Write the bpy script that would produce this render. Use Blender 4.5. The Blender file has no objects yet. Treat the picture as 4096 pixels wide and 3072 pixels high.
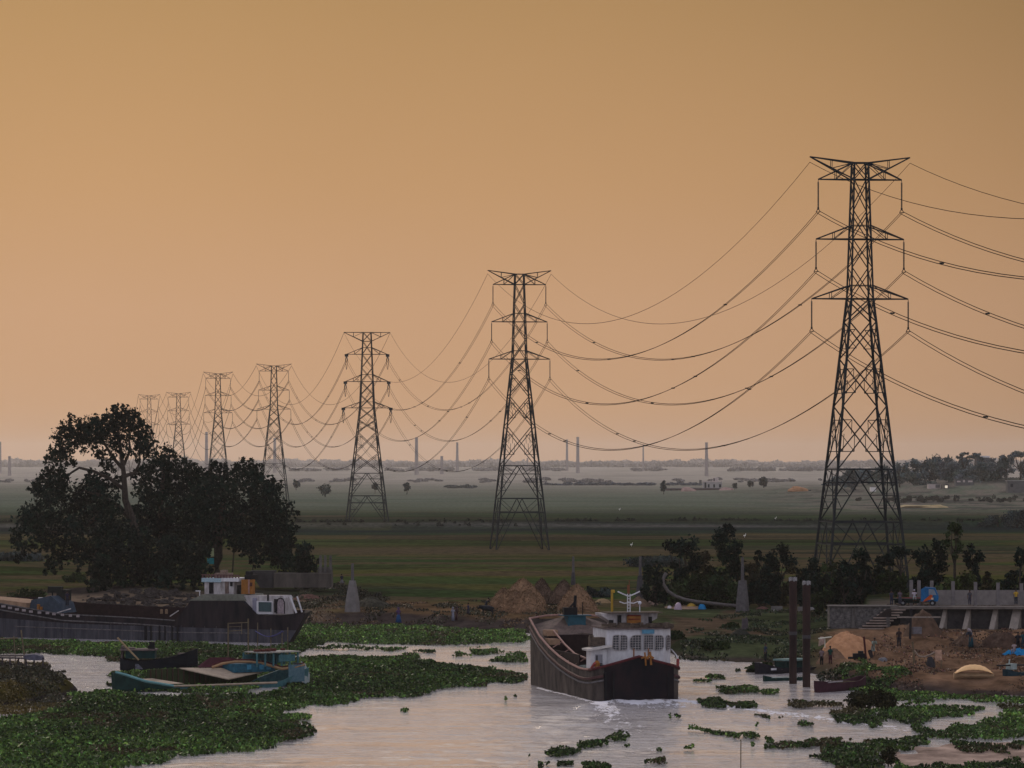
import bpy, bmesh, math, random
import numpy as np
from mathutils import Vector, Matrix, noise
R = math.radians
random.seed(7)
rng = np.random.default_rng(7)
scene = bpy.context.scene
col = scene.collection

# ------------------------------------------------------------------ camera
F, CX, VH, HC = 17000.0, 2048.0, 1838.4, 20.0      # focal length and horizon in pixels of the 4096 px photograph, eye height
cam_d = bpy.data.cameras.new('camera')
cam_d.lens = 36.0 * F / 4096.0
cam_d.sensor_width = 36.0
cam_d.shift_y = (VH - 1536.0) / 4096.0
cam_d.clip_start = 1.0
cam_d.clip_end = 60000.0
cam = bpy.data.objects.new('camera', cam_d)
cam.location = (0, 0, HC)
cam.rotation_euler = (R(90), 0, 0)
col.objects.link(cam)
scene.camera = cam

# ------------------------------------------------------------------ sky and sun
SUN_EL, SUN_AZ = R(25), R(-18)                       # ahead of the camera, to the left
w = bpy.data.worlds.new("World")
scene.world = w
w.use_nodes = True
nt = w.node_tree
nt.nodes.clear()
N, L = nt.nodes.new, nt.links.new
sky = N('ShaderNodeTexSky')
sky.sky_type = 'NISHITA'
sky.sun_disc = False
sky.sun_elevation = SUN_EL
sky.sun_rotation = SUN_AZ
sky.dust_density = 6.0
sky.air_density = 2.0
tc = N('ShaderNodeTexCoord')
sep = N('ShaderNodeSeparateXYZ')
L(tc.outputs['Generated'], sep.inputs[0])
ramp = N('ShaderNodeValToRGB')
mr = N('ShaderNodeMapRange')
mr.inputs['From Min'].default_value = -0.05
mr.inputs['From Max'].default_value = 0.95
L(sep.outputs['Z'], mr.inputs['Value'])
L(mr.outputs[0], ramp.inputs[0])
def srgb(r, g, b):
    f = lambda c: (c / 255 / 12.92) if c < 10 else ((c / 255 + 0.055) / 1.055) ** 2.4
    return (f(r), f(g), f(b), 1)
stops = [(0.0, srgb(180, 146, 120)), (0.046, srgb(193, 154, 122)), (0.062, srgb(200, 158, 122)), (0.085, srgb(199, 157, 122)),
         (0.115, srgb(189, 147, 107)), (0.160, srgb(168, 130, 88)), (0.182, srgb(222, 204, 192)), (0.26, srgb(248, 236, 230)),
         (0.60, srgb(186, 190, 212)), (1.0, srgb(166, 178, 215))]
els = ramp.color_ramp.elements
while len(els) < len(stops):
    els.new(0.5)
for e, (p, c) in zip(els, stops):
    e.position = p
    e.color = c
# dimmer to the right of the view, away from the sun
dt = N('ShaderNodeVectorMath'); dt.operation = 'DOT_PRODUCT'
dt.inputs[1].default_value = (-0.08, 0.9968, 0)
L(tc.outputs['Generated'], dt.inputs[0])
mr2 = N('ShaderNodeMapRange')
mr2.interpolation_type = 'SMOOTHSTEP'
mr2.inputs['From Min'].default_value = 0.955
mr2.inputs['From Max'].default_value = 1.0
mr2.inputs['To Min'].default_value = 0.55
mr2.inputs['To Max'].default_value = 1.0
L(dt.outputs['Value'], mr2.inputs['Value'])
mul = N('ShaderNodeVectorMath'); mul.operation = 'SCALE'
nzs = N('ShaderNodeTexNoise'); nzs.inputs['Scale'].default_value = 7.0; nzs.inputs['Detail'].default_value = 4
L(tc.outputs['Generated'], nzs.inputs['Vector'])
mrk = N('ShaderNodeMapRange'); mrk.inputs['To Min'].default_value = 0.93; mrk.inputs['To Max'].default_value = 1.07
L(nzs.outputs[0], mrk.inputs[0])
mk = N('ShaderNodeMath'); mk.operation = 'MULTIPLY'
L(mr2.outputs[0], mk.inputs[0]); L(mrk.outputs[0], mk.inputs[1])
L(ramp.outputs[0], mul.inputs[0]); L(mk.outputs[0], mul.inputs['Scale'])
# unseen sky behind the camera, brightened blue grey to fill camera-facing surfaces
mrb = N('ShaderNodeMapRange'); mrb.inputs['From Min'].default_value = 0.75; mrb.inputs['From Max'].default_value = -0.4
L(sep.outputs['Y'], mrb.inputs['Value'])
mxb = N('ShaderNodeMix'); mxb.data_type = 'RGBA'
L(mrb.outputs[0], mxb.inputs['Factor']); L(mul.outputs[0], mxb.inputs['A'])
mxb.inputs['B'].default_value = (0.60, 0.61, 0.74, 1)
sc1 = N('ShaderNodeVectorMath'); sc1.operation = 'SCALE'
sc1.inputs['Scale'].default_value = 0.07
L(sky.outputs[0], sc1.inputs[0])
mx = N('ShaderNodeMix'); mx.data_type = 'RGBA'
mx.inputs['Factor'].default_value = 0.06
L(mxb.outputs['Result'], mx.inputs['A']); L(sc1.outputs[0], mx.inputs['B'])
bg = N('ShaderNodeBackground')
bg.inputs['Strength'].default_value = 1.0
L(mx.outputs['Result'], bg.inputs[0])
out = N('ShaderNodeOutputWorld')
L(bg.outputs[0], out.inputs[0])

sun_d = bpy.data.lights.new('sun', 'SUN')
sun_d.energy = 0.85
sun_d.angle = R(12)
sun_d.color = (1.0, 0.84, 0.68)
sun = bpy.data.objects.new('sun', sun_d)
sd = Vector((math.sin(SUN_AZ) * math.cos(SUN_EL), math.cos(SUN_AZ) * math.cos(SUN_EL), math.sin(SUN_EL)))
sun.rotation_euler = sd.to_track_quat('Z', 'Y').to_euler()
col.objects.link(sun)

scene.view_settings.view_transform = 'Standard'
scene.view_settings.look = 'None'
scene.view_settings.exposure = 0.0
scene.view_settings.gamma = 1.0
scene.cycles.max_bounces = 6
scene.cycles.volume_bounces = 1
scene.cycles.use_denoising = True
scene.cycles.sample_clamp_indirect = 4.0

# ------------------------------------------------------------------ helpers
def px(U, d):                                       # sideways metres at depth d
    return (U - CX) / F * d
def zat(V, d):                                      # height seen at row V at depth d
    return HC - (V - VH) / F * d
def Gd(V, z=0.0):
    return F * (HC - z) / (V - VH)

def vnoise(x, y, seed=0):
    """smooth value noise on arrays"""
    xi = np.floor(x).astype(np.int64); yi = np.floor(y).astype(np.int64)
    fx = x - xi; fy = y - yi
    fx = fx * fx * (3 - 2 * fx); fy = fy * fy * (3 - 2 * fy)
    def h(a, b):
        n = (a * 374761393 + b * 668265263 + seed * 1442695041) & 0x7fffffff
        n = ((n ^ (n >> 13)) * 1274126177) & 0x7fffffff
        return ((n ^ (n >> 16)) & 0xffff) / 65535.0
    return (h(xi, yi) * (1 - fx) + h(xi + 1, yi) * fx) * (1 - fy) + (h(xi, yi + 1) * (1 - fx) + h(xi + 1, yi + 1) * fx) * fy
def fbm(x, y, seed=0, o=3):
    s, a, t = 0, 1.0, 0
    for i in range(o):
        s = s + a * vnoise(x * 2 ** i, y * 2 ** i, seed + i * 17); t += a; a *= 0.5
    return s / t
def sm(a, b, t):
    t = np.clip((t - a) / (b - a), 0, 1)
    return t * t * (3 - 2 * t)

# ---- terrain height: the water surface is z = 0
SHORE = [(-12000, 2490), (-600, 2500), (1150, 2500), (1700, 2508), (2150, 2535), (2600, 2590), (2760, 2640), (3050, 2652), (3260, 2700), (3400, 2745), (3700, 2776), (4096, 2790), (12000, 2830)]
_sx = np.array([(U - CX) / F for U, V in SHORE]); _sy = np.array([Gd(V) for U, V in SHORE])
def shore(x, y):
    return np.interp(x / np.maximum(y, 1.0), _sx, _sy)
def H(x, y):
    x = np.asarray(x, float); y = np.asarray(y, float)
    t = y - shore(x, y) + (vnoise(x * 0.35, y * 0.12, 3) - 0.5) * 5 + (vnoise(x * 1.3, y * 0.5, 5) - 0.5) * 1.5
    land = sm(-3, 3, t) * 1.3 - 1.0 + sm(3, 14, t) * 0.75
    land = land - sm(700, 1100, y) * 1.0
    # dirt slope and raised terrace on the right
    u = x / np.maximum(y, 1.0)
    rgt = sm(0.062, 0.078, u)
    land = land + rgt * sm(405, 452, y) * 0.7 * (1 - sm(560, 640, y)) + (fbm(x * 0.22, y * 0.13, 9) - 0.5) * 1.3 * rgt * sm(375, 400, y) * (1 - sm(455, 459, y))
    terr = sm(0.0825, 0.0832, u) * sm(462.5, 463.5, y) * (1 - sm(500, 600, y))
    land = np.maximum(land, land * (1 - terr) + 4.0 * terr)
    # small relief of the plain
    land = land + (fbm(x * 0.03, y * 0.015, 21) - 0.5) * 0.7 * sm(8, 40, t)
    # rocky knoll under the great tree
    k = np.exp(-(((x + 52) / 15) ** 2 + ((y - 595) / 22) ** 2))
    land = land + k * 1.3 + k * (fbm(x * 0.5, y * 0.4, 31) - 0.5) * 0.8
    # grassy islet on the left
    e = ((x + 50.0) / 12.8) ** 2 + ((y - 362) / 31) ** 2
    isl = sm(1.25, 0.55, e + (fbm(x * 0.3, y * 0.12, 41) - 0.5) * 0.5) * 2.3 - 1.0
    land = np.maximum(land, isl + (fbm(x * 0.5, y * 0.2, 44) - 0.5) * 0.25 * (isl > 0))
    # mud flat in the near right corner
    e2 = ((x - 36) / 14.5) ** 2 + ((y - 288) / 15) ** 2
    mud = sm(1.5, 0.5, e2 + (fbm(x * 0.22, y * 0.1, 51) - 0.5) * 1.5) * 1.16 - 1.0
    land = np.maximum(land, mud)
    land = land + (fbm(x * 0.9, y * 0.4, 13, 3) - 0.5) * 0.8 * rgt * sm(378, 400, y) * (1 - sm(455, 459, y))
    # low flood bank across the plain
    yb = 1255 + x * 0.03 + 14 * np.sin(x * 0.008)
    land = land + 1.8 * np.exp(-((y - yb) / 14) ** 2)
    # rise with houses and trees on the right, far off
    land = land + 9 * np.exp(-(((x - 285) / 110) ** 2 + ((y - 2480) / 260) ** 2))
    return land
def P(U, V, lo=200.0, hi=9000.0):
    """point of the ground seen at pixel (U, V)"""
    a = (U - CX) / F; s = (V - VH) / F
    ys = np.geomspace(lo, hi, 3000)
    g = HC - s * ys - np.maximum(H(a * ys, ys), 0.0)
    i = int(np.argmax(g < 0))
    y = ys[max(i, 1)]
    return Vector((a * y, y, float(max(H(a * y, y), 0.0))))

# ---- materials
MATS = {}
def mat(name, c, rough=0.8, var=0.25, scale=2.0, c2=None, bump=0.0, metal=0.0, spec=0.12, stretch=(1, 1, 1), sharp=False, detail=5):
    if name in MATS:
        return MATS[name]
    m = bpy.data.materials.new(name)
    m.use_nodes = True
    t = m.node_tree
    b = t.nodes['Principled BSDF']
    b.inputs['Roughness'].default_value = rough
    b.inputs['Metallic'].default_value = metal
    b.inputs['Specular IOR Level'].default_value = spec
    tcn = t.nodes.new('ShaderNodeTexCoord')
    mp = t.nodes.new('ShaderNodeMapping')
    mp.inputs['Scale'].default_value = stretch
    t.links.new(tcn.outputs['Object'], mp.inputs[0])
    nz = t.nodes.new('ShaderNodeTexNoise')
    nz.inputs['Scale'].default_value = scale
    nz.inputs['Detail'].default_value = detail
    nz.inputs['Roughness'].default_value = 0.65
    t.links.new(mp.outputs[0], nz.inputs['Vector'])
    cr = t.nodes.new('ShaderNodeValToRGB')
    if c2 is None:
        c2 = tuple(v * (1 + var) for v in c)
        c = tuple(v * (1 - var) for v in c)
    a, bb = (0.46, 0.54) if sharp else (0.32, 0.68)
    cr.color_ramp.elements[0].position = a; cr.color_ramp.elements[1].position = bb
    cr.color_ramp.elements[0].color = (*c[:3], 1); cr.color_ramp.elements[1].color = (*c2[:3], 1)
    t.links.new(nz.outputs[0], cr.inputs[0])
    t.links.new(cr.outputs[0], b.inputs['Base Color'])
    if bump:
        bp = t.nodes.new('ShaderNodeBump')
        bp.inputs['Strength'].default_value = bump
        bp.inputs['Distance'].default_value = 0.1
        t.links.new(nz.outputs[0], bp.inputs['Height'])
        t.links.new(bp.outputs[0], b.inputs['Normal'])
    MATS[name] = m
    return m

def attr_mat(name, rough=0.85, nscale=1.0, stretch=(1, 1, 1), lo=0.7, hi=1.3, spec=0.0, transl=0.0, bump=0.0):
    """colour comes from the mesh's colour attribute (own colour, with haze painted in far off), varied by noise"""
    m = bpy.data.materials.new(name); m.use_nodes = True
    t = m.node_tree; b = t.nodes['Principled BSDF']
    b.inputs['Roughness'].default_value = rough
    b.inputs['Specular IOR Level'].default_value = spec
    at = t.nodes.new('ShaderNodeAttribute'); at.attribute_name = 'col'
    tcn = t.nodes.new('ShaderNodeTexCoord'); mp = t.nodes.new('ShaderNodeMapping')
    mp.inputs['Scale'].default_value = stretch
    t.links.new(tcn.outputs['Object'], mp.inputs[0])
    nz = t.nodes.new('ShaderNodeTexNoise'); nz.inputs['Scale'].default_value = nscale
    nz.inputs['Detail'].default_value = 6; nz.inputs['Roughness'].default_value = 0.7
    t.links.new(mp.outputs[0], nz.inputs['Vector'])
    mrn = t.nodes.new('ShaderNodeMapRange')
    mrn.inputs['From Min'].default_value = 0.3; mrn.inputs['From Max'].default_value = 0.7
    mrn.inputs['To Min'].default_value = lo; mrn.inputs['To Max'].default_value = hi
    t.links.new(nz.outputs[0], mrn.inputs[0])
    sc = t.nodes.new('ShaderNodeVectorMath'); sc.operation = 'SCALE'
    t.links.new(at.outputs['Color'], sc.inputs[0]); t.links.new(mrn.outputs[0], sc.inputs['Scale'])
    t.links.new(sc.outputs[0], b.inputs['Base Color'])
    if bump:
        bp = t.nodes.new('ShaderNodeBump'); bp.inputs['Strength'].default_value = bump; bp.inputs['Distance'].default_value = 0.3
        t.links.new(nz.outputs[0], bp.inputs['Height']); t.links.new(bp.outputs[0], b.inputs['Normal'])
    MATS[name] = m
    return m

# ---- objects
def tag(o, label, cat=None, group=None, kind=None):
    if label: o['label'] = label
    if cat: o['category'] = cat
    if group: o['group'] = group
    if kind: o['kind'] = kind
    return o
def thing(name, label, cat, loc=(0, 0, 0), rz=0.0, group=None):
    o = bpy.data.objects.new(name, None)
    o.empty_display_size = 0.3
    o.location = loc; o.rotation_euler = (0, 0, rz)
    col.objects.link(o)
    return tag(o, label, cat, group)
def link(name, me, m, parent=None, loc=(0, 0, 0), rz=0.0):
    o = bpy.data.objects.new(name, me)
    if m is not None and not me.materials: me.materials.append(m)
    col.objects.link(o)
    if parent: o.parent = parent
    o.location = loc; o.rotation_euler = (0, 0, rz)
    return o
def clone(o, parent=None):
    c = o.copy(); col.objects.link(c)
    if parent: c.parent = parent
    for ch in list(o.children): clone(ch, c)
    return c

class MB:
    def __init__(s): s.v = []; s.f = []
    def add(s, vs, fs):
        n = len(s.v); s.v += [tuple(p) for p in vs]; s.f += [tuple(i + n for i in f) for f in fs]; return s
    def box(s, c, d, rz=0.0, tilt=None):
        hx, hy, hz = d[0] / 2, d[1] / 2, d[2] / 2
        M = Matrix.Rotation(rz, 3, 'Z')
        if tilt: M = M @ Matrix.Rotation(tilt[1], 3, tilt[0])
        c = Vector(c)
        vs = [c + M @ Vector((i * hx, j * hy, k * hz)) for k in (-1, 1) for i, j in ((-1, -1), (1, -1), (1, 1), (-1, 1))]
        return s.add(vs, [(3, 2, 1, 0), (4, 5, 6, 7), (0, 1, 5, 4), (1, 2, 6, 5), (2, 3, 7, 6), (3, 0, 4, 7)])
    def beam(s, p, q, r, n=4, r2=None):
        p = Vector(p); q = Vector(q); a = q - p
        if a.length < 1e-6: return s
        a.normalize()
        u = a.cross(Vector((0.13, 0.31, 0.94))) if abs(a.z) < 0.95 else a.cross(Vector((0.97, 0.2, 0.1)))
        u.normalize(); v = a.cross(u); r2 = r if r2 is None else r2
        vs = []
        for c, rr in ((p, r), (q, r2)):
            for k in range(n):
                t = 2 * math.pi * (k + 0.5) / n
                vs.append(c + (u * math.cos(t) + v * math.sin(t)) * rr)
        return s.add(vs, [(k, (k + 1) % n, n + (k + 1) % n, n + k) for k in range(n)] + [tuple(range(n - 1, -1, -1)), tuple(range(n, 2 * n))])
    def tube(s, pts, r, n=5, taper=None):
        pts = [Vector(p) for p in pts]; vs = []
        m = len(pts)
        for i, p in enumerate(pts):
            a = (pts[min(i + 1, m - 1)] - pts[max(i - 1, 0)]).normalized()
            u = a.cross(Vector((0, 0, 1)))
            if u.length < 0.05: u = a.cross(Vector((0, 1, 0)))
            u.normalize(); v = a.cross(u)
            rr = r if taper is None else r + (taper - r) * i / (m - 1)
            for k in range(n):
                t = 2 * math.pi * k / n
                vs.append(p + (u * math.cos(t) + v * math.sin(t)) * rr)
        fs = [(i * n + k, i * n + (k + 1) % n, (i + 1) * n + (k + 1) % n, (i + 1) * n + k) for i in range(m - 1) for k in range(n)]
        return s.add(vs, fs + [tuple(range(n - 1, -1, -1)), tuple(range((m - 1) * n, m * n))])
    def prism(s, poly, axis, a, b):
        """polygon in the plane of the two other axes, swept from a to b along axis ('x','y','z')"""
        n = len(poly)
        def mk(p, t):
            return {'y': (p[0], t, p[1]), 'x': (t, p[0], p[1]), 'z': (p[0], p[1], t)}[axis]
        vs = [mk(p, a) for p in poly] + [mk(p, b) for p in poly]
        return s.add(vs, [tuple(range(n - 1, -1, -1)), tuple(range(n, 2 * n))] + [(k, (k + 1) % n, n + (k + 1) % n, n + k) for k in range(n)])
    def lathe(s, prof, n=16, c=(0, 0, 0), jit=0.0, sx=1.0, sy=1.0):
        vs = []
        for r, z in prof:
            for k in range(n):
                t = 2 * math.pi * k / n
                j = 1 + random.uniform(-jit, jit)
                vs.append((c[0] + r * j * math.cos(t) * sx, c[1] + r * j * math.sin(t) * sy, c[2] + z))
        m = len(prof)
        fs = [(i * n + k, i * n + (k + 1) % n, (i + 1) * n + (k + 1) % n, (i + 1) * n + k) for i in range(m - 1) for k in range(n)]
        return s.add(vs, fs + [tuple(range(n - 1, -1, -1)), tuple(range((m - 1) * n, m * n))])
    def blob(s, c, r, jit=0.18, nu=12, nv=8, seed=None, flat=False):
        seed = random.random() * 100 if seed is None else seed
        vs = []; rx, ry, rz_ = r
        for i in range(nv + 1):
            ph = math.pi * i / nv
            for k in range(nu):
                th = 2 * math.pi * k / nu
                d = Vector((math.sin(ph) * math.cos(th), math.sin(ph) * math.sin(th), math.cos(ph)))
                j = 1 + jit * 2 * noise.noise(d * 1.7 + Vector((seed, seed * 0.7, 0)))
                vs.append((c[0] + d.x * rx * j, c[1] + d.y * ry * j, c[2] + (max(d.z, -0.25) if flat else d.z) * rz_ * j))
        fs = [(i * nu + k, (i + 1) * nu + k, (i + 1) * nu + (k + 1) % nu, i * nu + (k + 1) % nu) for i in range(nv) for k in range(nu)]
        return s.add(vs, fs)
    def build(s, name, m, parent=None, loc=(0, 0, 0), rz=0.0, smooth=False, bevel=0.0):
        me = bpy.data.meshes.new(name)
        me.from_pydata(s.v, [], s.f)
        if smooth: me.polygons.foreach_set('use_smooth', [True] * len(me.polygons))
        me.update()
        o = link(name, me, m, parent, loc, rz)
        if bevel:
            bv = o.modifiers.new('bevel', 'BEVEL'); bv.width = bevel; bv.segments = 2; bv.limit_method = 'ANGLE'
        return o

def soup(name, verts, nper, m, parent=None, colors=None, loc=(0, 0, 0)):
    """many loose faces of nper corners each, straight from arrays"""
    verts = np.asarray(verts, np.float32).reshape(-1, 3)
    nf = len(verts) // nper
    me = bpy.data.meshes.new(name)
    me.vertices.add(len(verts)); me.vertices.foreach_set('co', verts.ravel())
    me.loops.add(len(verts)); me.loops.foreach_set('vertex_index', np.arange(len(verts), dtype=np.int32))
    me.polygons.add(nf)
    me.polygons.foreach_set('loop_start', np.arange(0, nf * nper, nper, dtype=np.int32))
    me.update(calc_edges=True)
    if colors is not None:
        a = me.color_attributes.new('col', 'FLOAT_COLOR', 'POINT')
        c = np.ones((len(verts), 4), np.float32); c[:, :3] = np.repeat(colors, nper, axis=0)
        a.data.foreach_set('color', c.ravel())
    return link(name, me, m, parent, loc)

def leaf_quads(pts, size, up=0.0, aspect=0.6, rg=None):
    """a diamond-like leaf at each point; up > 0 makes them stand"""
    rg = rg or rng
    n = len(pts)
    a = rg.normal(size=(n, 3)); a[:, 2] += up * 2.0
    a /= np.linalg.norm(a, axis=1)[:, None]
    b = np.cross(a, rg.normal(size=(n, 3))); b /= np.linalg.norm(b, axis=1)[:, None] + 1e-9
    sz = (size * rg.uniform(0.6, 1.4, n))[:, None]
    a = a * sz; b = b * sz * aspect
    return np.stack([pts - a, pts - b * 0.9, pts + a, pts + b * 0.9], axis=1)
# ------------------------------------------------------------------ ground
def grid_object(name, ys, us, zf, m, attrs=None, smooth=True):
    Y, U_ = np.meshgrid(ys, us, indexing='ij')
    X = U_ * np.maximum(Y, 260.0)
    Z = zf(X, Y)
    n0, n1 = Y.shape
    v = np.stack([X, Y, Z], -1).reshape(-1, 3)
    idx = np.arange(n0 * n1).reshape(n0, n1)
    q = np.stack([idx[:-1, :-1], idx[:-1, 1:], idx[1:, 1:], idx[1:, :-1]], -1).reshape(-1, 4)
    me = bpy.data.meshes.new(name)
    me.vertices.add(len(v)); me.vertices.foreach_set('co', v.astype(np.float32).ravel())
    me.loops.add(q.size); me.loops.foreach_set('vertex_index', q.astype(np.int32).ravel())
    me.polygons.add(len(q)); me.polygons.foreach_set('loop_start', np.arange(0, q.size, 4, dtype=np.int32))
    me.update(calc_edges=True)
    if smooth: me.polygons.foreach_set('use_smooth', np.ones(len(q), bool))
    for nm, arr in (attrs(X, Y, Z) if attrs else {}).items():
        a = me.color_attributes.new(nm, 'FLOAT_COLOR', 'POINT')
        c = np.ones((len(v), 4), np.float32)
        c[:, :3] = arr.reshape(-1, 3) if arr.ndim == 3 else arr.reshape(-1, 1)
        a.data.foreach_set('color', c.ravel())
    return link(name, me, m)

PAL = np.array([(0.036, 0.052, 0.016), (0.028, 0.045, 0.014), (0.055, 0.055, 0.018), (0.075, 0.060, 0.026), (0.030, 0.036, 0.018),
                (0.045, 0.058, 0.018), (0.060, 0.048, 0.026), (0.024, 0.040, 0.016)])
def ground_colour(X, Y, Z):
    # strips of paddy, each cut into plots
    g = np.random.default_rng(5)
    ye = [430.0]
    while ye[-1] < 15600: ye.append(ye[-1] * g.uniform(1.018, 1.07) + g.uniform(0, 8))
    ye = np.array(ye)
    Yw = Y + (fbm(X * 0.01, Y * 0.01, 61) - 0.5) * 10 + X * 0.02
    k = np.clip(np.searchsorted(ye, Yw), 0, len(ye) - 1)
    pl = np.floor((X + (k * 137) % 331) / (110 + (k * 61) % 170)).astype(int)
    h = ((k * 7349 + pl * 9151 + 77) * 2654435 % 10007) / 10007.0
    pick = (h * len(PAL)).astype(int) % len(PAL)
    c = PAL[pick] * (0.80 + 0.4 * vnoise(X * 0.013, Y * 0.02, 71))[..., None]
    c = c * (0.20 + 1.3 * fbm(X * 0.03, Y * 0.1, 73, 4))[..., None]
    # field edges
    edge = np.abs(Yw - ye[np.clip(k - 1, 0, None)]) / Y
    c = np.where((edge < 0.0016)[..., None], c * 0.45, c)
    def blend(c, col_, m): return c * (1 - m[..., None]) + np.array(col_) * m[..., None]
    n1 = fbm(X * 0.02, Y * 0.03, 81); n2 = fbm(X * 0.12, Y * 0.08, 83); n3 = fbm(X * 0.5, Y * 0.25, 85)
    # dark wet strip in front of and behind the flood bank
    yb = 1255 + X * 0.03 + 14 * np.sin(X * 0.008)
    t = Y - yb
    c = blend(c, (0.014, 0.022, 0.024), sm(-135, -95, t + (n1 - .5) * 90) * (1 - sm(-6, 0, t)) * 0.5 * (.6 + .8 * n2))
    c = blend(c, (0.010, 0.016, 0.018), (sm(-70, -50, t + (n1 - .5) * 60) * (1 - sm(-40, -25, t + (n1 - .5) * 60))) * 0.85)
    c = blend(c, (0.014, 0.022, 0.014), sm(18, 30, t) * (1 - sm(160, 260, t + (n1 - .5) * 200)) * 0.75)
    c = blend(c, (0.12, 0.11, 0.10), np.exp(-((t + 14 + 6 * np.sin(X * 0.02)) / 5) ** 2) * (n1 > 0.42) * 0.6)
    # far plain gets paler: distance haze painted into the ground colour
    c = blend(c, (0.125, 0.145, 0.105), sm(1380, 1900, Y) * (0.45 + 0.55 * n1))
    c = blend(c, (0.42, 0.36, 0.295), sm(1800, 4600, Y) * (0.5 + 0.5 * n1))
    # right-hand far rise: dry scrub
    u = X / np.maximum(Y, 1)
    rr = sm(0.04, 0.09, u) * sm(1500, 1800, Y) * (1 - sm(3200, 3800, Y))
    c = blend(c, (0.17, 0.145, 0.115), rr * sm(0.34, 0.55, n2) * 0.9)
    c = blend(c, (0.045, 0.045, 0.04), rr * sm(0.55, 0.62, fbm(X * 0.06, Y * 0.02, 84, 4)) * 0.8)
    # the near meadow: ochre and green
    mead = sm(480, 560, Y) * (1 - sm(800, 900, Y))
    c = blend(c, (0.070, 0.066, 0.018), mead * sm(0.40, 0.60, fbm(X * 0.018, Y * 0.02, 91)) * 0.8)
    c = blend(c, (0.030, 0.055, 0.015), mead * sm(0.50, 0.62, fbm(X * 0.02, Y * 0.03, 95)) * 0.7)
    br = sm(770, 800, Y) * (1 - sm(930, 1000, Y + (n1 - .5) * 60))
    c = blend(c, (0.078, 0.058, 0.032), br * sm(0.38, 0.56, fbm(X * 0.012, Y * 0.05, 97, 4)) * 0.85)
    c = blend(c, (0.075, 0.052, 0.030), mead * sm(0.54, 0.62, fbm(X * 0.03 + 7, Y * 0.05, 98, 3)) * 0.8)
    ts = Y - shore(X, Y)
    # trodden earth along the bank
    dirt = sm(-0.050, -0.032, u) * (1 - sm(0.020, 0.045, u)) * sm(4, 9, ts + (n2 - .5) * 8) * (1 - sm(52, 75, ts + (n2 - .5) * 30))
    straw = np.array((0.100, 0.062, 0.032)) * (0.6 + 0.8 * n3)[..., None]
    c = c * (1 - dirt[..., None]) + straw * dirt[..., None]
    c = blend(c, (0.045, 0.034, 0.030), sm(-3, 2, ts) * (1 - sm(8, 18, ts + (n2 - .5) * 14)))
    # green weedy bank between boat and steel piles
    gb = sm(0.022, 0.04, u) * (1 - sm(0.068, 0.078, u + (n2 - .5) * .006)) * sm(1, 5, ts) * (1 - sm(120, 150, ts))
    gcol = np.array((0.040, 0.048, 0.022)) * (0.25 + 1.5 * fbm(X * .12, Y * .07, 87, 4))[..., None]
    c = c * (1 - gb[..., None]) + gcol * gb[..., None]
    c = blend(c, (0.085, 0.056, 0.036), gb * sm(0.56, 0.66, fbm(X * 0.09, Y * 0.03, 99)) * 0.9)
    # earth slope on the right
    de = sm(0.070, 0.080, u + (n2 - .5) * .01) * sm(3, 9, ts + (n2 - .5) * 10) * (1 - sm(455, 463, Y))
    ecol = np.array((0.150, 0.088, 0.052)) * (0.15 + 1.1 * n3 + .6 * fbm(X * .15, Y * .08, 88, 3))[..., None]
    c = c * (1 - de[..., None]) + ecol * de[..., None]
    c = blend(c, (0.085, 0.070, 0.055), sm(0.083, 0.085, u) * sm(458, 462, Y) * (1 - sm(475, 500, Y)))
    # knoll earth
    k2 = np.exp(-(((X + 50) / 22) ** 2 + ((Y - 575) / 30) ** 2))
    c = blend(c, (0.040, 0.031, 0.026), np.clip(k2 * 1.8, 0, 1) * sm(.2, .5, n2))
    lb = (1 - sm(-0.047, -0.040, u)) * sm(2, 6, ts) * (1 - sm(58, 72, ts + (n2 - .5) * 16))
    c = blend(c, (0.155, 0.112, 0.075), lb * 0.85)
    # islet: dry ochre grass; its rim and the mud flat
    isl = (np.abs(X + 50) < 22) & (np.abs(Y - 362) < 45)
    gi = np.array((0.050, 0.042, 0.012)) * (0.4 + 1.2 * n3)[..., None]
    c = np.where((isl & (Z > 0.35))[..., None], gi, c)
    c = np.where((isl & (Z <= 0.35))[..., None], np.array((0.035, 0.028, 0.026)), c)
    mudm = (Y < 330) & (X > 10)
    c = np.where(mudm[..., None], np.array((0.36, 0.26, 0.20)) * (0.70 + 0.5 * n3)[..., None], c)
    c = np.where((Z < -0.3)[..., None], np.array((0.06, 0.05, 0.042)), c)
    return {'col': c}

gm = attr_mat('earth and grass', rough=0.95, nscale=0.55, stretch=(1, 0.45, 1), lo=0.5, hi=1.5, bump=0.5)
ys = np.concatenate([np.linspace(-300, 250, 12), 1 / np.linspace(1 / 262, 1 / 15500, 620)])
us = np.concatenate([np.linspace(-1.2, -0.17, 34), np.linspace(-0.165, 0.165, 560), np.linspace(0.17, 1.2, 34)])
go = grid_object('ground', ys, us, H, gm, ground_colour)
tag(go, None, kind='structure')

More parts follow.
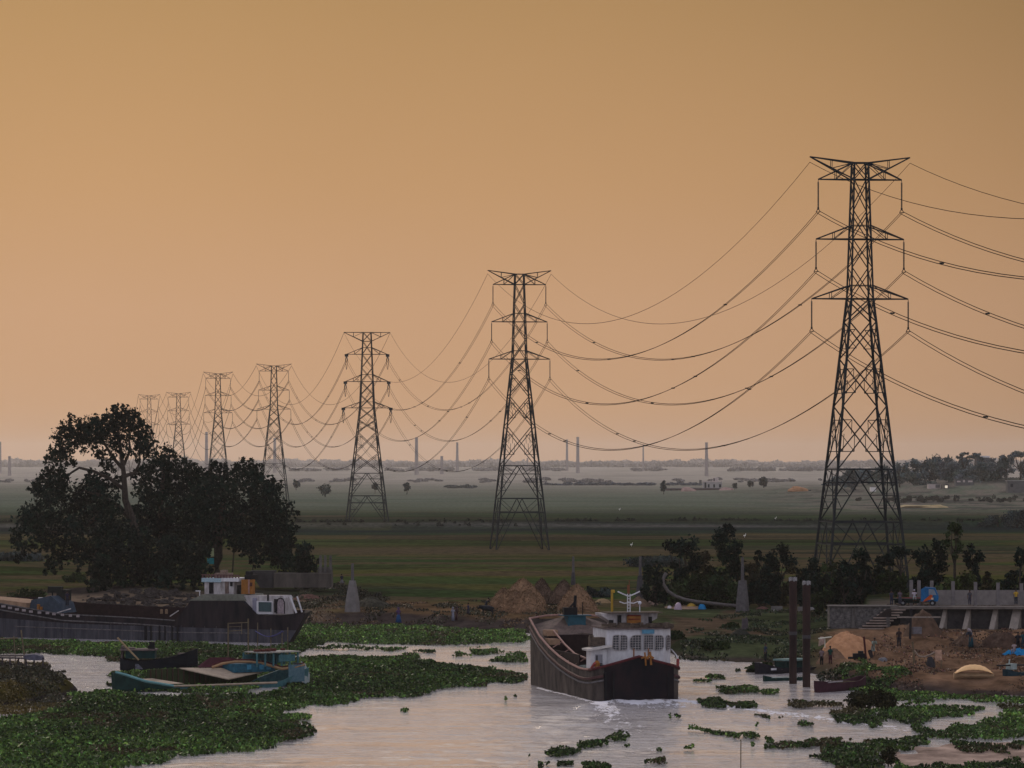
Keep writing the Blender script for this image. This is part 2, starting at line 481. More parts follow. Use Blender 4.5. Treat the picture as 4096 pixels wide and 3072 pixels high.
# ------------------------------------------------------------------ water
STERN = Vector((px(2555, 353.0), 353.0, 0.0)); HEAD = math.atan2(25.0, -5.2)
def water_attrs(X, Y, Z):
    # wake: spreads from the boat's stern towards the camera, opposite to its heading
    dx, dy = -math.cos(HEAD), -math.sin(HEAD)
    rx, ry = X - STERN.x, Y - STERN.y
    a = rx * dx + ry * dy; b = -rx * dy + ry * dx
    n = fbm(X * 0.8, Y * 0.22, 131, 4)
    arm = np.exp(-((np.abs(b) - 3.4 - 0.18 * a) / (0.7 + 0.05 * a)) ** 2) * np.exp(-np.maximum(a, 0) / 42) * (a > -1)
    armr = np.where(b > 0, 1.0, 0.75) * arm
    core = np.exp(-(b / (3.0 + 0.08 * a)) ** 2) * np.exp(-np.maximum(a, 0) / 9) * sm(-0.5, 0.8, a)
    side = np.exp(-((np.abs(b) - 4.15) / 0.35) ** 2) * sm(-24, -20, a) * (1 - sm(-1, 0, a)) * 0.7
    foam = np.clip(armr * 0.85 + core * 0.9 + side, 0, 1) * (0.6 + 0.5 * n)
    inside = np.exp(-(b / (6.0 + 0.25 * np.maximum(a, 0))) ** 2) * np.exp(-np.maximum(a, 0) / 45) * sm(-14, 0, a)
    chop = np.clip(inside + 0.35 * sm(0.45, 0.65, fbm(X * 0.03, Y * 0.01, 141)), 0, 1)
    return {'foam': np.clip(foam, 0, 1), 'chop': chop}
wm = bpy.data.materials.new('river water'); wm.use_nodes = True
t = wm.node_tree; b = t.nodes['Principled BSDF']
b.inputs['IOR'].default_value = 1.33
b.inputs['Specular IOR Level'].default_value = 0.75
tcn = t.nodes.new('ShaderNodeTexCoord')
mp1 = t.nodes.new('ShaderNodeMapping'); mp1.inputs['Scale'].default_value = (0.42, 0.26, 1); mp1.inputs['Rotation'].default_value = (0, 0, R(6))
mp2 = t.nodes.new('ShaderNodeMapping'); mp2.inputs['Scale'].default_value = (0.8, 1.3, 1); mp2.inputs['Rotation'].default_value = (0, 0, R(-14))
n1 = t.nodes.new('ShaderNodeTexNoise'); n1.inputs['Scale'].default_value = 1.0; n1.inputs['Detail'].default_value = 5; n1.inputs['Roughness'].default_value = 0.6
n2 = t.nodes.new('ShaderNodeTexNoise'); n2.inputs['Scale'].default_value = 1.4; n2.inputs['Detail'].default_value = 4
t.links.new(tcn.outputs['Object'], mp1.inputs[0]); t.links.new(tcn.outputs['Object'], mp2.inputs[0])
t.links.new(mp1.outputs[0], n1.inputs['Vector']); t.links.new(mp2.outputs[0], n2.inputs['Vector'])
ac = t.nodes.new('ShaderNodeAttribute'); ac.attribute_name = 'chop'
af = t.nodes.new('ShaderNodeAttribute'); af.attribute_name = 'foam'
m1 = t.nodes.new('ShaderNodeMath'); m1.operation = 'MULTIPLY_ADD'; m1.inputs[1].default_value = 1.5; m1.inputs[2].default_value = 0.10
t.links.new(ac.outputs['Fac'], m1.inputs[0])
m2 = t.nodes.new('ShaderNodeMath'); m2.operation = 'MULTIPLY'
t.links.new(m1.outputs[0], m2.inputs[0]); t.links.new(n2.outputs[0], m2.inputs[1])
m3 = t.nodes.new('ShaderNodeMath'); m3.operation = 'MULTIPLY_ADD'; m3.inputs[1].default_value = 1.5
t.links.new(n1.outputs[0], m3.inputs[0]); t.links.new(m2.outputs[0], m3.inputs[2])
bp = t.nodes.new('ShaderNodeBump'); bp.inputs['Strength'].default_value = 0.62; bp.inputs['Distance'].default_value = 0.16
mp3 = t.nodes.new('ShaderNodeMapping'); mp3.inputs['Scale'].default_value = (0.045, 0.16, 1); mp3.inputs['Rotation'].default_value = (0, 0, R(4))
n3 = t.nodes.new('ShaderNodeTexNoise'); n3.inputs['Scale'].default_value = 1.0; n3.inputs['Detail'].default_value = 6; n3.inputs['Roughness'].default_value = 0.7
t.links.new(tcn.outputs['Object'], mp3.inputs[0]); t.links.new(mp3.outputs[0], n3.inputs['Vector'])
mrs = t.nodes.new('ShaderNodeMapRange'); mrs.interpolation_type = 'SMOOTHSTEP'; mrs.inputs['From Min'].default_value = 0.42; mrs.inputs['From Max'].default_value = 0.64
mrs.inputs['To Min'].default_value = 0.30; mrs.inputs['To Max'].default_value = 1.5
t.links.new(n3.outputs[0], mrs.inputs[0])
mad = t.nodes.new('ShaderNodeMath'); mad.operation = 'MULTIPLY_ADD'; mad.inputs[1].default_value = 1.7
t.links.new(ac.outputs['Fac'], mad.inputs[0]); t.links.new(mrs.outputs[0], mad.inputs[2])
mfin = t.nodes.new('ShaderNodeMath'); mfin.operation = 'MULTIPLY'
t.links.new(m3.outputs[0], mfin.inputs[0]); t.links.new(mad.outputs[0], mfin.inputs[1])
t.links.new(mfin.outputs[0], bp.inputs['Height']); t.links.new(bp.outputs[0], b.inputs['Normal'])
mc = t.nodes.new('ShaderNodeMix'); mc.data_type = 'RGBA'
mc.inputs['A'].default_value = (0.44, 0.40, 0.38, 1); mc.inputs['B'].default_value = (0.75, 0.72, 0.74, 1)
nf = t.nodes.new('ShaderNodeTexNoise'); nf.inputs['Scale'].default_value = 1.0; nf.inputs['Detail'].default_value = 5; nf.inputs['Roughness'].default_value = 0.75
mpf = t.nodes.new('ShaderNodeMapping'); mpf.inputs['Scale'].default_value = (1.6, 0.45, 1)
t.links.new(tcn.outputs['Object'], mpf.inputs[0]); t.links.new(mpf.outputs[0], nf.inputs['Vector'])
fa = t.nodes.new('ShaderNodeMath'); fa.operation = 'MULTIPLY_ADD'; fa.inputs[1].default_value = 0.55
t.links.new(af.outputs['Fac'], fa.inputs[0]); t.links.new(nf.outputs[0], fa.inputs[2])
fs_ = t.nodes.new('ShaderNodeMapRange'); fs_.interpolation_type = 'SMOOTHSTEP'; fs_.inputs['From Min'].default_value = 0.66; fs_.inputs['From Max'].default_value = 0.80
t.links.new(fa.outputs[0], fs_.inputs[0])
t.links.new(fs_.outputs[0], mc.inputs['Factor']); t.links.new(mc.outputs['Result'], b.inputs['Base Color'])
mrg = t.nodes.new('ShaderNodeMapRange'); mrg.inputs['To Min'].default_value = 0.13; mrg.inputs['To Max'].default_value = 0.7
t.links.new(fs_.outputs[0], mrg.inputs[0]); t.links.new(mrg.outputs[0], b.inputs['Roughness'])
ysw = np.concatenate([np.linspace(-290, 250, 12), 1 / np.linspace(1 / 262, 1 / 560, 420)])
def water_z(X, Y):
    dx, dy = -math.cos(HEAD), -math.sin(HEAD)
    rx, ry = X - STERN.x, Y - STERN.y
    a = rx * dx + ry * dy; b = -rx * dy + ry * dx
    inside = np.exp(-(b / (5.5 + 0.35 * np.maximum(a, 0))) ** 2) * np.exp(-np.maximum(a, 0) / 55) * sm(-6, 1, a)
    arm = np.exp(-((np.abs(b) - 3.6 - 0.32 * a) / (1.2 + 0.06 * a)) ** 2) * np.exp(-np.maximum(a, 0) / 50) * sm(-1, 3, a)
    lanes = sm(.42, .62, fbm(X * .04, Y * .02, 151, 3))
    n = fbm(X * 0.7, Y * 0.28, 153, 3) - .5
    z = n * (0.05 + 0.10 * lanes + 0.24 * inside) + arm * 0.10 * np.sin(a * 1.3 + np.abs(b) * 1.1) + inside * .05 * np.sin(a * 1.9 + n * 5)
    return z * (Y > 255) * (np.abs(X) < 140)
wo = grid_object('river_water', ysw, us, water_z, wm, water_attrs)
tag(wo, None, kind='structure')

# ------------------------------------------------------------------ haze
hz = MB(); hz.box((0, 7600, 38.0), (37600, 16000, 82.0))
hm = bpy.data.materials.new('river haze'); hm.use_nodes = True
t = hm.node_tree; t.nodes.clear()
pv = t.nodes.new('ShaderNodeVolumePrincipled')
pv.inputs['Color'].default_value = (0.96, 0.95, 0.97, 1)
pv.inputs['Density'].default_value = 3.4e-5
pv.inputs['Anisotropy'].default_value = 0.7
om = t.nodes.new('ShaderNodeOutputMaterial'); t.links.new(pv.outputs[0], om.inputs['Volume'])
ho = hz.build('haze', hm); tag(ho, None, kind='stuff')

# ------------------------------------------------------------------ foliage
leaf_m = attr_mat('leaves', rough=0.7, nscale=0.6, lo=0.55, hi=1.45, spec=0.04)
hya_m = attr_mat('glossy leaves', rough=0.55, nscale=0.9, lo=0.5, hi=1.5, spec=0.15)
bark_m = mat('bark', (0.045, 0.035, 0.028), 0.9, 0.4, 3.0, bump=0.4)
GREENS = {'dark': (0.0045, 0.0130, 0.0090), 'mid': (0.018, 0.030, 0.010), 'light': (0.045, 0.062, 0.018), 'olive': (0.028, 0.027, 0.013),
          'dry': (0.075, 0.060, 0.040), 'blue': (0.030, 0.043, 0.042), 'hya': (0.042, 0.078, 0.014)}
def foliage(lobes, green, leaf, dens, rg, name, parent, flat=1.0):
    """lobes: (x, y, z, rx, ry, rz); leaf sized faces spread through each lobe, more at its skin"""
    out, cols = [], []
    base = np.array(GREENS[green])
    for (x, y, z, rx, ry, rz_) in lobes:
        area = math.pi * rx * rz_
        n = int(max(24, area * dens * 2.6 / (leaf * leaf)))
        d = rg.normal(size=(n, 3)); d /= np.linalg.norm(d, axis=1)[:, None]
        rad = rg.uniform(0, 1, n) ** 0.45
        wob = 1 + 0.30 * np.sin(d[:, 0] * 5 + x) * np.sin(d[:, 2] * 6 + z) + 0.12 * rg.normal(size=n)
        p = d * (rad * wob)[:, None] * np.array((rx, ry, rz_)) + np.array((x, y, z))
        out.append(leaf_quads(p, leaf, 0.0, 0.62, rg))
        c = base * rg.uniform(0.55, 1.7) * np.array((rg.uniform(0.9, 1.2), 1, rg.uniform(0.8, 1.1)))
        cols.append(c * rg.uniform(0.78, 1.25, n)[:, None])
    return soup(name, np.concatenate(out).reshape(-1, 3), 4, leaf_m, parent, np.concatenate(cols))
def limb(mb, p, q, r1, r2, bend=0.15, n=6):
    p = Vector(p); q = Vector(q); k = (q - p).length * bend
    off = Vector((random.uniform(-k, k), random.uniform(-k, k), 0))
    pts = [p.lerp(q, i / 5) + off * math.sin(math.pi * i / 5) for i in range(6)]
    mb.tube(pts, r1, n, r2)

def tree(name, label, cat, U, Vb, Vt, Wpx, green='dark', trunk=0.25, group=None, leaf=None, shape='round', dens=0.9, seed=None, base=None, airy=0.0):
    """a tree or shrub standing on the ground at (U, Vb), its top seen at row Vt and Wpx wide"""
    o = P(U, Vb) if base is None else Vector(base)
    s = o.y / F
    hgt = o.z * 0 + zat(Vt, o.y) - o.z
    W = Wpx * s
    sd_ = seed if seed is not None else int(U * 7 + Vb)
    rg = np.random.default_rng(sd_); random.seed(sd_)
    t_ = thing(name, label, cat, o, 0, group)
    leaf = leaf or max(0.16, 1.05 * o.y / 4250.0)
    th = hgt * trunk
    lobes = []
    n = {'round': 17, 'tall': 16, 'umbrella': 14, 'shrub': 24}[shape]
    for i in range(n):
        if shape == 'umbrella':
            a = rg.uniform(-1, 1); zz = hgt * (0.80 - 0.16 * a * a + rg.uniform(-.07, .05)); xx = a * W * 0.42; r = W * rg.uniform(0.10, 0.16); rz_ = r * 0.55
        elif shape == 'tall':
            a = (i + 0.5) / n; zz = th + (hgt - th) * (0.08 + 0.86 * a); wd = math.sin(math.pi * min(1, 0.15 + a * 0.8)) ** 0.8
            xx = rg.uniform(-.5, .5) * W * 0.62 * wd; r = W * rg.uniform(0.14, 0.24) * (0.6 + 0.5 * wd); rz_ = r * 1.1
        elif shape == 'shrub':
            a = rg.uniform(-1, 1); zz = hgt * rg.uniform(0.12, 0.82) * (1 - 0.45 * a * a); xx = a * W * 0.40; r = W * rg.uniform(0.12, 0.2); rz_ = min(r, hgt * 0.28)
        else:
            th_ = rg.uniform(0, 2 * math.pi); q = rg.uniform(0.15, 1) ** 0.6
            xx = math.cos(th_) * q * W * 0.36; zz = th + (hgt - th) * (0.5 + 0.40 * math.sin(th_) * q); r = W * rg.uniform(0.13, 0.2); rz_ = min(r, (hgt - th) * 0.3)
        if zz + rz_ > hgt: zz = hgt - rz_
        lobes.append((xx, rg.uniform(-.5, .5) * W * 0.5, max(zz, rz_ * 0.7), r, r, rz_))
    foliage(lobes, green, leaf, dens, rg, 'crown', t_)
    mb = MB()
    tr = max(0.05, W * 0.022 + hgt * 0.012)
    top = Vector((W * 0.03 * rg.normal(), 0, max(th, hgt * 0.35)))
    limb(mb, (0, 0, -0.4), top, tr * 1.3, tr * 0.8, 0.06, 7)
    for (x, y, z, r, _, _) in lobes[:7]:
        limb(mb, top * rg.uniform(0.75, 1.0), (x, y, z), tr * 0.55, tr * 0.15, 0.12, 5)
    mb.build('trunk', bark_m, t_)
    return t_
# ------------------------------------------------------------------ pylons and their lines
steel = mat('galvanised steel', (0.018, 0.022, 0.024), 0.7, 0.3, 1.0, metal=0.0, spec=0.1)
glassm = mat('insulator glaze', (0.05, 0.05, 0.045), 0.5, 0.3, 6.0, spec=0.2)
ZB = [0.0, 11.6, 18.7, 27.2, 33.6, 38.6, 41.7, 45.9, 49.75, 53.6, 57.8, 60.06]
def wid(z, wb=11.6, wk=3.0, wt=1.9, zk=41.7, zt=60.06):
    return wb + (wk - wb) * z / zk if z < zk else wk + (wt - wk) * (z - zk) / (zt - zk)
def lattice(par, W, levels, thick=1.0, foot=0.0):
    C4 = [(-1, -1), (1, -1), (1, 1), (-1, 1)]
    def cp(k, z): w_ = W(z) / 2; return Vector((C4[k % 4][0] * w_, C4[k % 4][1] * w_, z))
    for k in range(4):
        mb = MB()
        for a, b_ in zip(levels[:-1], levels[1:]):
            mb.beam(cp(k, a), cp(k, b_), (0.17 if a < 41 else 0.12) * thick)
        mb.box(cp(k, 0) + Vector((0, 0, -0.1)), (1.3, 1.3, 0.9))
        mb.build('leg', steel, par)
    br = MB()
    for k in range(4):
        def fp(s_, z):
            return cp(k, z).lerp(cp(k + 1, z), s_)
        for i, (a, b_) in enumerate(zip(levels[:-1], levels[1:])):
            r = (0.085 if a < 41 else 0.065) * thick; r2 = 0.045 * thick
            if i < 2:                                # open portal: bar on top, inverted V below it
                mid = fp(0.5, b_)
                br.beam(fp(0, b_), fp(1, b_), r * 1.1)
                for s_ in (0, 1):
                    ft = fp(s_, a); br.beam(mid, ft, r)
                    for q in (0.25, 0.5, 0.75):
                        pd = mid.lerp(ft, q); pl = fp(s_, pd.z)
                        br.beam(pd, pl, r2 * 1.2)
                        nxt = fp(s_, mid.lerp(ft, q - 0.25).z)
                        br.beam(pd, nxt, r2)
                br.beam(fp(0, b_ - (b_ - a) * 0.26), fp(1, b_ - (b_ - a) * 0.26), r2 * (1.6 if i == 0 else 0.8))
            else:
                br.beam(fp(0, a), fp(1, b_), r); br.beam(fp(1, a), fp(0, b_), r)
                if i in (2, 3, 4):
                    zc = a + (b_ - a) * (W(b_) and W(a) / (W(a) + W(b_)))
                    for s_ in (0, 1):
                        for z0, q in ((a + (zc - a) * 0.5, 1), (zc + (b_ - zc) * 0.5, 1)):
                            f = (z0 - a) / (b_ - a); inn = fp(abs(s_ - min(f, 1 - f)), z0)
                            br.beam(fp(s_, z0), inn, r2 * 1.2)
                            br.beam(inn, fp(s_, zc), r2)
                            if i < 4: br.beam(inn, fp(abs(s_ - min(f, 1 - f)), zc), r2)
                if i == 2 or a in (41.7,):
                    br.beam(fp(0, a), fp(1, a), r * 0.9)
        br.beam(fp(0, levels[-1]), fp(1, levels[-1]), 0.08 * thick)
    br.build('bracing', steel, par)
def arm(par, name, W, side, ztip, xtip, zb, zt, thick=1.0, nweb=1):
    mb = MB(); tip = Vector((side * xtip, 0, ztip))
    wb, wt = W(zb) / 2, W(zt) / 2
    ch = [Vector((side * wb, -wb, zb)), Vector((side * wb, wb, zb)), Vector((side * wt, -wt, zt)), Vector((side * wt, wt, zt))]
    for c in ch: mb.beam(c, tip, 0.085 * thick)
    for j in range(1, nweb + 1):
        q = j / (nweb + 1)
        a, b_, c, d = [x.lerp(tip, q) for x in ch]
        mb.beam(a, b_, 0.04 * thick); mb.beam(a, c, 0.045 * thick); mb.beam(b_, d, 0.045 * thick)
        pa, pb, pc, pd = [x.lerp(tip, (j - 1) / (nweb + 1)) for x in ch]
        mb.beam(pa, b_, 0.035 * thick); mb.beam(pc, a, 0.045 * thick); mb.beam(pd, b_, 0.045 * thick)
    for s_ in (-1, 1):                               # chords run through the body
        mb.beam((-wb, s_ * wb, zb), (wb, s_ * wb, zb), 0.07 * thick)
        mb.beam((-wt, s_ * wt, zt), (wt, s_ * wt, zt), 0.05 * thick)
    mb.build(name, steel, par)
ARMS = [(57.8, 5.75, 57.8, 60.06), (49.75, 6.05, 49.75, 51.6), (41.7, 6.65, 41.7, 43.5)]
def pylon(thick=1.0):
    t_ = thing('transmission_tower', None, 'pylon')
    lattice(t_, wid, ZB, thick)
    for s_ in (-1, 1):
        arm(t_, 'earth_wire_arm', wid, s_, 60.85, 6.9, 57.8, 60.06, thick)
        for (zt_, x, zb, zz) in ARMS:
            arm(t_, 'cross_arm', wid, s_, zt_, x, zb, zz, thick)
            ins = MB(); 
            n = 26
            prof = []
            for i in range(n):
                z = -0.35 - i * 0.135
                prof += [(0.05, z), (0.13 * thick, z - 0.05)]
            ins.lathe([(0.03, 0.0)] + prof + [(0.05, -4.0)], 7, (s_ * x, 0, zt_))
            io = ins.build('insulator_string', glassm, t_)
            cl = MB()
            for a, b_ in (((-.05, 0, -4.0), (-.3, 0, -4.4)), ((.05, 0, -4.0), (.3, 0, -4.4)), ((-.3, 0, -4.4), (.3, 0, -4.4))):
                cl.beam(Vector(a) + Vector((s_ * x, 0, zt_)), Vector(b_) + Vector((s_ * x, 0, zt_)), 0.05)
            cl.box((s_ * x, 0, zt_ - 3.95), (0.22, 0.22, 0.3))
            cl.build('clamp', steel, io)
    return t_
TOW = [(574, 47.0), (918, 1.6), (1340, -45.7), (1760, -98.6), (2010, -139.0), (2440, -191.5), (2700, -230.5), (3330, -304.0)]
HT = [1.0, 1.0, 1.0, 0.98, 1.01, 0.965, 1.01, 1.0, 1.0]
WS = [1.0, 1.0, 1.0, 1.06, 1.02, 1.02, 1.0, 1.0, 1.0]
T0 = (225.0, 95.0)
TL = ['nearest and tallest lattice pylon rising behind the shrubs on the right', 'second pylon of the row, standing alone in the green plain behind the haystacks',
      'third pylon with a flat top beam and short arms carrying looped jumpers', 'fourth pylon whose foot is cut by the right edge of the great dark tree',
      'fifth pylon beside a tall grey chimney above the tree crowns', 'sixth pylon rising above the middle of the tree crowns',
      'seventh pale pylon close to the top of the left tree crown', 'very faint pylon hidden behind the top of the great tree', 'barely visible pylon far off in the haze left of the great tree']
def heading(i):
    pts = [T0] + TOW
    a = Vector((pts[i][1], pts[i][0])); c = Vector((pts[min(i + 2, len(pts) - 1)][1], pts[min(i + 2, len(pts) - 1)][0]))
    d = c - a
    return math.atan2(-d.x, d.y)
def gz(x, y): return float(max(H(x, y), 0))
ROT = [heading(i) for i in range(len(TOW))]
BASE = [Vector((x, y, 0.0)) for y, x in TOW]
proto = pylon(1.12); proto_far = pylon(1.05); proto_dim = pylon(0.6)
used = {}
for i, (y, x) in enumerate(TOW):
    if i == 2: continue
    src = proto if i < 2 else proto_far if i < 7 else proto_dim
    o = src if src.name not in used else clone(src)
    used[src.name] = 1
    o.location = BASE[i]; o.rotation_euler = (0, 0, ROT[i]); o.scale = (WS[i], WS[i], HT[i])
    tag(o, TL[i], 'pylon', 'transmission towers in a row across the plain')
# the third one is an anchor pylon
def wid3(z): return wid(z, 12.6, 4.4, 2.5, 36.3, 60.1)
ARM3 = [(53.2, 6.5, 53.2, 55.3), (44.6, 6.85, 44.6, 46.8), (36.3, 7.5, 36.3, 38.2)]
t3 = thing('transmission_tower', TL[2], 'pylon', BASE[2], ROT[2], 'transmission towers in a row across the plain')
lattice(t3, wid3, [0.0, 8.6, 15.7, 22.0, 28.7, 32.5, 36.3, 40.4, 44.6, 48.9, 53.2, 57.3, 60.1], 1.2)
for s_ in (-1, 1):
    arm(t3, 'earth_wire_arm', wid3, s_, 60.1, 7.3, 57.3, 60.1, 1.25)
    for (zt_, x, zb, zz) in ARM3:
        arm(t3, 'cross_arm', wid3, s_, zt_, x, zb, zz, 1.2)
        pl = MB(); pl.box((s_ * x, 0, zt_ - 0.35), (1.1, 1.0, 0.8)); pl.build('end_plate', steel, t3)
        for dy in (-1, 1):
            ins = MB(); p0 = Vector((s_ * x, dy * 0.4, zt_ - 0.5)); p1 = p0 + Vector((0, dy * 3.4, -1.3))
            ins.beam(p0, p1, 0.17, 6)
            ins.build('insulator_string', glassm, t3)
        jl = MB()
        jl.tube([Vector((s_ * x, -3.8 + 7.6 * q, zt_ - 1.8 - 3.0 * math.sin(math.pi * q))) for q in [k / 10 for k in range(11)]], 0.07, 4)
        jl.build('jumper_loop', steel, t3)

def attach(i, kind, s_):
    """world point where a line hangs on tower i (-1 is the one outside the picture); kind 0..2 arm, 3 earth wire"""
    if i < 0:
        loc, rot, ws, hs = Vector((T0[1], T0[0], 0)), R(7.5), 1, 1
    else:
        loc, rot, ws, hs = BASE[i], ROT[i], WS[i], HT[i]
    if i == 2: x, z = ((ARM3[kind][1], ARM3[kind][0] - 1.8) if kind < 3 else (7.3, 60.0))
    else: x, z = ((ARMS[kind][1], ARMS[kind][0] - 4.4) if kind < 3 else (6.9, 60.1))
    return loc + Matrix.Rotation(rot, 3, 'Z') @ Vector((s_ * x * ws, 0, 0)) + Vector((0, 0, z * hs))
wire_m = mat('aluminium conductor', (0.018, 0.015, 0.014), 0.9, 0.1, 1.0, spec=0.0)
ORD = ['nearest', 'second', 'third', 'fourth', 'fifth', 'sixth', 'seventh', 'eighth', 'ninth']
KN = ['upper arm', 'middle arm', 'lower arm', 'top']
for i in range(-1, len(TOW) - 1):
    for kind in range(4):
        for s_ in (-1, 1):
            a, b_ = attach(i, kind, s_), attach(i + 1, kind, s_)
            Ls = (b_ - a).length; sag = (15.6 if kind < 3 else 15.8) * Ls / 347
            n = 36
            def pt(q): return a.lerp(b_, q) - Vector((0, 0, 4 * sag * q * (1 - q)))
            qs = [k / n for k in range(n + 1)]
            far = max(a.y, 300) / 4250
            r = max(0.038, 0.20 * far) if kind < 3 else max(0.030, 0.17 * far)
            if far > .45: r *= .75
            if i < 1: r *= 1.3
            side = Vector(((b_ - a).y, -(b_ - a).x, 0)).normalized()
            mb = MB()
            if kind < 3 and i < 4:
                for e in (-1, 1): mb.tube([pt(q) + side * 0.24 * e + Vector((0, 0, 0.10 * e)) for q in qs], r, 4)
            else:
                mb.tube([pt(q) for q in qs], r * (1.2 if kind < 3 else 1), 4)
            between = f'between {ORD[i]} and {ORD[i + 1]} pylons' if i >= 0 else 'from the nearest pylon off to the right'
            nm = 'power_line' if kind < 3 else 'earth_wire'
            word = ('twin conductor' if i < 4 else 'conductor') if kind < 3 else 'thin wire'
            o = mb.build(nm, wire_m)
            tag(o, f"{word} on the {'left' if s_ < 0 else 'right'} side {KN[kind]} {between}", 'cable', 'cables sagging between the pylons')
            if kind < 3 and i < 4:
                ns = int(Ls / 62)
                for k in range(1, ns):
                    q = (k + 0.35 * ((k * 7 + kind) % 3 - 1)) / ns
                    MB().box((0, 0, 0), (0.50, 0.3, 0.20)).build('spacer', steel, o, pt(q), ROT[max(i, 0)])
# ------------------------------------------------------------------ the great tree group on the left
LA = """482,1678,60 529,1695,55 411,1725,60 353,1707,45 282,1719,50 253,1748,45 317,1754,50 229,1813,40 264,1830,35 206,1836,25 376,1760,50 447,1713,60 564,1730,40
588,1766,35 564,1795,35 594,1790,32 411,1824,24 482,1783,40 435,1866,28 229,1889,28 194,1930,55 247,1924,40 153,1960,35 176,1995,50 235,1971,40 329,1965,48 376,1928,44
411,1960,60 353,2007,65 423,2018,60 282,2035,58 129,2048,45 194,2065,60 94,2089,45 71,2136,30 141,2112,55 212,2124,55 294,2101,60 376,2089,60 447,2089,60 76,2183,28 118,2189,30
188,2183,30 253,2177,40 317,2183,45 382,2171,50 71,2224,15 217,2253,25 194,2271,20 247,2236,25 317,2242,30 376,2236,40 440,2150,55 500,2130,50 470,1925,22 190,1890,20"""
LB = """646,1836,45 617,1854,45 693,1871,50 752,1889,45 776,1913,45 588,1913,48 658,1936,70 729,1948,65 558,1965,35 617,2030,60 693,2030,60 564,2050,35 588,2089,50
658,2101,60 723,2107,60 600,1990,45 770,1990,50 640,2160,50 720,2160,50"""
LC = """835,1895,30 882,1889,40 940,1877,35 987,1877,45 1023,1895,35 870,1936,60 811,1960,60 940,1942,60 1011,1942,55 1070,1936,35 1093,1971,40 1046,1995,60 788,2018,60
858,2030,75 952,2030,75 1105,2030,50 1140,2065,40 1034,2077,75 811,2089,65 882,2118,70 964,2124,65 1105,2112,60 1152,2124,40 1046,2154,60 1117,2177,55 1164,2183,35
793,2148,60 1070,2207,40 1117,2236,45 1164,2242,38 999,2177,40 835,2165,40 1010,2215,22 960,2185,25 1140,2270,25 1030,2240,18"""
LD = """1222,2195,28 1211,2236,36 1240,2253,33 1199,2271,30 1225,2275,28"""
LE = """411,2236,50 400,2295,38 470,2265,55 529,2218,60 588,2265,60 564,2160,50 646,2224,65 482,2312,42 440,2200,50 560,2310,40"""
LF = """705,2195,60 764,2236,60 735,2295,48 664,2312,42 799,2265,42 790,2310,36 650,2280,50 820,2215,26"""
LG = """385,2290,34 374,2335,24 420,2330,34 402,2250,26"""
def lobes_px(s_, d, depth, o, rg, squash=1.0):
    L_ = []
    for w_ in s_.split():
        U, V, r = map(float, w_.split(','))
        dy = rg.uniform(-1, 1) * depth
        dd = d + dy; r_ = r / F * dd * 1.02
        L_.append((px(U, dd) - o.x, dy, zat(V, dd) - o.z, r_, r_ * 1.25, r_ * squash))
    return L_
def big_tree(name, label, LS, d, U0, V0, depth, green, limbs, seed, dens=1.15, leaf=0.30, group='trees of the grove on the knoll', cat='tree', skirt=0):
    y = d; o = Vector((px(U0, y), y, gz(px(U0, y), y)))
    rg = np.random.default_rng(seed); random.seed(seed)
    t_ = thing(name, label, cat, o, 0, group)
    lb = lobes_px(LS, d, depth, o, rg)
    # small sprays round the big lobes make an uneven outline
    extra = []
    for (x, yy, z, rx, ry, rz_) in lb:
        for _ in range(5):
            a = rg.uniform(0, 2 * math.pi); q = rg.uniform(0.75, 1.12); r = rx * rg.uniform(0.22, 0.42)
            extra.append((x + math.cos(a) * rx * q, yy + rg.uniform(-1, 1) * ry, z + math.sin(a) * rz_ * q - (0.4 if math.sin(a) < 0 else 0), r, r, r * rg.uniform(0.7, 1.3)))
    foliage(lb, green, leaf, dens, rg, 'crown', t_)
    foliage(extra, green, leaf * 0.85, dens * 0.75, rg, 'sprays', t_)
    mb = MB()
    for (pts, r1, r2) in limbs:
        P3 = [Vector((px(U, d) - o.x, 0.5 * math.sin(i * 2.1), zat(V, d) - o.z)) for i, (U, V) in enumerate(pts)]
        mb.tube(P3, r1, 8, r2)
    mb.build('trunk', bark_m, t_)
    return t_
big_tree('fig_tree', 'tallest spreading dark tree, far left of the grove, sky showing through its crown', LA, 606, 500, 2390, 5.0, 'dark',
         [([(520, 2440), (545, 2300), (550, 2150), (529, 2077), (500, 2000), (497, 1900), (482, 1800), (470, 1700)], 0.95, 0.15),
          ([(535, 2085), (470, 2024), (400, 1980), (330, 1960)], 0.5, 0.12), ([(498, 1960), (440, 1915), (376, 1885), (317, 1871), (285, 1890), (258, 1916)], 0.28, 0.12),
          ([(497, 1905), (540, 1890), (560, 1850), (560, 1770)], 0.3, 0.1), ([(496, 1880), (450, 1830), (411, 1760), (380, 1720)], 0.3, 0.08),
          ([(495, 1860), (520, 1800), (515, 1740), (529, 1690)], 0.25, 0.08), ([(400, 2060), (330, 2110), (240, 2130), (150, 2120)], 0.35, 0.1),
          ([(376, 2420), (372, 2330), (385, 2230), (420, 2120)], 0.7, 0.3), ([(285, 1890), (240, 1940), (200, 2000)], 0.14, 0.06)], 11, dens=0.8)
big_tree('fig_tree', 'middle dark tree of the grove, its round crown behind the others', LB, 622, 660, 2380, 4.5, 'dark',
         [([(660, 2430), (655, 2250), (640, 2080), (650, 1950), (655, 1860)], 0.8, 0.2), ([(645, 2080), (700, 1990), (740, 1920)], 0.4, 0.1)], 12, dens=0.8)
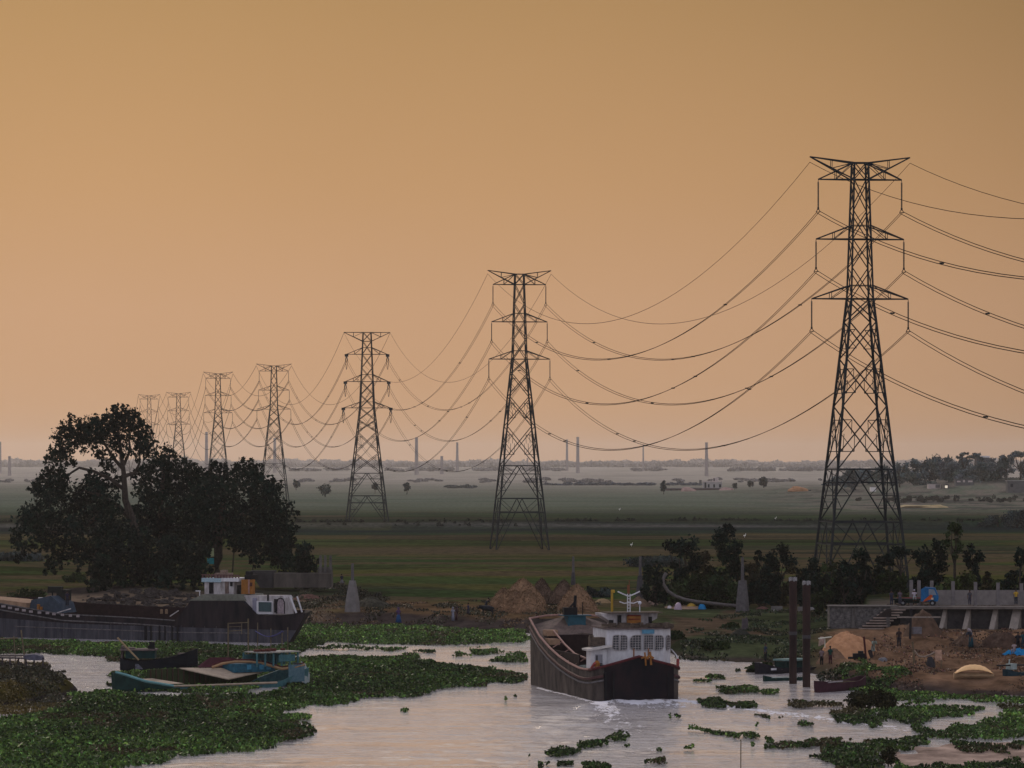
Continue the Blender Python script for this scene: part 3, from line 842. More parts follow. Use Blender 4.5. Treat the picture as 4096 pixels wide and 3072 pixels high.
big_tree('fig_tree', 'broad dark tree at the right of the grove with a thick bare trunk below', LC, 612, 868, 2300, 6.5, 'dark',
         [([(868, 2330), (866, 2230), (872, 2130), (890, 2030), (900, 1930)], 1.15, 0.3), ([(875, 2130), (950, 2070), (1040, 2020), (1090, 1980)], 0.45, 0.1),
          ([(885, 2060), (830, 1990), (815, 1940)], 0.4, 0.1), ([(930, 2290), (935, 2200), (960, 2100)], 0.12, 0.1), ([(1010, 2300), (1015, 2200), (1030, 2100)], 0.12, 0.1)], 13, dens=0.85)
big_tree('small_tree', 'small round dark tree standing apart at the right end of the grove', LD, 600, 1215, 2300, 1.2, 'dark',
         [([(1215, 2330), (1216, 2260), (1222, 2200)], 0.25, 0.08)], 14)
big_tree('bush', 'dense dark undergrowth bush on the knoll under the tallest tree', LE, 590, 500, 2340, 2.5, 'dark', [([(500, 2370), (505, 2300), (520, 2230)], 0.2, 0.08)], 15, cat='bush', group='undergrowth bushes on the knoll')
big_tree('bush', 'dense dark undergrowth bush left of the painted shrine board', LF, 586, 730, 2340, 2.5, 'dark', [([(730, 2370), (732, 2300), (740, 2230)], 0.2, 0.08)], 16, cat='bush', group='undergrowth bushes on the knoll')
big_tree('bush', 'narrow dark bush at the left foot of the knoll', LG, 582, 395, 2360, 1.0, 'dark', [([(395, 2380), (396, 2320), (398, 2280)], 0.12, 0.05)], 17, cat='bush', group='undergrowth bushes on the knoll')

# rocks on the knoll
rock_m = mat('grey rock', (0.036, 0.029, 0.026), 0.95, 0.7, 2.2, bump=0.7)
RK = [(560, 2405, 46, 20, 'broad grey boulder'), (500, 2420, 40, 20, 'grey boulder'), (620, 2395, 44, 26, 'tall pale grey boulder'), (650, 2415, 52, 18, 'long low boulder'), (700, 2385, 40, 24, 'dark boulder'),
      (590, 2425, 34, 14, 'small boulder'), (540, 2372, 40, 18, 'dark boulder'), (450, 2425, 36, 18, 'rounded boulder'), (420, 2410, 26, 24, 'dark upright boulder'), (720, 2425, 44, 14, 'low flat boulder'),
      (470, 2398, 26, 30, 'pointed pinkish boulder'), (360, 2415, 30, 18, 'boulder'), (760, 2410, 30, 14, 'small low boulder'), (680, 2440, 36, 10, 'flat boulder'), (610, 2370, 36, 18, 'boulder')]
WHERE = ['second row below the bushes', 'left of the pale upright stone', 'in the middle of the knoll face', 'just right of the middle of the knoll face', 'under the right-hand bush', 'at the bottom of the knoll near its middle', 'high under the trees',
         'bottom left of the knoll', 'beside the narrow bush at the left foot', 'at the bottom right of the knoll', 'standing like a post left of the middle', 'at the far left foot of the knoll', 'at the right end of the rocks', 'lowest of the rocks near the water', 'high in the middle of the knoll']
for (U, V, wp, hp, lab), wh in zip(RK, WHERE):
    o = P(U, V); s = o.y / F; random.seed(int(U))
    mb = MB(); mb.blob((0, 0, hp * s * 0.35), (wp * s * 0.55, wp * s * 0.5, hp * s * 0.75), 0.35, 11, 7)
    tag(mb.build('boulder', rock_m, None, o, random.random()), f'{lab} {wh}', 'rock', 'boulders on the knoll')

g = np.random.default_rng(77); mb = MB()
for _ in range(230):
    U = g.uniform(320, 800); V = g.uniform(2362, 2446)
    if abs((U - 560) / 240) ** 2 + abs((V - 2410) / 50) ** 2 > 1: continue
    o = P(U, V); r = g.uniform(.12, .55); random.seed(int(U * V))
    mb.blob((o.x, o.y, o.z + r * .2), (r * g.uniform(.8, 1.7), r, r * g.uniform(.5, .9)), .4, 7, 5)
tag(mb.build('rubble', rock_m), 'broken stones strewn over the knoll slope under the grove', 'stones', None, 'stuff')

# painted shrine board among the trunks
o = P(838, 2330); o.y = 598; o.x = px(838, 598); o.z = zat(2262, 598)
sb = thing('shrine_board', 'painted board, pale yellow above and teal below, by the thick trunk', 'sign', (o.x, o.y, gz(o.x, o.y)))
zb_ = zat(2250, 598) - gz(o.x, o.y); zt_ = zat(2190, 598) - gz(o.x, o.y)
MB().box((0, 0, (zb_ + zt_) / 2 + 0.35), (1.25, 0.12, (zt_ - zb_) * 0.55), 0).build('upper_panel', mat('yellowish paint', (0.22, 0.24, 0.13), 0.8, 0.25, 4), sb)
MB().box((0.15, 0, zb_ + 0.2), (0.95, 0.16, (zt_ - zb_) * 0.4)).build('lower_panel', mat('teal paint', (0.02, 0.16, 0.17), 0.7, 0.2, 4), sb)
MB().beam((-.5, 0.1, -0.2), (-.5, 0.1, zb_), 0.06).beam((.5, 0.1, -0.2), (.5, 0.1, zb_), 0.06).build('posts', bark_m, sb)

# concrete landing slope with posts right of the grove
conc = mat('weathered concrete', (0.105, 0.094, 0.085), 0.92, 0.35, 0.9, bump=0.35)
conc_l = mat('pale concrete', (0.17, 0.155, 0.145), 0.9, 0.25, 1.2, bump=0.2)
d0 = 596
gy = lambda U, d: gz(px(U, d), d)
def U_box(mb, U0, U1, V0, V1, d, th):
    x0, x1, z0, z1 = px(U0, d), px(U1, d), zat(V1, d), zat(V0, d)
    mb.box(((x0 + x1) / 2, d + th / 2, (z0 + z1) / 2), (x1 - x0, th, z1 - z0))
lw = thing('landing_wall', 'low weathered concrete wall and slab right of the grove', 'wall', (0, 0, 0))
m_ = MB(); U_box(m_, 1095, 1325, 2294, 2350, d0, 6.0); m_.build('slab_wall', mat('washed concrete', (0.045, 0.038, 0.033), 0.92, c2=(0.12, 0.10, 0.085), scale=0.7, bump=0.4, stretch=(1, 1, 0.3)), lw)
m_ = MB(); U_box(m_, 1000, 1100, 2284, 2290, d0 + 1, 5.0); m_.prism([(px(1000, d0), zat(2290, d0)), (px(1094, d0), zat(2290, d0)), (px(1094, d0), zat(2352, d0)), (px(1040, d0), zat(2352, d0))], 'y', d0 + 0.4, d0 + 5); m_.build('ramp', mat('dark concrete', (0.050, 0.045, 0.044), 0.9, 0.3, 0.7), lw)
for k, U in enumerate((1283, 1302, 1323)):
    m_ = MB(); U_box(m_, U - 6, U + 4, 2222, 2294, d0 + 3, 0.3)
    m_.build('post', conc, lw)
m_ = MB(); U_box(m_, 1270, 1330, 2268, 2294, d0 + 4, 0.4); m_.build('back_wall', conc, lw)

# tapered concrete pillars with a thin pole
def pillar(U, Vb, Vt, Vp, wb, wt, label, d=None, m=conc_l, rz=0.5):
    o = P(U, Vb); d = d or o.y
    o = Vector((px(U, d), d, gz(px(U, d), d) - 0.2)); s = d / F
    t_ = thing('concrete_pillar', label, 'pillar', o, 0, 'tapered concrete pillars along the bank')
    h = zat(Vt, d) - o.z
    def ring(w_, z): return [(math.cos(rz + k * math.pi / 2) * w_ * 0.53, math.sin(rz + k * math.pi / 2) * w_ * 0.53, z) for k in range(4)]
    mb = MB(); mb.add(ring(wb * s, 0) + ring(wb * s * 0.72 + wt * s * .28, h * 0.4) + ring(wt * s, h), [(i * 4 + k, i * 4 + (k + 1) % 4, i * 4 + 4 + (k + 1) % 4, i * 4 + 4 + k) for i in range(2) for k in range(4)] + [(8, 9, 10, 11)])
    mb.build('tapered_base', m, t_)
    MB().beam((0, 0, h - 0.1), (0, 0, zat(Vp, d) - o.z), 0.21, 8, 0.16).build('pole', mat('pole steel', (0.10, 0.09, 0.09), 0.8), t_)
pillar(1410, 2448, 2322, 2254, 68, 28, 'pale tapered concrete pillar standing alone left of the path, thin pole on top')
pillar(2293, 2345, 2290, 2226, 22, 14, 'slender dark pillar behind the rightmost haystack', d=640, m=mat('dark pillar', (0.06, 0.055, 0.058), 0.9))
pillar(2561, 2412, 2302, 2226, 44, 22, 'dark tapered pillar behind the cargo boat mast', m=mat('dark pillar', (0.05, 0.045, 0.05), 0.9))
pillar(2970, 2450, 2322, 2228, 62, 36, 'broad grey pillar in front of the dark thicket', m=mat('grey pillar', (0.105, 0.095, 0.095), 0.9, 0.3))

# ------------------------------------------------------------------ haystacks
hay_m = mat('straw', (0.23, 0.135, 0.075), 0.95, 0.35, 1.2, bump=0.9, stretch=(1, 1, 0.35))
hay_d = mat('old straw', (0.115, 0.072, 0.05), 0.95, 0.45, 1.2, bump=0.9, stretch=(1, 1, 0.35))
HS = [(2016, 2437, 2353, 130, hay_m, 'low golden haystack at the left end of the heap'), (2091, 2425, 2315, 190, hay_m, 'highest wide haystack in the middle of the heap'),
      (2059, 2447, 2361, 130, hay_m, 'golden haystack overlapping the low left one'), (2112, 2452, 2358, 145, hay_m, 'front haystack in the middle of the heap'),
      (2167, 2412, 2315, 110, hay_d, 'darker narrow haystack behind, right of the highest one'), (2255, 2418, 2321, 130, hay_d, 'dark haystack behind, left of the rightmost one'),
      (2308, 2445, 2339, 165, hay_m, 'large pointed haystack at the right end, partly behind the cargo boat')]
for k, (U, Vb, Vt, wp, m, lab) in enumerate(HS):
    o = P(U, Vb); s = o.y / F; h = zat(Vt, o.y) - o.z; r = wp * s / 2; random.seed(k)
    mb = MB(); prof = [(r * 1.02, -0.3), (r * .98, h * .06), (r * .88, h * .25), (r * .67, h * .5), (r * .42, h * .74), (r * .20, h * .92), (r * .04, h)]
    mb.lathe(prof, 30, (0, 0, 0), 0.035)
    root = tag(mb.build('haystack', m, None, o, k, smooth=True), lab, 'haystack', 'haystacks heaped on the bank')
    # loose straws
    n = 1500; g = np.random.default_rng(k); q = g.uniform(0, 1, n) ** 1.3; th = g.uniform(0, 6.283, n)
    rr = np.interp(q, [0, .06, .25, .5, .74, .92, 1], [1.02, .98, .88, .67, .42, .2, .04]) * r * 1.02
    pts = np.stack([np.cos(th) * rr, np.sin(th) * rr, q * h], -1)
    cc = np.array((0.23, 0.14, 0.08) if m is hay_m else (0.10, 0.064, 0.045)) * g.uniform(.6, 1.35, (n, 1))
    soup('loose_straw', leaf_quads(pts, 0.22, 0.3, 0.25, g).reshape(-1, 3), 4, leaf_m, root, cc)
# ------------------------------------------------------------------ boats
rust = mat('rusty hull plate', (0.004, 0.005, 0.008), 0.75, c2=(0.030, 0.022, 0.024), scale=0.9, bump=0.25, stretch=(1.2, 1.2, 0.22), spec=0.10)
rust_g = mat('grey worn hull plate', (0.018, 0.015, 0.016), 0.8, c2=(0.108, 0.086, 0.072), scale=0.8, bump=0.25, stretch=(1.0, 1.0, 0.5), spec=0.08)
rust_d = mat('dark navy and rust transom plate', (0.0015, 0.003, 0.006), 0.7, c2=(0.020, 0.011, 0.013), scale=0.9, bump=0.2, stretch=(1, 1, 0.5), spec=0.10)
maroon = mat('maroon paint', (0.075, 0.014, 0.016), 0.6, 0.4, 2.0)
dkred = mat('dark hold lining', (0.022, 0.012, 0.012), 0.85, 0.4, 2.0)
pinkp = mat('faded pink rail paint', (0.30, 0.17, 0.14), 0.7, 0.25, 3.0)
white = mat('worn white paint', (0.46, 0.44, 0.45), 0.6, c2=(0.64, 0.62, 0.62), scale=2.5, stretch=(1, 1, 0.4))
white2 = mat('grubby white paint', (0.22, 0.19, 0.18), 0.7, c2=(0.52, 0.48, 0.47), scale=2.0, stretch=(1, 1, 0.4))
creamp = mat('cream deck paint', (0.36, 0.28, 0.20), 0.75, 0.2, 2.0)
teal = mat('teal boat paint', (0.030, 0.095, 0.105), 0.65, c2=(0.075, 0.18, 0.19), scale=2.5)
dteal = mat('dark green boat paint', (0.008, 0.030, 0.026), 0.6, 0.4, 1.5)
bluep = mat('sky blue paint', (0.05, 0.20, 0.30), 0.6, 0.25, 3.0)
navy = mat('black tarred planks', (0.006, 0.008, 0.012), 0.6, 0.4, 2.0, stretch=(0.5, 0.5, 2))
orange = mat('orange paint', (0.27, 0.11, 0.025), 0.65, 0.25, 2.0)
ochre = mat('ochre yellow paint', (0.36, 0.22, 0.03), 0.65, 0.25, 2.0)
black = mat('black rubber and grime', (0.008, 0.008, 0.010), 0.6, 0.3, 3.0)
brownj = mat('brown deck clutter', (0.045, 0.034, 0.028), 0.9, c2=(0.13, 0.095, 0.07), scale=5)
wood = mat('grey bamboo', (0.13, 0.10, 0.06), 0.8, 0.3, 3.0)
woodl = mat('pale bamboo', (0.28, 0.20, 0.11), 0.75, 0.25, 3.0)
darkglass = mat('dark window', (0.012, 0.016, 0.022), 0.2, 0.2, 2.0, spec=0.5)
bluegrey = mat('blue grey tarpaulin', (0.04, 0.055, 0.075), 0.8, 0.3, 2.0)
sandm = mat('sand cargo', (0.30, 0.19, 0.12), 0.95, 0.25, 2.0, bump=0.4)

def loft(stations, inner=0.16, floor=0.4, closed_deck=None):
    """stations: (x, half beam at rail, half beam at waterline, rail z, bottom z); open shell with thickness"""
    mb = MB(); rows = []
    for (x, bt, bw, zr, zb) in stations:
        zc = zb + (zr - zb) * 0.5
        o_ = [(x, bt, zr), (x, (bt * 0.6 + bw * 0.4), zc), (x, bw, 0.0), (x, bw * 0.75, zb)]
        bi = max(bt - inner, 0.01)
        i_ = [(x, bi, zr), (x, bi * 0.95, floor)]
        rows.append(i_[::-1] + o_ + [(a, -b, c) for a, b, c in o_[::-1]] + [(a, -b, c) for a, b, c in i_])
    n = len(rows[0]); m = len(rows)
    vs = [p for r in rows for p in r]
    fs = [(i * n + k, i * n + (k + 1) % n, (i + 1) * n + (k + 1) % n, (i + 1) * n + k) for i in range(m - 1) for k in range(n)]
    for i in (0, m - 1):                             # end plates: outer profile
        c = [i * n + k for k in range(2, n - 2)]
        fs.append(tuple(c if i else c[::-1]))
    mb.add(vs, fs); return mb
def rail(stations, off=0.03, dz=0.0, r=0.09, side=(1, -1), x0=None, x1=None):
    mb = MB()
    for s_ in side:
        pts = [(x, s_ * (bt + off), zr + dz) for (x, bt, bw, zr, zb) in stations if (x0 is None or x >= x0) and (x1 is None or x <= x1)]
        mb.tube(pts, r, 5)
    return mb

# --- cargo boat under way, seen over its stern
bo = thing('cargo_boat', 'grey and red cargo boat under way in the river, white cabin with arched windows', 'boat', STERN, HEAD)
ST = [(0, 2.95, 2.9, 2.80, -.8), (.35, 3.35, 3.3, 2.70, -.8), (.9, 3.62, 3.6, 2.60, -.8), (1.7, 3.80, 3.75, 2.50, -.8), (3, 3.88, 3.8, 2.45, -.8), (5, 3.9, 3.85, 2.45, -.8), (9, 3.9, 3.85, 2.7, -.8), (13, 3.9, 3.85, 3.1, -.8), (17, 3.9, 3.85, 3.7, -.8), (21, 3.88, 3.8, 4.5, -.8), (24, 3.75, 3.7, 5.25, -.8), (26.2, 3.65, 3.6, 5.85, -.6)]
loft(ST, 0.15, 1.2).build('hull', rust_g, bo)
mb = MB(); tp = [(-2.97, -.8), (2.97, -.8), (2.97, 2.85), (0, 3.62), (-2.97, 2.85)]
mb.prism(tp, 'x', -0.16, 0.0)
tr = mb.build('transom', rust_d, bo)
mb = MB(); mb.tube([(1.7, -3.85, 2.5), (.9, -3.68, 2.6), (.35, -3.42, 2.7), (-0.14, -2.97, 2.87), (-0.14, -1.5, 3.25), (-0.14, 0, 3.66), (-0.14, 1.5, 3.25), (-0.14, 2.97, 2.87), (.35, 3.42, 2.7), (.9, 3.68, 2.6), (1.7, 3.85, 2.5)], 0.12, 6); mb.build('rail', maroon, tr)
for yy in (-2.5, 2.2, 2.85): MB().box((-0.22, yy, 0.9), (0.14, 0.16, 2.9)).build('fender_bar', black, tr)
# bow deck raised
mb = MB(); mb.add([(21, -3.8, 4.2), (21, 3.8, 4.2), (26, 3.5, 5.3), (26, -3.5, 5.3), (24.5, -0.6, 6.15), (24.5, 0.8, 6.15), (21, 0, 4.8)], [(0, 3, 4, 6), (1, 6, 5, 2), (6, 4, 5), (3, 2, 5, 4), (0, 6, 1)])
mb.box((21, 0, 2.7), (0.15, 7.3, 3.0)); mb.build('bow_deck', mat('brown worn deck', (0.060, 0.045, 0.040), 0.85, c2=(0.17, 0.12, 0.10), scale=1.5), bo)
MB().box((23.4, 0.2, 5.75), (1.6, 1.6, 0.9)).box((23.4, 0.2, 6.24), (1.8, 2.6, 0.08)).build('winch_house', mat('blue green house paint', (0.02, 0.075, 0.10), 0.6, 0.25, 2), bo)
mb = MB(); mb.beam((23.2, 0.3, 6.3), (23.2, 0.2, 8.0), 0.17, 6, 0.13).box((23.2, 0.7, 6.6), (0.7, 1.2, 0.7)).beam((23.2, .8, 6.8), (23.2, 0.2, 7.5), 0.12).beam((23.2, -.45, 6.2), (23.2, -.45, 7.4), 0.04)
mb.build('winch', black, bo)
mb = MB(); mb.tube([(x, bt + 0.04, zr + 0.04) for (x, bt, bw, zr, zb) in ST], 0.1, 6); mb.tube([(x, -bt - 0.04, zr + 0.04) for (x, bt, bw, zr, zb) in ST], 0.1, 6)
mb.tube([(26.2, 3.65, 5.88), (26.9, 2.0, 6.1), (27.0, 0, 6.15), (26.9, -2.0, 6.1), (26.2, -3.65, 5.88)], 0.1, 6)
mb.build('gunwale', pinkp, bo)
rail(ST, 0.05, -0.75, 0.13).build('rub_rail', mat('dull red rub rail', (0.075, 0.035, 0.034), 0.7, 0.3, 2), bo)
rail(ST, 0.03, -1.1, 0.08).build('rub_rail', mat('grey rub rail', (0.13, 0.12, 0.12), 0.7, 0.3, 2), bo)
# hold
mb = MB(); mb.box((14, 0, 1.25), (14, 7.2, 0.1)); mb.build('hold_floor', dkred, bo)
mb = MB()
for s_ in (-1, 1): mb.box((14, s_ * 3.45, 2.3), (14, 0.12, 2.4))
mb.box((20.5, 0, 3.2), (0.12, 6.8, 2.9)); mb.build('hold_wall', dkred, bo)
mb = MB()
for s_ in (-1, 1):
    mb.tube([(7.6, s_ * 2.75, 3.15), (12, s_ * 2.75, 3.35), (16, s_ * 2.75, 4.0), (20.5, s_ * 2.75, 5.0)], 0.09, 5)
    for x, z in ((8, 3.15), (11, 3.3), (14, 3.7), (17, 4.2)): mb.beam((x, s_ * 2.75, z), (x, s_ * 3.6, z - 0.5), 0.06)
mb.build('coaming_rail', pinkp, bo)
mb = MB(); mb.box((19.5, 3.1, 4.1), (2.2, 0.9, 0.5)).box((21.2, 2.9, 4.8), (1.6, 1.0, 0.5)); mb.build('cargo_bales', sandm, bo)
# cabin
deck = MB(); deck.prism([(-3.0, 2.35), (3.0, 2.35), (2.9, 2.75), (0, 2.9), (-2.9, 2.75)], 'x', 0.02, 1.0).prism([(-3.6, 2.35), (3.6, 2.35), (3.5, 2.60), (0, 2.88), (-3.5, 2.60)], 'x', 1.0, 7.4); deck.build('stern_deck', mat('green grey deck', (0.10, 0.13, 0.125), 0.8, 0.3, 2), bo)
cab = MB()
poly = [(1.6, -2.5), (1.3, -1.2), (1.2, 0.0), (1.3, 1.3), (1.7, 2.35), (6.8, 2.35), (6.8, -3.3), (2.6, -3.35)]
cab.prism(poly, 'z', 2.75, 5.85)
cabo = cab.build('cabin', white, bo)
def arched(c, wd, ht, side, rz, kind):
    """window: outline with rounded upper and lower outer corners"""
    pts = []
    n = 5
    for (sx, sy, a0) in ((1, -1, -90), (1, 1, 0), (-1, 1, 90), (-1, -1, 180)):
        rr = wd * 0.42 if (kind == 'both' or (kind == 'L' and sx < 0) or (kind == 'R' and sx > 0)) else wd * 0.03
        for k in range(n + 1):
            a = R(a0 + 90 * k / n)
            pts.append((sx * (wd / 2 - rr) + rr * math.cos(a), sy * (ht / 2 - rr) + rr * math.sin(a)))
    m_ = MB(); m_.prism(pts, 'x', -0.03, 0.03)
    o_ = m_.build('window', darkglass, bo, c, rz)
    g = MB(); nb = max(2, round(wd / 0.22))
    for k in range(1, nb): x = -wd / 2 + wd * k / nb; hh = ht / 2 * (0.78 if abs(x) > wd * .3 and kind != 'S' else 0.96); g.beam((-0.05, x, -hh), (-0.05, x, hh), 0.020)
    for k in range(1, 6): z = -ht / 2 + ht * k / 6; ww = wd / 2 * (0.8 if k in (1, 5) and kind != 'S' else 0.97); g.beam((-0.05, -ww, z), (-0.05, ww, z), 0.022)
    fr = [Vector((-0.045, p[0], p[1])) for p in pts]
    g.tube(fr + [fr[0]], 0.030, 4)
    g.build('bars', white2, o_)
arched((1.38, 1.62, 4.75), 0.52, 1.25, 0, R(-20), 'R'); arched((1.23, 0.98, 4.75), 0.58, 1.25, 0, R(-5), 'L')
arched((1.19, 0.0, 4.75), 0.95, 1.22, 0, 0, 'R'); arched((1.21, -1.12, 4.75), 0.80, 1.18, 0, R(3), 'S')
arched((1.47, -2.12, 4.72), 0.78, 1.22, 0, R(13), 'L'); arched((2.12, -3.02, 4.68), 0.62, 1.25, 0, R(48), 'both')
rf = MB(); rf.prism([(a + (0.18 if a > 5 else -0.22), b_ * 1.05) for a, b_ in poly], 'z', 5.85, 5.97); rf.build('roof', mat('brown roof', (0.070, 0.052, 0.048), 0.85, c2=(0.15, 0.11, 0.10), scale=2.5), bo)
MB().box((1.02, -1.05, 5.66), (0.1, 1.05, 0.34)).build('name_board', mat('blue board', (0.08, 0.21, 0.30), 0.6, 0.3, 6), bo)
mb = MB(); mb.box((1.3, 0.3, 2.83), (0.35, 5.6, 0.16)); mb.build('cabin_skirt', mat('teal skirt', (0.012, 0.05, 0.055), 0.7, 0.25, 2), bo)
an = MB(); an.box((2.4, 3.05, 3.4), (1.7, 1.35, 1.6)); ano = an.build('side_house', white, bo)
MB().box((1.53, 3.05, 3.35), (0.06, 0.62, 0.85)).build('door', mat('door grey', (0.26, 0.25, 0.27), 0.6), ano)
MB().box((1.49, 3.22, 3.45), (0.04, 0.10, 0.5)).box((1.48, 3.0, 3.0), (0.04, 0.5, 0.06)).build('door_slit', black, ano)
MB().box((2.2, 3.05, 4.32), (2.3, 2.1, 0.16), 0, ('X', R(-9))).build('canopy', mat('cream canopy', (0.50, 0.46, 0.42), 0.6, 0.15), ano)
MB().box((2.9, 2.75, 4.8), (1.4, 1.5, 0.7)).box((2.4, 3.5, 4.9), (0.3, 0.35, 0.9)).build('crates', brownj, ano)
# upper deckhouse
uh = MB(); uh.prism([(-2.25, 7.15), (2.6, 7.15), (2.55, 6.95), (1.55, 6.3), (1.55, 5.97), (-1.3, 5.97), (-1.4, 6.3), (-2.2, 6.7)], 'x', 2.6, 5.0); uho = uh.build('wheelhouse', white2, bo)
mb = MB(); mb.box((2.57, 1.05, 6.55), (0.06, 0.32, 0.9)).box((2.57, -1.6, 6.45), (0.06, 0.30, 0.8)); mb.box((2.57, 1.75, 6.35), (0.06, 0.38, 0.5)); mb.build('dark_opening', black, uho)
sgn = MB(); sgn.box((2.40, -0.15, 6.62), (0.22, 1.18, 0.62)); so = sgn.build('sign_box', orange, uho)
MB().box((2.27, -0.15, 6.97), (0.08, 1.14, 0.10)).box((2.27, -0.15, 6.66), (0.05, 1.0, 0.09)).build('red_band', mat('dark red', (0.12, 0.01, 0.01), 0.6), so)
mb = MB(); random.seed(3)
for k in range(26):
    mb.box((random.uniform(1.4, 2.5), random.uniform(-3.0, 2.4), 5.97 + random.uniform(.08, .22)), (random.uniform(.2, .7), random.uniform(.2, .9), random.uniform(.15, .5)), random.uniform(0, 3))
mb.box((2.5, -2.7, 6.1), (1.0, 1.6, 0.3)); mb.box((3.4, -.2, 7.2), (2.8, 4.7, 0.08))
mb.build('deck_clutter', brownj, bo)
mast = MB()
for yy in (-0.02, 0.20): mast.beam((3.2, yy, 7.2), (3.2, yy, 8.75), 0.05)
for k in range(6): mast.beam((3.2, -0.02, 7.3 + k * 0.26), (3.2, .20, 7.3 + k * 0.26), 0.04)
for s_ in (-1, 1):
    mast.tube([(3.2, 0.09, 8.55), (3.2, 0.09 + s_ * 0.45, 8.72), (3.2, 0.09 + s_ * 0.95, 8.95)], 0.06, 5)
    mast.tube([(3.2, 0.09, 8.0), (3.2, 0.09 + s_ * 0.4, 7.95), (3.2, 0.09 + s_ * 0.8, 8.1)], 0.05, 5)
mast.build('mast', white, bo)
MB().beam((3.2, 0.1, 8.7), (3.2, 0.05, 9.9), 0.05, 6, 0.03).box((3.2, 0.12, 9.15), (0.04, 0.22, 0.7)).build('flag_staff', mat('rusty flag', (0.16, 0.06, 0.03), 0.8), bo)
MB().beam((4.0, 1.35, 7.2), (4.0, 1.35, 9.0), 0.10, 6).box((4.0, 1.28, 8.95), (.2, .3, .25)).build('yellow_post', ochre, bo)
MB().beam((3.0, -0.8, 7.2), (3.0, -.8, 7.9), 0.04).blob((3.0, -.8, 8.0), (.15, .15, .16), .05).build('lamp', mat('lamp white', (0.6, 0.6, 0.65), 0.5), bo)
for (yy, zz, s_) in ((-0.9, 3.6, 1.0), (-0.45, 3.55, 0.8)):
    mb = MB(); mb.tube([(-0.25, yy, zz + .45), (-0.28, yy - 0.05, zz), (-0.25, yy - 0.1, zz - 0.65)], 0.09 * s_, 6).tube([(-0.3, yy - 0.3, zz - .1), (-0.3, yy, zz + 0.1), (-0.3, yy + 0.3, zz - .05)], 0.10 * s_, 5); mb.build('anchor', orange, bo)
MB().beam((0.3, 0.35, 3.2), (0.3, 0.35, 4.3), 0.07).beam((0.3, -.9, 3.2), (0.3, -.9, 4.3), 0.07).build('bollard_post', mat('post paint', (0.22, 0.10, 0.05), 0.7), bo)
MB().tube([(0.6, 3.6, 3.1), (1.2, 3.75, 2.65)], 0.12, 5).tube([(0.4, -3.45, 3.4), (0.5, -3.45, 2.6)], 0.13, 5).build('red_cleat', mat('faded red', (0.26, 0.05, 0.045), 0.7), bo)
MB().blob((0.9, 3.35, 2.95), (.26, .26, .4), .1).build('float', orange, bo)
mb = MB(); mb.tube([(0.4, -3.6, 3.1), (1.2, -3.5, 3.7), (2.4, -3.4, 4.1)], .05, 5); mb.build('hand_rail', white, bo)

# --- moored barge on the left, its side towards us
BD = Vector((42.0, -20.0, 0)).normalized()
BO = Vector((px(1140, 463.0), 463.0, 0.0))
def sl(U, y=0.0):                                   # distance along the plane y metres behind the near side where column U meets it
    u = (U - CX) / F; ox, oy = BO.x - BD.y * y, BO.y + BD.x * y
    return (u * oy - ox) / (BD.x - u * BD.y)
def sz(U, V, y=0.0):
    s_ = sl(U, y); d = BO.y + BD.x * y + BD.y * s_
    return (s_, zat(V, d))
ba = thing('moored_barge', 'long dark rusty barge lying along the left bank, white wheelhouse and orange cabin', 'boat', BO, math.atan2(BD.y, BD.x))
BW = 8.5                                            # beam; local y from 0 (near side) to +BW (bank side)
top = [(-560, 2392), (-200, 2398), (0, 2412), (150, 2438), (250, 2455), (400, 2462), (560, 2470), (700, 2480)]
side = [sz(U, V) for U, V in top] + [sz(735, 2440), sz(762, 2403), sz(965, 2403), sz(1030, 2462), sz(1120, 2460), sz(1224, 2452)]
bow = [sz(1200, 2500), sz(1172, 2545), sz(1140, 2592)]
outline = side + bow + [(sl(-560), -0.6)]
mb = MB(); mb.prism(outline, 'y', 0.0, 0.12)
mb.build('near_side', rust, ba)
mb = MB(); lo_ = [sz(U, V) for U, V in ((-560, 2455), (0, 2472), (300, 2495), (700, 2508), (1120, 2520), (1185, 2522))]
mb.prism(lo_ + [sz(1172, 2545), sz(1142, 2590), (sl(-560), -0.6)], 'y', -0.05, 0.0); mb.build('lower_plating', mat('blue grey worn plate', (0.018, 0.020, 0.028), 0.8, c2=(0.080, 0.076, 0.086), scale=0.9, bump=0.3, stretch=(1.3, 1.3, 0.2), spec=0.08), ba)
tops2 = [sz(U, V + 2) for U, V in ((-560, 2392), (0, 2405), (160, 2425), (260, 2432), (420, 2440), (740, 2452))]
x_end = sz(740, 2452)[0]
mb = MB(); mb.prism([(a, z + 0.25) for a, z in tops2] + [(x_end, -0.6), (sl(-560), -0.6)], 'y', BW - 0.12, BW)
mb.prism([(x_end, -.6), (x_end, 3.3), (sz(1224, 2452)[0] - 4.6, 3.3)] + [(sz(1140, 2592)[0] - 4.6, -.6)], 'y', BW - 0.12, BW)
mb.build('far_side', dkred, ba)
bx1, bz1 = sz(1224, 2452); bxb = sz(1140, 2592)[0]
mb = MB()                                           # raked bow plate joining both sides
mb.add([(bx1, 0.12, bz1), (bx1 - 1.6, BW / 2, bz1 + 0.1), (bx1 - 4.6, BW - .12, bz1), (bxb, .12, -.6), (bxb - 1.6, BW / 2, -.6), (bxb - 4.6, BW - .12, -.6)], [(0, 3, 4, 1), (1, 4, 5, 2)])
mb.build('bow_plate', rust, ba)
mb = MB(); xs0, xs1 = sl(-560), sl(735)
mb.box(((xs0 + xs1) / 2, BW / 2, 0.75), (xs1 - xs0, BW - .3, .1)); mb.build('hold_floor', dkred, ba)
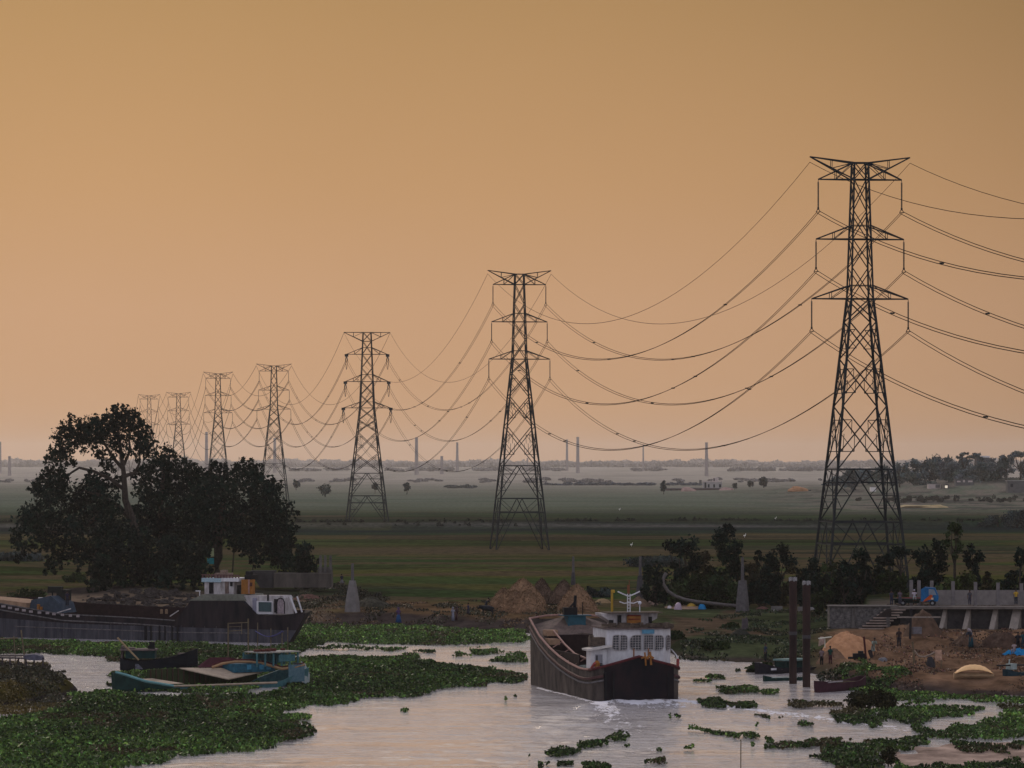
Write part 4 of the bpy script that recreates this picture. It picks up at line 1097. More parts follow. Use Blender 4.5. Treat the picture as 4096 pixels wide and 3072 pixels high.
mb = MB(); x0, x1 = sl(740), bx1 - 0.3; mb.prism([(x0, .15), (x1, .15), (x1 - 1.7, BW / 2), (x1 - 4.6, BW - .15), (x0, BW - .15)], 'z', 2.8, 2.9); mb.build('deck', mat('barge deck', (0.05, 0.045, 0.042), 0.85, 0.3), ba)
mb = MB(); pts = [(a, -0.06, z - 0.05) for a, z in side[:8]]; mb.tube(pts, 0.07, 5)
pts = [(a, -0.05, z - 0.75) for a, z in [sz(U, V) for U, V in top]]; mb.tube(pts, 0.08, 5)
mb.tube([(sl(60), -.05, 1.25), (sl(700), -.05, .95), (sl(1000), -.05, 1.0)], 0.06, 5)
mb.build('rub_rail', mat('worn rail', (0.10, 0.09, 0.09), 0.8, 0.5, 3), ba)
for k, (U, V) in enumerate([(16, 2425), (42, 2431), (70, 2437), (98, 2441), (126, 2446), (160, 2450), (192, 2452), (218, 2456), (252, 2459), (284, 2462), (314, 2464)]):
    a, z = sz(U, V); MB().box((a, -0.12, z), (0.52 - 0.014 * k, 0.06, 0.26)).build('freeing_port', mat('pale port plate', (0.26, 0.22, 0.22), 0.7, 0.4, 8), ba)
for U in (585, 606, 640, 662, 690, 712):
    a, z = sz(U, 2510); MB().box((a, -.1, z - 1.1), (0.16 + 0.16 * (U % 4 == 1), .14, 2.6)).build('fender_bar', black, ba)
for U in range(20, 1000, 47): a, z = sz(U, 2500); MB().box((a, -.03, 0.6), (0.05, .06, 2.2)).build('plate_seam', mat('seam', (0.07, 0.06, 0.065), 0.8, 0.5, 3), ba)
# sand, tarpaulin and men on the left part
mb = MB(); a0, z0 = sz(-200, 2392); a1, z1 = sz(95, 2412)
mb.prism([(a0, z0 - .8), (a0, z0 + .25), (sz(5, 2404)[0], sz(5, 2404)[1] + .1), (a1, z1), (a1, z1 - .7)], 'y', .5, 5.5); mb.build('sand_load', sandm, ba)
a, z = sz(170, 2420); mb = MB(); mb.prism([(a - 2.6, z - .9), (a - 2.2, z + .5), (a + .3, z + 1.0), (a + 1.5, z + .2), (a + 1.9, z - .9)], 'y', 1.2, 4.2); mb.build('tarpaulin', bluegrey, ba)
mb = MB(); a, z = sz(190, 2415); mb.box((a, 3.5, z + 0.9), (1.2, 1.2, 1.2)).box((a - .8, 3, z + 1.5), (1.6, .8, .7), .3); mb.beam((a - 1.2, 3, z + .5), (a - 1.2, 3, z + 1.6), 0.08); mb.build('engine', mat('dark engine', (0.014, 0.016, 0.014), 0.7), ba)
a, z = sz(150, 2398); MB().box((a - .3, 1.5, z + .1), (.85, .4, .18)).build('white_lid', white, ba)
a, z = sz(143, 2437); MB().box((a, .6, z + .25), (.25, .3, .6)).box((a + .35, .6, z + .1), (.2, .3, .35)).build('orange_drum', orange, ba)
for U in (1020 - 385, 655): 
    a, z = sz(U, 2452)
    MB().lathe([(.16, 0), (.16, .45), (.05, .5)], 8, (a, .6, z - .1)).build('bollard', mat('tan bollard', (0.20, 0.13, 0.08), 0.8), ba)
a, z = sz(250, 2440); MB().beam((a - .9, .3, z - .35), (a + .9, .3, z + .15), 0.07).build('gangplank', white2, ba)
a, z = sz(695, 2455); MB().beam((a - .6, .2, z - .3), (a + .5, .2, z + .35), 0.06).build('gangplank', white2, ba)
# superstructure
def ubox(U0, U1, V0, V1, y0, y1, mb=None):
    mb = mb or MB(); s0, zt0 = sz(U0, V0, y0); s1, _ = sz(U1, V0, y0); _, zb0 = sz(U0, V1, y0)
    dy = (y0) * 0.0
    mb.box(((s0 + s1) / 2, (y0 + y1) / 2, (zt0 + zb0) / 2), (s1 - s0, y1 - y0, zt0 - zb0)); return mb
mb = MB(); mb.prism([sz(748, 2403), sz(790, 2385), sz(800, 2378), sz(964, 2378), sz(978, 2403)], 'y', 0.3, 5.0); mb.build('deckhouse_roof', mat('grey green roof', (0.15, 0.15, 0.12), 0.8, 0.25, 2), ba)
mb = MB(); mb.prism([sz(752, 2403), sz(970, 2403), sz(1028, 2462), sz(760, 2462)], 'y', 0.35, 5.0); mb.build('deckhouse', mat('dark house side', (0.03, 0.028, 0.032), 0.8, 0.3), ba)
mb = MB(); mb.prism([sz(966, 2382, .5), sz(1128, 2382, .5), sz(1136, 2392, .5), sz(1138, 2457, .5), sz(1034, 2458, .5), sz(966, 2400, .5)], 'y', 0.5, 2.6); fh = mb.build('forward_cabin', white2, ba)
ubox(1026, 1090, 2404, 2456, 0.38, 0.5).build('window_surround', white, fh)
wn = ubox(1034, 1085, 2408, 2446, 0.30, 0.40).build('window', mat('green dark pane', (0.012, 0.04, 0.045), 0.3, spec=0.5), fh)
ubox(1096, 1108, 2396, 2450, 0.36, 0.52).build('door', black, fh)
mb = MB(); s0, z0 = sz(1123, 2398, .4); mb.prism([(s0 - .42, z0 - 1.55), (s0 + .42, z0 - 1.55), (s0 + .42, z0 - .3), (s0 + .25, z0), (s0, z0 + .1), (s0 - .25, z0), (s0 - .42, z0 - .3)], 'y', 0.40, 0.5); mb2 = MB(); mb2.tube([(s0 - .5, .36, z0 - 1.55), (s0 - .5, .36, z0 - .3), (s0 - .3, .36, z0 + .05), (s0, .36, z0 + .17), (s0 + .3, .36, z0 + .05), (s0 + .5, .36, z0 - .3), (s0 + .5, .36, z0 - 1.55)], .06, 4); mb2.build('door_arch', black, fh); ao = mb.build('arched_door', mat('pinkish door', (0.26, 0.21, 0.22), 0.7, 0.4, 5), fh)
ubox(1068, 1073, 2378, 2404, 0.36, 0.5).build('pipe', black, fh)
ubox(1010, 1026, 2392, 2450, 0.38, 0.5).build('pilaster', mat('lilac grey', (0.22, 0.21, 0.26), 0.7), fh)
mb = MB(); mb.tube([(sz(1156, 2388)[0], .3, sz(1156, 2388)[1]), (sz(1180, 2452)[0], .3, sz(1180, 2452)[1])], 0.12, 5).tube([(sz(1150, 2388)[0], 2.2, sz(1156, 2388)[1]), (sz(1170, 2452)[0], 2.2, sz(1180, 2452)[1])], 0.1, 5); mb.build('stay', white, fh)
wh = ubox(818, 934, 2318, 2376, 1.2, 3.4).build('wheelhouse', white2, ba)
ubox(806, 884, 2312, 2328, 1.0, 4.5).build('fascia', mat('pale blue fascia', (0.30, 0.40, 0.44), 0.6, 0.35, 8), wh)
ubox(884, 953, 2312, 2326, 1.0, 4.5).build('fascia', white, wh)
ubox(836, 852, 2330, 2374, 1.10, 1.25).build('door', black, wh); ubox(920, 929, 2328, 2345, 1.10, 1.25).build('window', black, wh)
ubox(900, 914, 2316, 2374, 1.12, 1.22).build('stain_panel', mat('rusty stain', (0.14, 0.10, 0.085), 0.85, 0.4, 4), wh)
mb = MB()
for U in range(808, 955, 12): ubox(U, U + 4, 2300, 2313, 1.1, 1.2, mb)
ubox(806, 953, 2297, 2301, 1.1, 1.18, mb); mb.build('roof_rail', mat('reddish rail', (0.12, 0.06, 0.06), 0.8), wh)
mb = MB(); ubox(858, 905, 2292, 2312, 1.6, 3.2, mb); ubox(880, 898, 2280, 2296, 1.8, 2.6, mb); mb.build('roof_bundle', mat('tan bundle', (0.20, 0.14, 0.11), 0.9, 0.4, 5), wh)
mb = MB(); ubox(965, 1006, 2318, 2376, 1.2, 2.0, mb); oc = mb.build('aft_cabin', orange, ba)
ubox(1000, 1007, 2330, 2345, 1.08, 1.2).build('window', mat('red brown pane', (0.06, 0.015, 0.012), 0.5), oc)
ubox(992, 998, 2318, 2374, 1.14, 1.2).build('door_frame', pinkp, oc)
mb = MB(); ubox(978, 1005, 2300, 2320, 1.4, 3.0, mb); mb.box((sz(990, 2296, 1.8)[0], 2.2, sz(990, 2294, 1.8)[1]), (.5, .8, .5)); mb.build('funnel', black, oc)
mb = MB(); a, z = sz(788, 2370); mb.beam((a, .6, z - .6), (a, .6, z + .2), .06).box((a - .2, .6, z + .15), (.6, .1, .1)); mb.build('davit', white, ba)
MB().prism([sz(944, 2330, 2), sz(962, 2376, 2), sz(944, 2376, 2)], 'y', 2, 3).build('black_wedge', black, ba)  # black wedge in the gap between wheelhouse and aft cabin

# --- dark wooden boat with green hut and leaning pole
d1 = 406.0
def side_boat(name, label, cat, U0, Vw0, U1, Vw1, group=None):
    a = Vector((px(U0, Gd(Vw0)), Gd(Vw0), 0)); b_ = Vector((px(U1, Gd(Vw1)), Gd(Vw1), 0))
    t_ = thing(name, label, cat, a, math.atan2(b_.y - a.y, b_.x - a.x), group)
    D = (b_ - a).normalized()
    def q(U, V, back=0.0):
        u = (U - CX) / F; s_ = (u * a.y - a.x) / (D.x - u * D.y); return (s_, zat(V, a.y + D.y * s_ + back))
    return t_, q, (b_ - a).length
c1, q, L1 = side_boat('wooden_boat', 'black high-bowed wooden boat with a green hut and a pole leaning on it', 'boat', 486, 2682, 768, 2682)
g = [q(482, 2590), q(484, 2630), q(560, 2642), q(640, 2636), q(700, 2624), q(750, 2607), q(790, 2596)]
bt = [1.1, 1.5, 1.8, 1.8, 1.5, .9, .12]
mb = loft([(x, w_, w_ * .8 if i < 6 else .05, max(z, .6), -.5) for i, ((x, z), w_) in enumerate(zip([q(484, 2630), q(520, 2640), q(580, 2641), q(640, 2636), q(700, 2622), q(750, 2608), q(791, 2592)], bt))], .1, .35); mb.build('hull', navy, c1)
x0, z0 = q(505, 2600); x1, z1 = q(622, 2632)
MB().box(((x0 + x1) / 2, .2, (z0 + z1) / 2), (x1 - x0, 2.2, z0 - z1)).build('hut', mat('dark green hut', (0.008, 0.035, 0.035), 0.7, 0.3, 2), c1)
MB().box(((x0 + x1) / 2 - .2, .2, z0 + .04), (x1 - x0 + .7, 2.7, .14)).box((x0 + .2, .2, z0 + .16), (1.2, 1.2, .14)).build('roof', mat('grey brown roof', (0.12, 0.09, 0.085), 0.85, 0.35, 3), c1)
MB().box((x0 - .35, .1, z0 - .4), (.18, 1.8, 1.6)).build('stern_frame', mat('old wood', (0.10, 0.075, 0.07), 0.85, 0.3, 3), c1)
p0, p1 = q(476, 2548), q(562, 2636); MB().beam((p0[0], -1.6, p0[1]), (p1[0], -1.9, p1[1]), .09, 6).build('leaning_pole', woodl, c1)
MB().box((x1 - .3, -.2, z0 + .35), (.5, .5, .9)).box((x0 + 2.2, 0, z0 + .25), (.3, .3, .4)).build('stove', black, c1)
mb = MB(); xx, zz = q(735, 2604); mb.box((xx, 0, zz - .25), (1.1, 1.2, .12)); mb.build('fore_deck', mat('old wood', (0.1, 0.07, 0.06)), c1)
MB().box((1.8, -1.62, .45), (.7, .06, .5)).build('tyre_fender', mat('worn rubber', (0.10, 0.10, 0.12), 0.7, 0.5, 6), c1)

# --- long blue-green boat stuck in the hyacinth
c2, q, L2 = side_boat('cargo_boat', 'long teal and green open boat stuck in the hyacinth, maroon and cream decking', 'boat', 440, 2768, 1200, 2738)
S2 = [(q(455, 2690), .25, .1), (q(480, 2700), .9, .5), (q(540, 2724), 1.6, 1.2), (q(640, 2742), 2.1, 1.8), (q(760, 2746), 2.3, 2.1), (q(900, 2742), 2.3, 2.1), (q(1050, 2728), 2.2, 2.0), (q(1100, 2708), 2.1, 1.8), (q(1160, 2682), 1.8, 1.4), (q(1205, 2668), 1.2, .7)]
loft([(x, w_, wb_, max(z, .35), -.5) for ((x, z), w_, wb_) in S2], .12, .25).build('hull', teal, c2)
loft([(x - .05, w_ + .05, wb_ + .06, max(z, .35) + .02, -.5) for ((x, z), w_, wb_) in S2[:4]], .1, .22).build('bow_paint', dteal, c2)
mb = MB(); P_ = [(x, -w_ - .03, max(z, .35) + .05) for ((x, z), w_, wb_) in S2]; mb.tube(P_[:4], .12, 5); mb.build('bow_rail', mat('light teal rail', (0.13, 0.27, 0.27), 0.6), c2)
mb = MB(); mb.tube(P_[3:7], .10, 5); P2 = [(x, w_ + .03, max(z, .35) + .35) for ((x, z), w_, wb_) in S2]; mb.tube(P2[2:8], .09, 5); mb.build('gunwale', creamp, c2)
xh0, _ = q(640, 2740); xh1, _ = q(860, 2740); xh2, _ = q(1080, 2735)
mb = MB(); mb.add([(xh0 - 2.0, -1.3, .6), (xh0 + 1.2, -2.0, .62), (xh0 + .2, 1.6, .95), (xh0 - 2.4, 1.0, .95)], [(0, 1, 2, 3)]); mb.build('fore_deck', creamp, c2)
mb = MB(); mb.box(((xh0 + xh2) / 2, 2.05, .95), (xh2 - xh0, .1, 1.5)); lin = mb.build('hold_lining', mat('olive plank lining', (0.035, 0.045, 0.018), 0.85, 0.4, 3, stretch=(4, 1, .3)), c2)
mb = MB()
for k in range(11): mb.box((xh0 + .3 + k * (xh1 - xh0) / 10, 1.95, 1.0), (.09, .12, 1.4))
mb.build('ribs', mat('rib wood', (0.06, 0.035, 0.025), 0.85), lin)
mb = MB(); xa, xb, xc = q(770, 2700)[0], q(1085, 2710)[0], q(870, 2730)[0]
mb.add([(xa, 2.1, 1.75), (xb, 2.0, 1.55), (xb, 0.6, 1.35), (xc, -1.7, .85), (xa, 2.1, 1.66), (xb, 2.0, 1.46), (xb, .6, 1.26), (xc, -1.7, .76)], [(0, 3, 2, 1), (4, 5, 6, 7), (0, 4, 7, 3), (3, 7, 6, 2), (2, 6, 5, 1)]); mb.build('cream_hatch', creamp, c2)
mb = MB(); xm0, xm1, xm2 = q(845, 2690)[0], q(900, 2670)[0], q(1080, 2690)[0]
mb.add([(xm0, 2.2, 1.8), (xm1, 2.4, 2.55), (q(980, 2670)[0], 2.4, 2.5), (xm2, 1.2, 1.75), (xm0, 1.9, 1.7)], [(0, 4, 3, 2, 1)]); mb.build('maroon_hatch', mat('maroon canvas', (0.060, 0.016, 0.022), 0.8, 0.25, 2), c2)
mb = MB(); ar = [q(888, 2672), q(920, 2656), q(960, 2648), q(1010, 2648), q(1050, 2654), q(1080, 2666), q(1100, 2674), q(1130, 2666), q(1168, 2656)]
mb.tube([(x, -1.9 if i > 6 else 1.6 - i * .45, z) for i, (x, z) in enumerate(ar)], .13, 6); mb.build('arched_rail', mat('tan rail', (0.32, 0.19, 0.10), 0.7, 0.2, 3), c2)
mb = MB(); mb.tube([(x, (-1.9 if i > 6 else 1.6 - i * .45), z + .2) for i, (x, z) in enumerate(ar)], .06, 5); mb.build('upper_rail', maroon, c2)
x0, z0 = q(935, 2660); x1, z1 = q(1095, 2690)
MB().box(((x0 + x1) / 2, .9, z0 - .3), (x1 - x0, 2.2, .75)).build('stern_house', mat('deep blue paint', (0.02, 0.09, 0.13), 0.6, 0.4, 3), c2)
for U in (990, 1040, 1068): a, z = q(U, 2668); MB().box((a, -.25, z), (.45, .06, .42)).build('window', bluep, c2)
x0, z0 = q(1005, 2612); x1, z1 = q(1168, 2660)
mb = MB()
for k in range(6): xx = x0 + (x1 - x0) * k / 5; mb.beam((xx, -.9, z1), (xx, -.9, z0), .09); mb.beam((xx, 1.2, z1), (xx, 1.2, z0), .09)
mb.box(((x0 + x1) / 2, 1.25, (z0 + z1) / 2), (x1 - x0, .06, (z0 - z1) * .7)); mb.box((x0 + (x1 - x0) * .72, -.95, (z0 + z1) / 2 + .1), ((x1 - x0) * .4, .06, (z0 - z1) * .5)); mb.build('canopy_posts', teal, c2)
mb = MB(); mb.box(((x0 + x1) / 2 + .2, .15, z0 + .05), (x1 - x0, 2.5, .1)); mb.build('canopy', mat('pale worn canopy', (0.20, 0.20, 0.18), 0.7, c2=(0.42, 0.38, 0.33), scale=4), c2)
mb = MB(); random.seed(9)
for k in range(9): mb.box((random.uniform(x0 + .4, x1), random.uniform(-.8, 1), z0 + .2), (random.uniform(.2, .8), .4, random.uniform(.1, .3)), random.uniform(0, 2))
mb.build('roof_clutter', mat('red brown clutter', (0.09, 0.025, 0.02), 0.8, 0.6, 8), c2)
xe, _ = q(1180, 2700)
mb = MB(); mb.add([(xe - .6, -1.75, 2.2), (xe + .3, -1.2, 1.9), (xe + 1.05, -.8, .9), (xe + 1.0, -.8, -.1), (xe - .5, -1.8, -.1), (xe + .2, .8, 2.0), (xe + 1.0, .8, .9), (xe + .9, .8, -.1)], [(0, 4, 3, 2, 1), (1, 2, 6, 5), (2, 3, 7, 6)]); mb.build('stern_panel', mat('chalky white teal', (0.16, 0.28, 0.28), 0.7, c2=(0.46, 0.44, 0.42), scale=2.2), c2)
mb = MB(); mb.box((xe - 1.2, -1.95, 1.15), (1.7, .08, 1.5)); mb.build('quarter_panel', mat('flaked blue', (0.05, 0.12, 0.15), 0.7, c2=(0.13, 0.20, 0.22), scale=3), c2)

# --- small boats by the steel piles
d_ = mat('dark violet planks', (0.014, 0.013, 0.018), 0.7, 0.4, 2.0)
def small_boat(label, U0, V0, U1, V1, beam, h0, hm, h1, m, extra=None, m_in=None):
    t_, q_, L_ = side_boat('wooden_boat', label, 'boat', U0, V0, U1, V1)
    S = []
    for k in range(9):
        f = k / 8; w_ = beam / 2 * max(0.12, math.sin(math.pi * min(max(f, .04), .96)) ** .55)
        z = hm + (h0 - hm) * max(0, 1 - f * 3) ** 1.5 + (h1 - hm) * max(0, f * 3 - 2) ** 1.5
        S.append((f * L_, w_, w_ * .8, z, -.3))
    loft(S, .07, .12).build('hull', m, t_)
    mb = MB()
    for f in (.25, .5, .72): mb.box((f * L_, 0, hm - .06), (.25, beam * .8, .05))
    mb.build('thwarts', m_in or wood, t_)
    return t_, q_, L_
sb1, q, L_ = small_boat('dark open boat with pale green canopy moored by the left steel pile', 3028, 2697, 3330, 2680, 2.0, 1.1, .45, .5, d_)
a, z = q(3120, 2640); b_, _ = q(3208, 2640)
MB().box(((a + b_) / 2, 0, z), (b_ - a, 1.7, .16)).build('canopy', mat('pale green canopy', (0.14, 0.22, 0.20), 0.7), sb1)
MB().beam((a + .1, -.7, .3), (a + .1, -.7, z), .04).beam((b_ - .1, -.7, .3), (b_ - .1, -.7, z), .04).beam((a + .1, .7, .3), (a + .1, .7, z), .04).beam((b_ - .1, .7, .3), (b_ - .1, .7, z), .04).box(((a + b_) / 2, .1, .75), ((b_ - a) * .9, 1.2, .6)).build('canopy_posts', dteal, sb1)
MB().box((1.4, -.85, .45), (.7, .08, .18)).build('pale_patch', white, sb1)
sb2, q, L_ = small_boat('low green canoe with a pale deck line, floating before the two steel piles', 3055, 2724, 3228, 2720, 1.1, .5, .25, .35, dteal)
MB().box((1.9, -.1, .30), (2.6, .7, .06)).build('deck_board', mat('pale grey green board', (0.30, 0.34, 0.31), 0.7), sb2)
sb3, q, L_ = small_boat('maroon wooden boat half hidden by the olive bush, right of the steel piles', 3268, 2770, 3452, 2752, 2.0, 1.0, .75, 1.1, mat('dull maroon planks', (0.050, 0.018, 0.026), 0.7, 0.3, 1.5))
MB().box((1.6, -.95, .88), (2.6, .08, .1)).build('pale_strake', mat('pale grey strake', (0.3, 0.27, 0.27), .7, .4, 6), sb3)
# boat and covered shapes at the far right
sb4, q, L_ = small_boat('small teal boat at the right edge with a long black pole across it', 4020, 2752, 4180, 2742, 1.8, .9, .5, 1.0, mat('dark blue green hull', (0.010, 0.035, 0.048), 0.6, .3, 2))
sb4.location.z = 0.75
MB().beam((-1.9, -.6, 1.3), (3.2, .3, 1.15), .07, 6).build('pole', black, sb4)
MB().box((.9, 0, 1.1), (.8, .6, .5)).beam((.55, 0, 1.2), (.65, 0, 1.75), .06).build('helm_post', mat('pale post', (0.3, 0.36, 0.34), .6), sb4)

o = P(3895, 2712); s = o.y / F
cb = thing('covered_boat', 'boat hull under a domed yellow orange tarpaulin on the right-hand shore', 'boat', o, R(-3))
mb = MB(); nx, ny = 15, 6; vs = []
for i in range(nx + 1):
    for j in range(ny + 1):
        u_ = i / nx * 2 - 1; v_ = j / ny * 2 - 1
        vs.append((u_ * 1.65, v_ * .95, .42 + .74 * (1 - abs(u_) ** 2.4) * (1 - .55 * v_ * v_) + .03 * math.sin(i * 3.1 + j)))
mb.add(vs, [(i * (ny + 1) + j, (i + 1) * (ny + 1) + j, (i + 1) * (ny + 1) + j + 1, i * (ny + 1) + j + 1) for i in range(nx) for j in range(ny)])
to = mb.build('tarpaulin', mat('orange yellow tarpaulin', (0.88, 0.54, 0.25), 0.7, 0.08, 1.0), cb, smooth=True)
sdf = to.modifiers.new('thick', 'SOLIDIFY'); sdf.thickness = 0.04
S = [(-1.75 + k * .5, 1.08 * math.sin(math.pi * (k + .6) / 8.2) ** .5, .7 * math.sin(math.pi * (k + .6) / 8.2) ** .5, .42, -.1) for k in range(8)]
loft(S, .06, .2).build('hull', mat('tan hull', (0.42, 0.29, 0.17), .8, .2, 2), cb)

# --- steel piles
pile_m = mat('rusty steel pile', (0.020, 0.013, 0.012), 0.8, c2=(0.050, 0.028, 0.024), scale=1.2, bump=0.2, stretch=(1, 1, .3))
for (U, Vb, Vt, lab) in ((3172, 2735, 2322, 'left one of the two tall rusty steel piles standing in the river, ragged top'), (3226, 2748, 2337, 'right one of the two tall rusty steel piles standing in the river, notched pale top')):
    d = Gd(Vb); o = Vector((px(U, d), d, 0)); h = zat(Vt, d)
    t_ = thing('steel_pile', lab, 'pile', o, 0, 'steel piles in the river')
    mb = MB(); mb.lathe([(.34, -1.0), (.34, h * .55), (.35, h * .55 + .02), (.35, h)], 18); mb.build('tube', pile_m, t_)
    mb = MB()
    for k in range(14):
        if k in (3, 10): continue
        a_ = 2 * math.pi * k / 14; mb.box((.34 * math.cos(a_), .34 * math.sin(a_), h + .12), (.06, .16, .26 + .06 * (k % 3)), a_)
    mb.build('rim', mat('pale torn rim', (0.26, 0.25, 0.25), .8, .4, 6), t_)
    MB().lathe([(.37, h * .5 - .25), (.37, h * .5 + .05)], 18).build('band', mat('grey band', (0.065, 0.06, 0.065), .8), t_)

# --- bamboo fishing frame with blue net, poles and jetty
fr = thing('fishing_frame', 'bamboo poles and rails with a sagging blue net, before the barge bow', 'fishing frame', (px(1000, 425), 425, 0))
PX = lambda U: px(U, 425) - px(1000, 425); ZX = lambda V: zat(V, 425)
for (U, Vt, Vb) in ((912, 2492, 2620), (992, 2475, 2650), (1028, 2492, 2590), (1082, 2515, 2640), (1128, 2530, 2620), (1150, 2510, 2600)):
    MB().beam((PX(U), .02 * U % 1.5, -0.6), (PX(U), .02 * U % 1.5, ZX(Vt)), .075 if U in (992, 912) else .05, 6).build('pole', wood, fr)
MB().beam((PX(912), .3, ZX(2494)), (PX(992), .3, ZX(2490)), .05).beam((PX(912), .3, ZX(2525)), (PX(968), .3, ZX(2522)), .05).beam((PX(966), .3, ZX(2494)), (PX(966), .3, ZX(2538)), .04).beam((PX(912), .3, ZX(2508)), (PX(966), .3, ZX(2506)), .03).build('rails', wood, fr)
vs = []; nn = 12
for i in range(nn + 1):
    for j in range(4):
        f = i / nn; U = 1020 + f * 110; V = 2524 + 22 * math.sin(math.pi * f) + j * 2.0
        vs.append((PX(U), -.2 + j * .8, ZX(V)))
net = MB().add(vs, [(i * 4 + j, i * 4 + j + 1, i * 4 + 4 + j + 1, i * 4 + 4 + j) for i in range(nn) for j in range(3)]).build('net', mat('blue violet net', (0.10, 0.10, 0.26), .9, .3, 5), fr)
net.modifiers.new('t', 'SOLIDIFY').thickness = .05
jt = thing('bamboo_jetty', 'low bamboo jetty with a grey blue cover at the left edge of the water', 'jetty', (px(90, 405), 405, 0))
JX = lambda U: px(U, 405) - px(90, 405); JZ = lambda V: zat(V, 405)
mb = MB()
for k, U in enumerate((-40, 8, 40, 72, 104, 135, 172)): mb.beam((JX(U), .3 * (k % 2), -.6), (JX(U), .3 * (k % 2), JZ(2632)), .10)
mb.beam((JX(-60), 0, JZ(2630)), (JX(176), 0, JZ(2634)), .09); mb.build('posts', mat('dark jetty wood', (0.05, 0.04, 0.045), .85, .4, 3), jt)
MB().box((JX(20), .8, JZ(2624)), (3.6, 1.6, .12)).build('walkway', mat('dark jetty wood', (0.05, 0.04, 0.045)), jt)
mb = MB(); mb.prism([(JX(95), JZ(2632)), (JX(100), JZ(2620)), (JX(140), JZ(2616)), (JX(165), JZ(2624)), (JX(172), JZ(2640)), (JX(120), JZ(2640))], 'y', -.6, 1.6); mb.build('cover', mat('grey violet cover', (0.09, 0.09, 0.12), .8, .35, 3), jt)
for (U0, V0, U1, V1, lab) in ((55, 2545, 66, 2625, 'thinner upright bamboo pole behind the jetty'), (84, 2520, 106, 2632, 'tall leaning bamboo pole behind the jetty')):
    p = Vector((px(U1, 408), 408, -.5)); mb = MB(); mb.beam((0, 0, 0), (px(U0, 408) - p.x, 0, zat(V0, 408) + .5), .075 if U0 > 60 else .05, 6)
    tag(mb.build('bamboo_pole', wood, None, p), lab, 'pole', 'poles behind the jetty')
p = Vector((px(2963, Gd(3090)), Gd(3090), -.3)); tag(MB().beam((0, 0, 0), (.01, 0, zat(2958, p.y) + .3), .035, 6).build('thin_stake', wood, None, p), 'thin upright stake in the water at the bottom of the picture', 'stake')
mb = MB(); mb.beam((px(-200, 404), 404, zat(2566, 404)), (px(72, 404), 404, zat(2552, 404)), .06, 6); tag(mb.build('bamboo_rail', wood), 'horizontal bamboo rail at the left edge, tied to the upright pole', 'rail')
# ------------------------------------------------------------------ terrace, walls and stairs on the right
DT = 460.5
tx = lambda U: px(U, DT)
stone = mat('rough stone wall', (0.030, 0.028, 0.028), 0.95, c2=(0.17, 0.155, 0.145), scale=2.4, bump=0.6)
rw = thing('retaining_wall', 'rough stone retaining wall left of the earth-side stairs', 'wall', (0, 0, 0))
z_top, z_lo = 4.05, 0.6
MB().box(((tx(3318) + tx(3590)) / 2, DT + 1.5, (z_top + z_lo) / 2), (tx(3590) - tx(3318), 3.2, z_top - z_lo)).build('stonework', stone, rw)
MB().box(((tx(3318) + tx(3590)) / 2, DT + 1.4, z_top + .06), (tx(3590) - tx(3318) + .2, 3.4, .12)).build('coping', conc, rw)
mb = MB(); mb.box((tx(3412), DT - .15, 2.2), (.35, .15, 3.4)); mb.build('pilaster', conc, rw)
stt = thing('staircase', 'broad concrete stairs climbing left to right up the stone wall', 'stairs', (0, 0, 0))
steps = 11
for k in range(steps):
    f = k / (steps - 1); U = 3395 + f * 150; z = 1.15 + f * 2.8; wd = 2.9 - f * 0.6
    MB().box((tx(U) + wd / 2 - .3, DT - 3.2 + f * 2.6, z - .2), (wd, .9, .13)).build('step', mat('worn step', (0.26, 0.20, 0.165), .9, .25, 2), stt)
mb = MB(); mb.prism([(tx(3395), .5), (tx(3560), .5), (tx(3560), 3.9), (tx(3545), 3.9), (tx(3400), 1.0)], 'y', DT - 1.6, DT - .2); mb.build('stair_core', mat('stair core', (0.030, 0.024, 0.022), .95, .35, 2), stt)
MB().box((tx(3582), DT - .06, 2.6), (1.0, .14, 2.3)).build('dark_opening', black, stt)
MB().box((tx(3545), DT - 2.2, 1.9), (.35, .4, 2.2)).build('end_pier', conc, stt)
bw = thing('buttressed_wall', 'terrace wall with slanting concrete buttresses along the right shore', 'wall', (0, 0, 0))
MB().box(((tx(3590) + tx(4500)) / 2, DT + 1.6, 2.1), (tx(4500) - tx(3590), 2.6, 3.5)).build('wall_face', mat('dark soaked wall', (0.022, 0.021, 0.023), .95, c2=(0.070, 0.062, 0.060), scale=1.2, bump=.4), bw)
MB().box(((tx(3560) + tx(4500)) / 2, DT + .9, 3.95), (tx(4500) - tx(3560), 3.4, .26)).build('top_slab', mat('slab edge', (0.13, 0.11, 0.095), .9, .25, 1.5), bw)
for k, (U, w_) in enumerate(((3782, 16), (3876, 18), (3984, 20), (4070, 34), (4190, 22), (4300, 22))):
    xt = tx(U); xb = tx(U - 36); ws = w_ / F * DT
    mb = MB(); mb.add([(xt - ws / 2, DT + .2, 3.82), (xt + ws / 2, DT + .2, 3.82), (xb + ws / 2, DT - 2.1, .6), (xb - ws / 2, DT - 2.1, .6), (xt - ws / 2, DT + .4, .6), (xt + ws / 2, DT + .4, .6)],
                      [(0, 3, 2, 1), (0, 4, 3), (1, 2, 5), (0, 1, 5, 4), (3, 4, 5, 2)])
    mb.build('buttress', mat('pale buttress', (0.26, 0.22, 0.185), .9, .2, 2), bw)
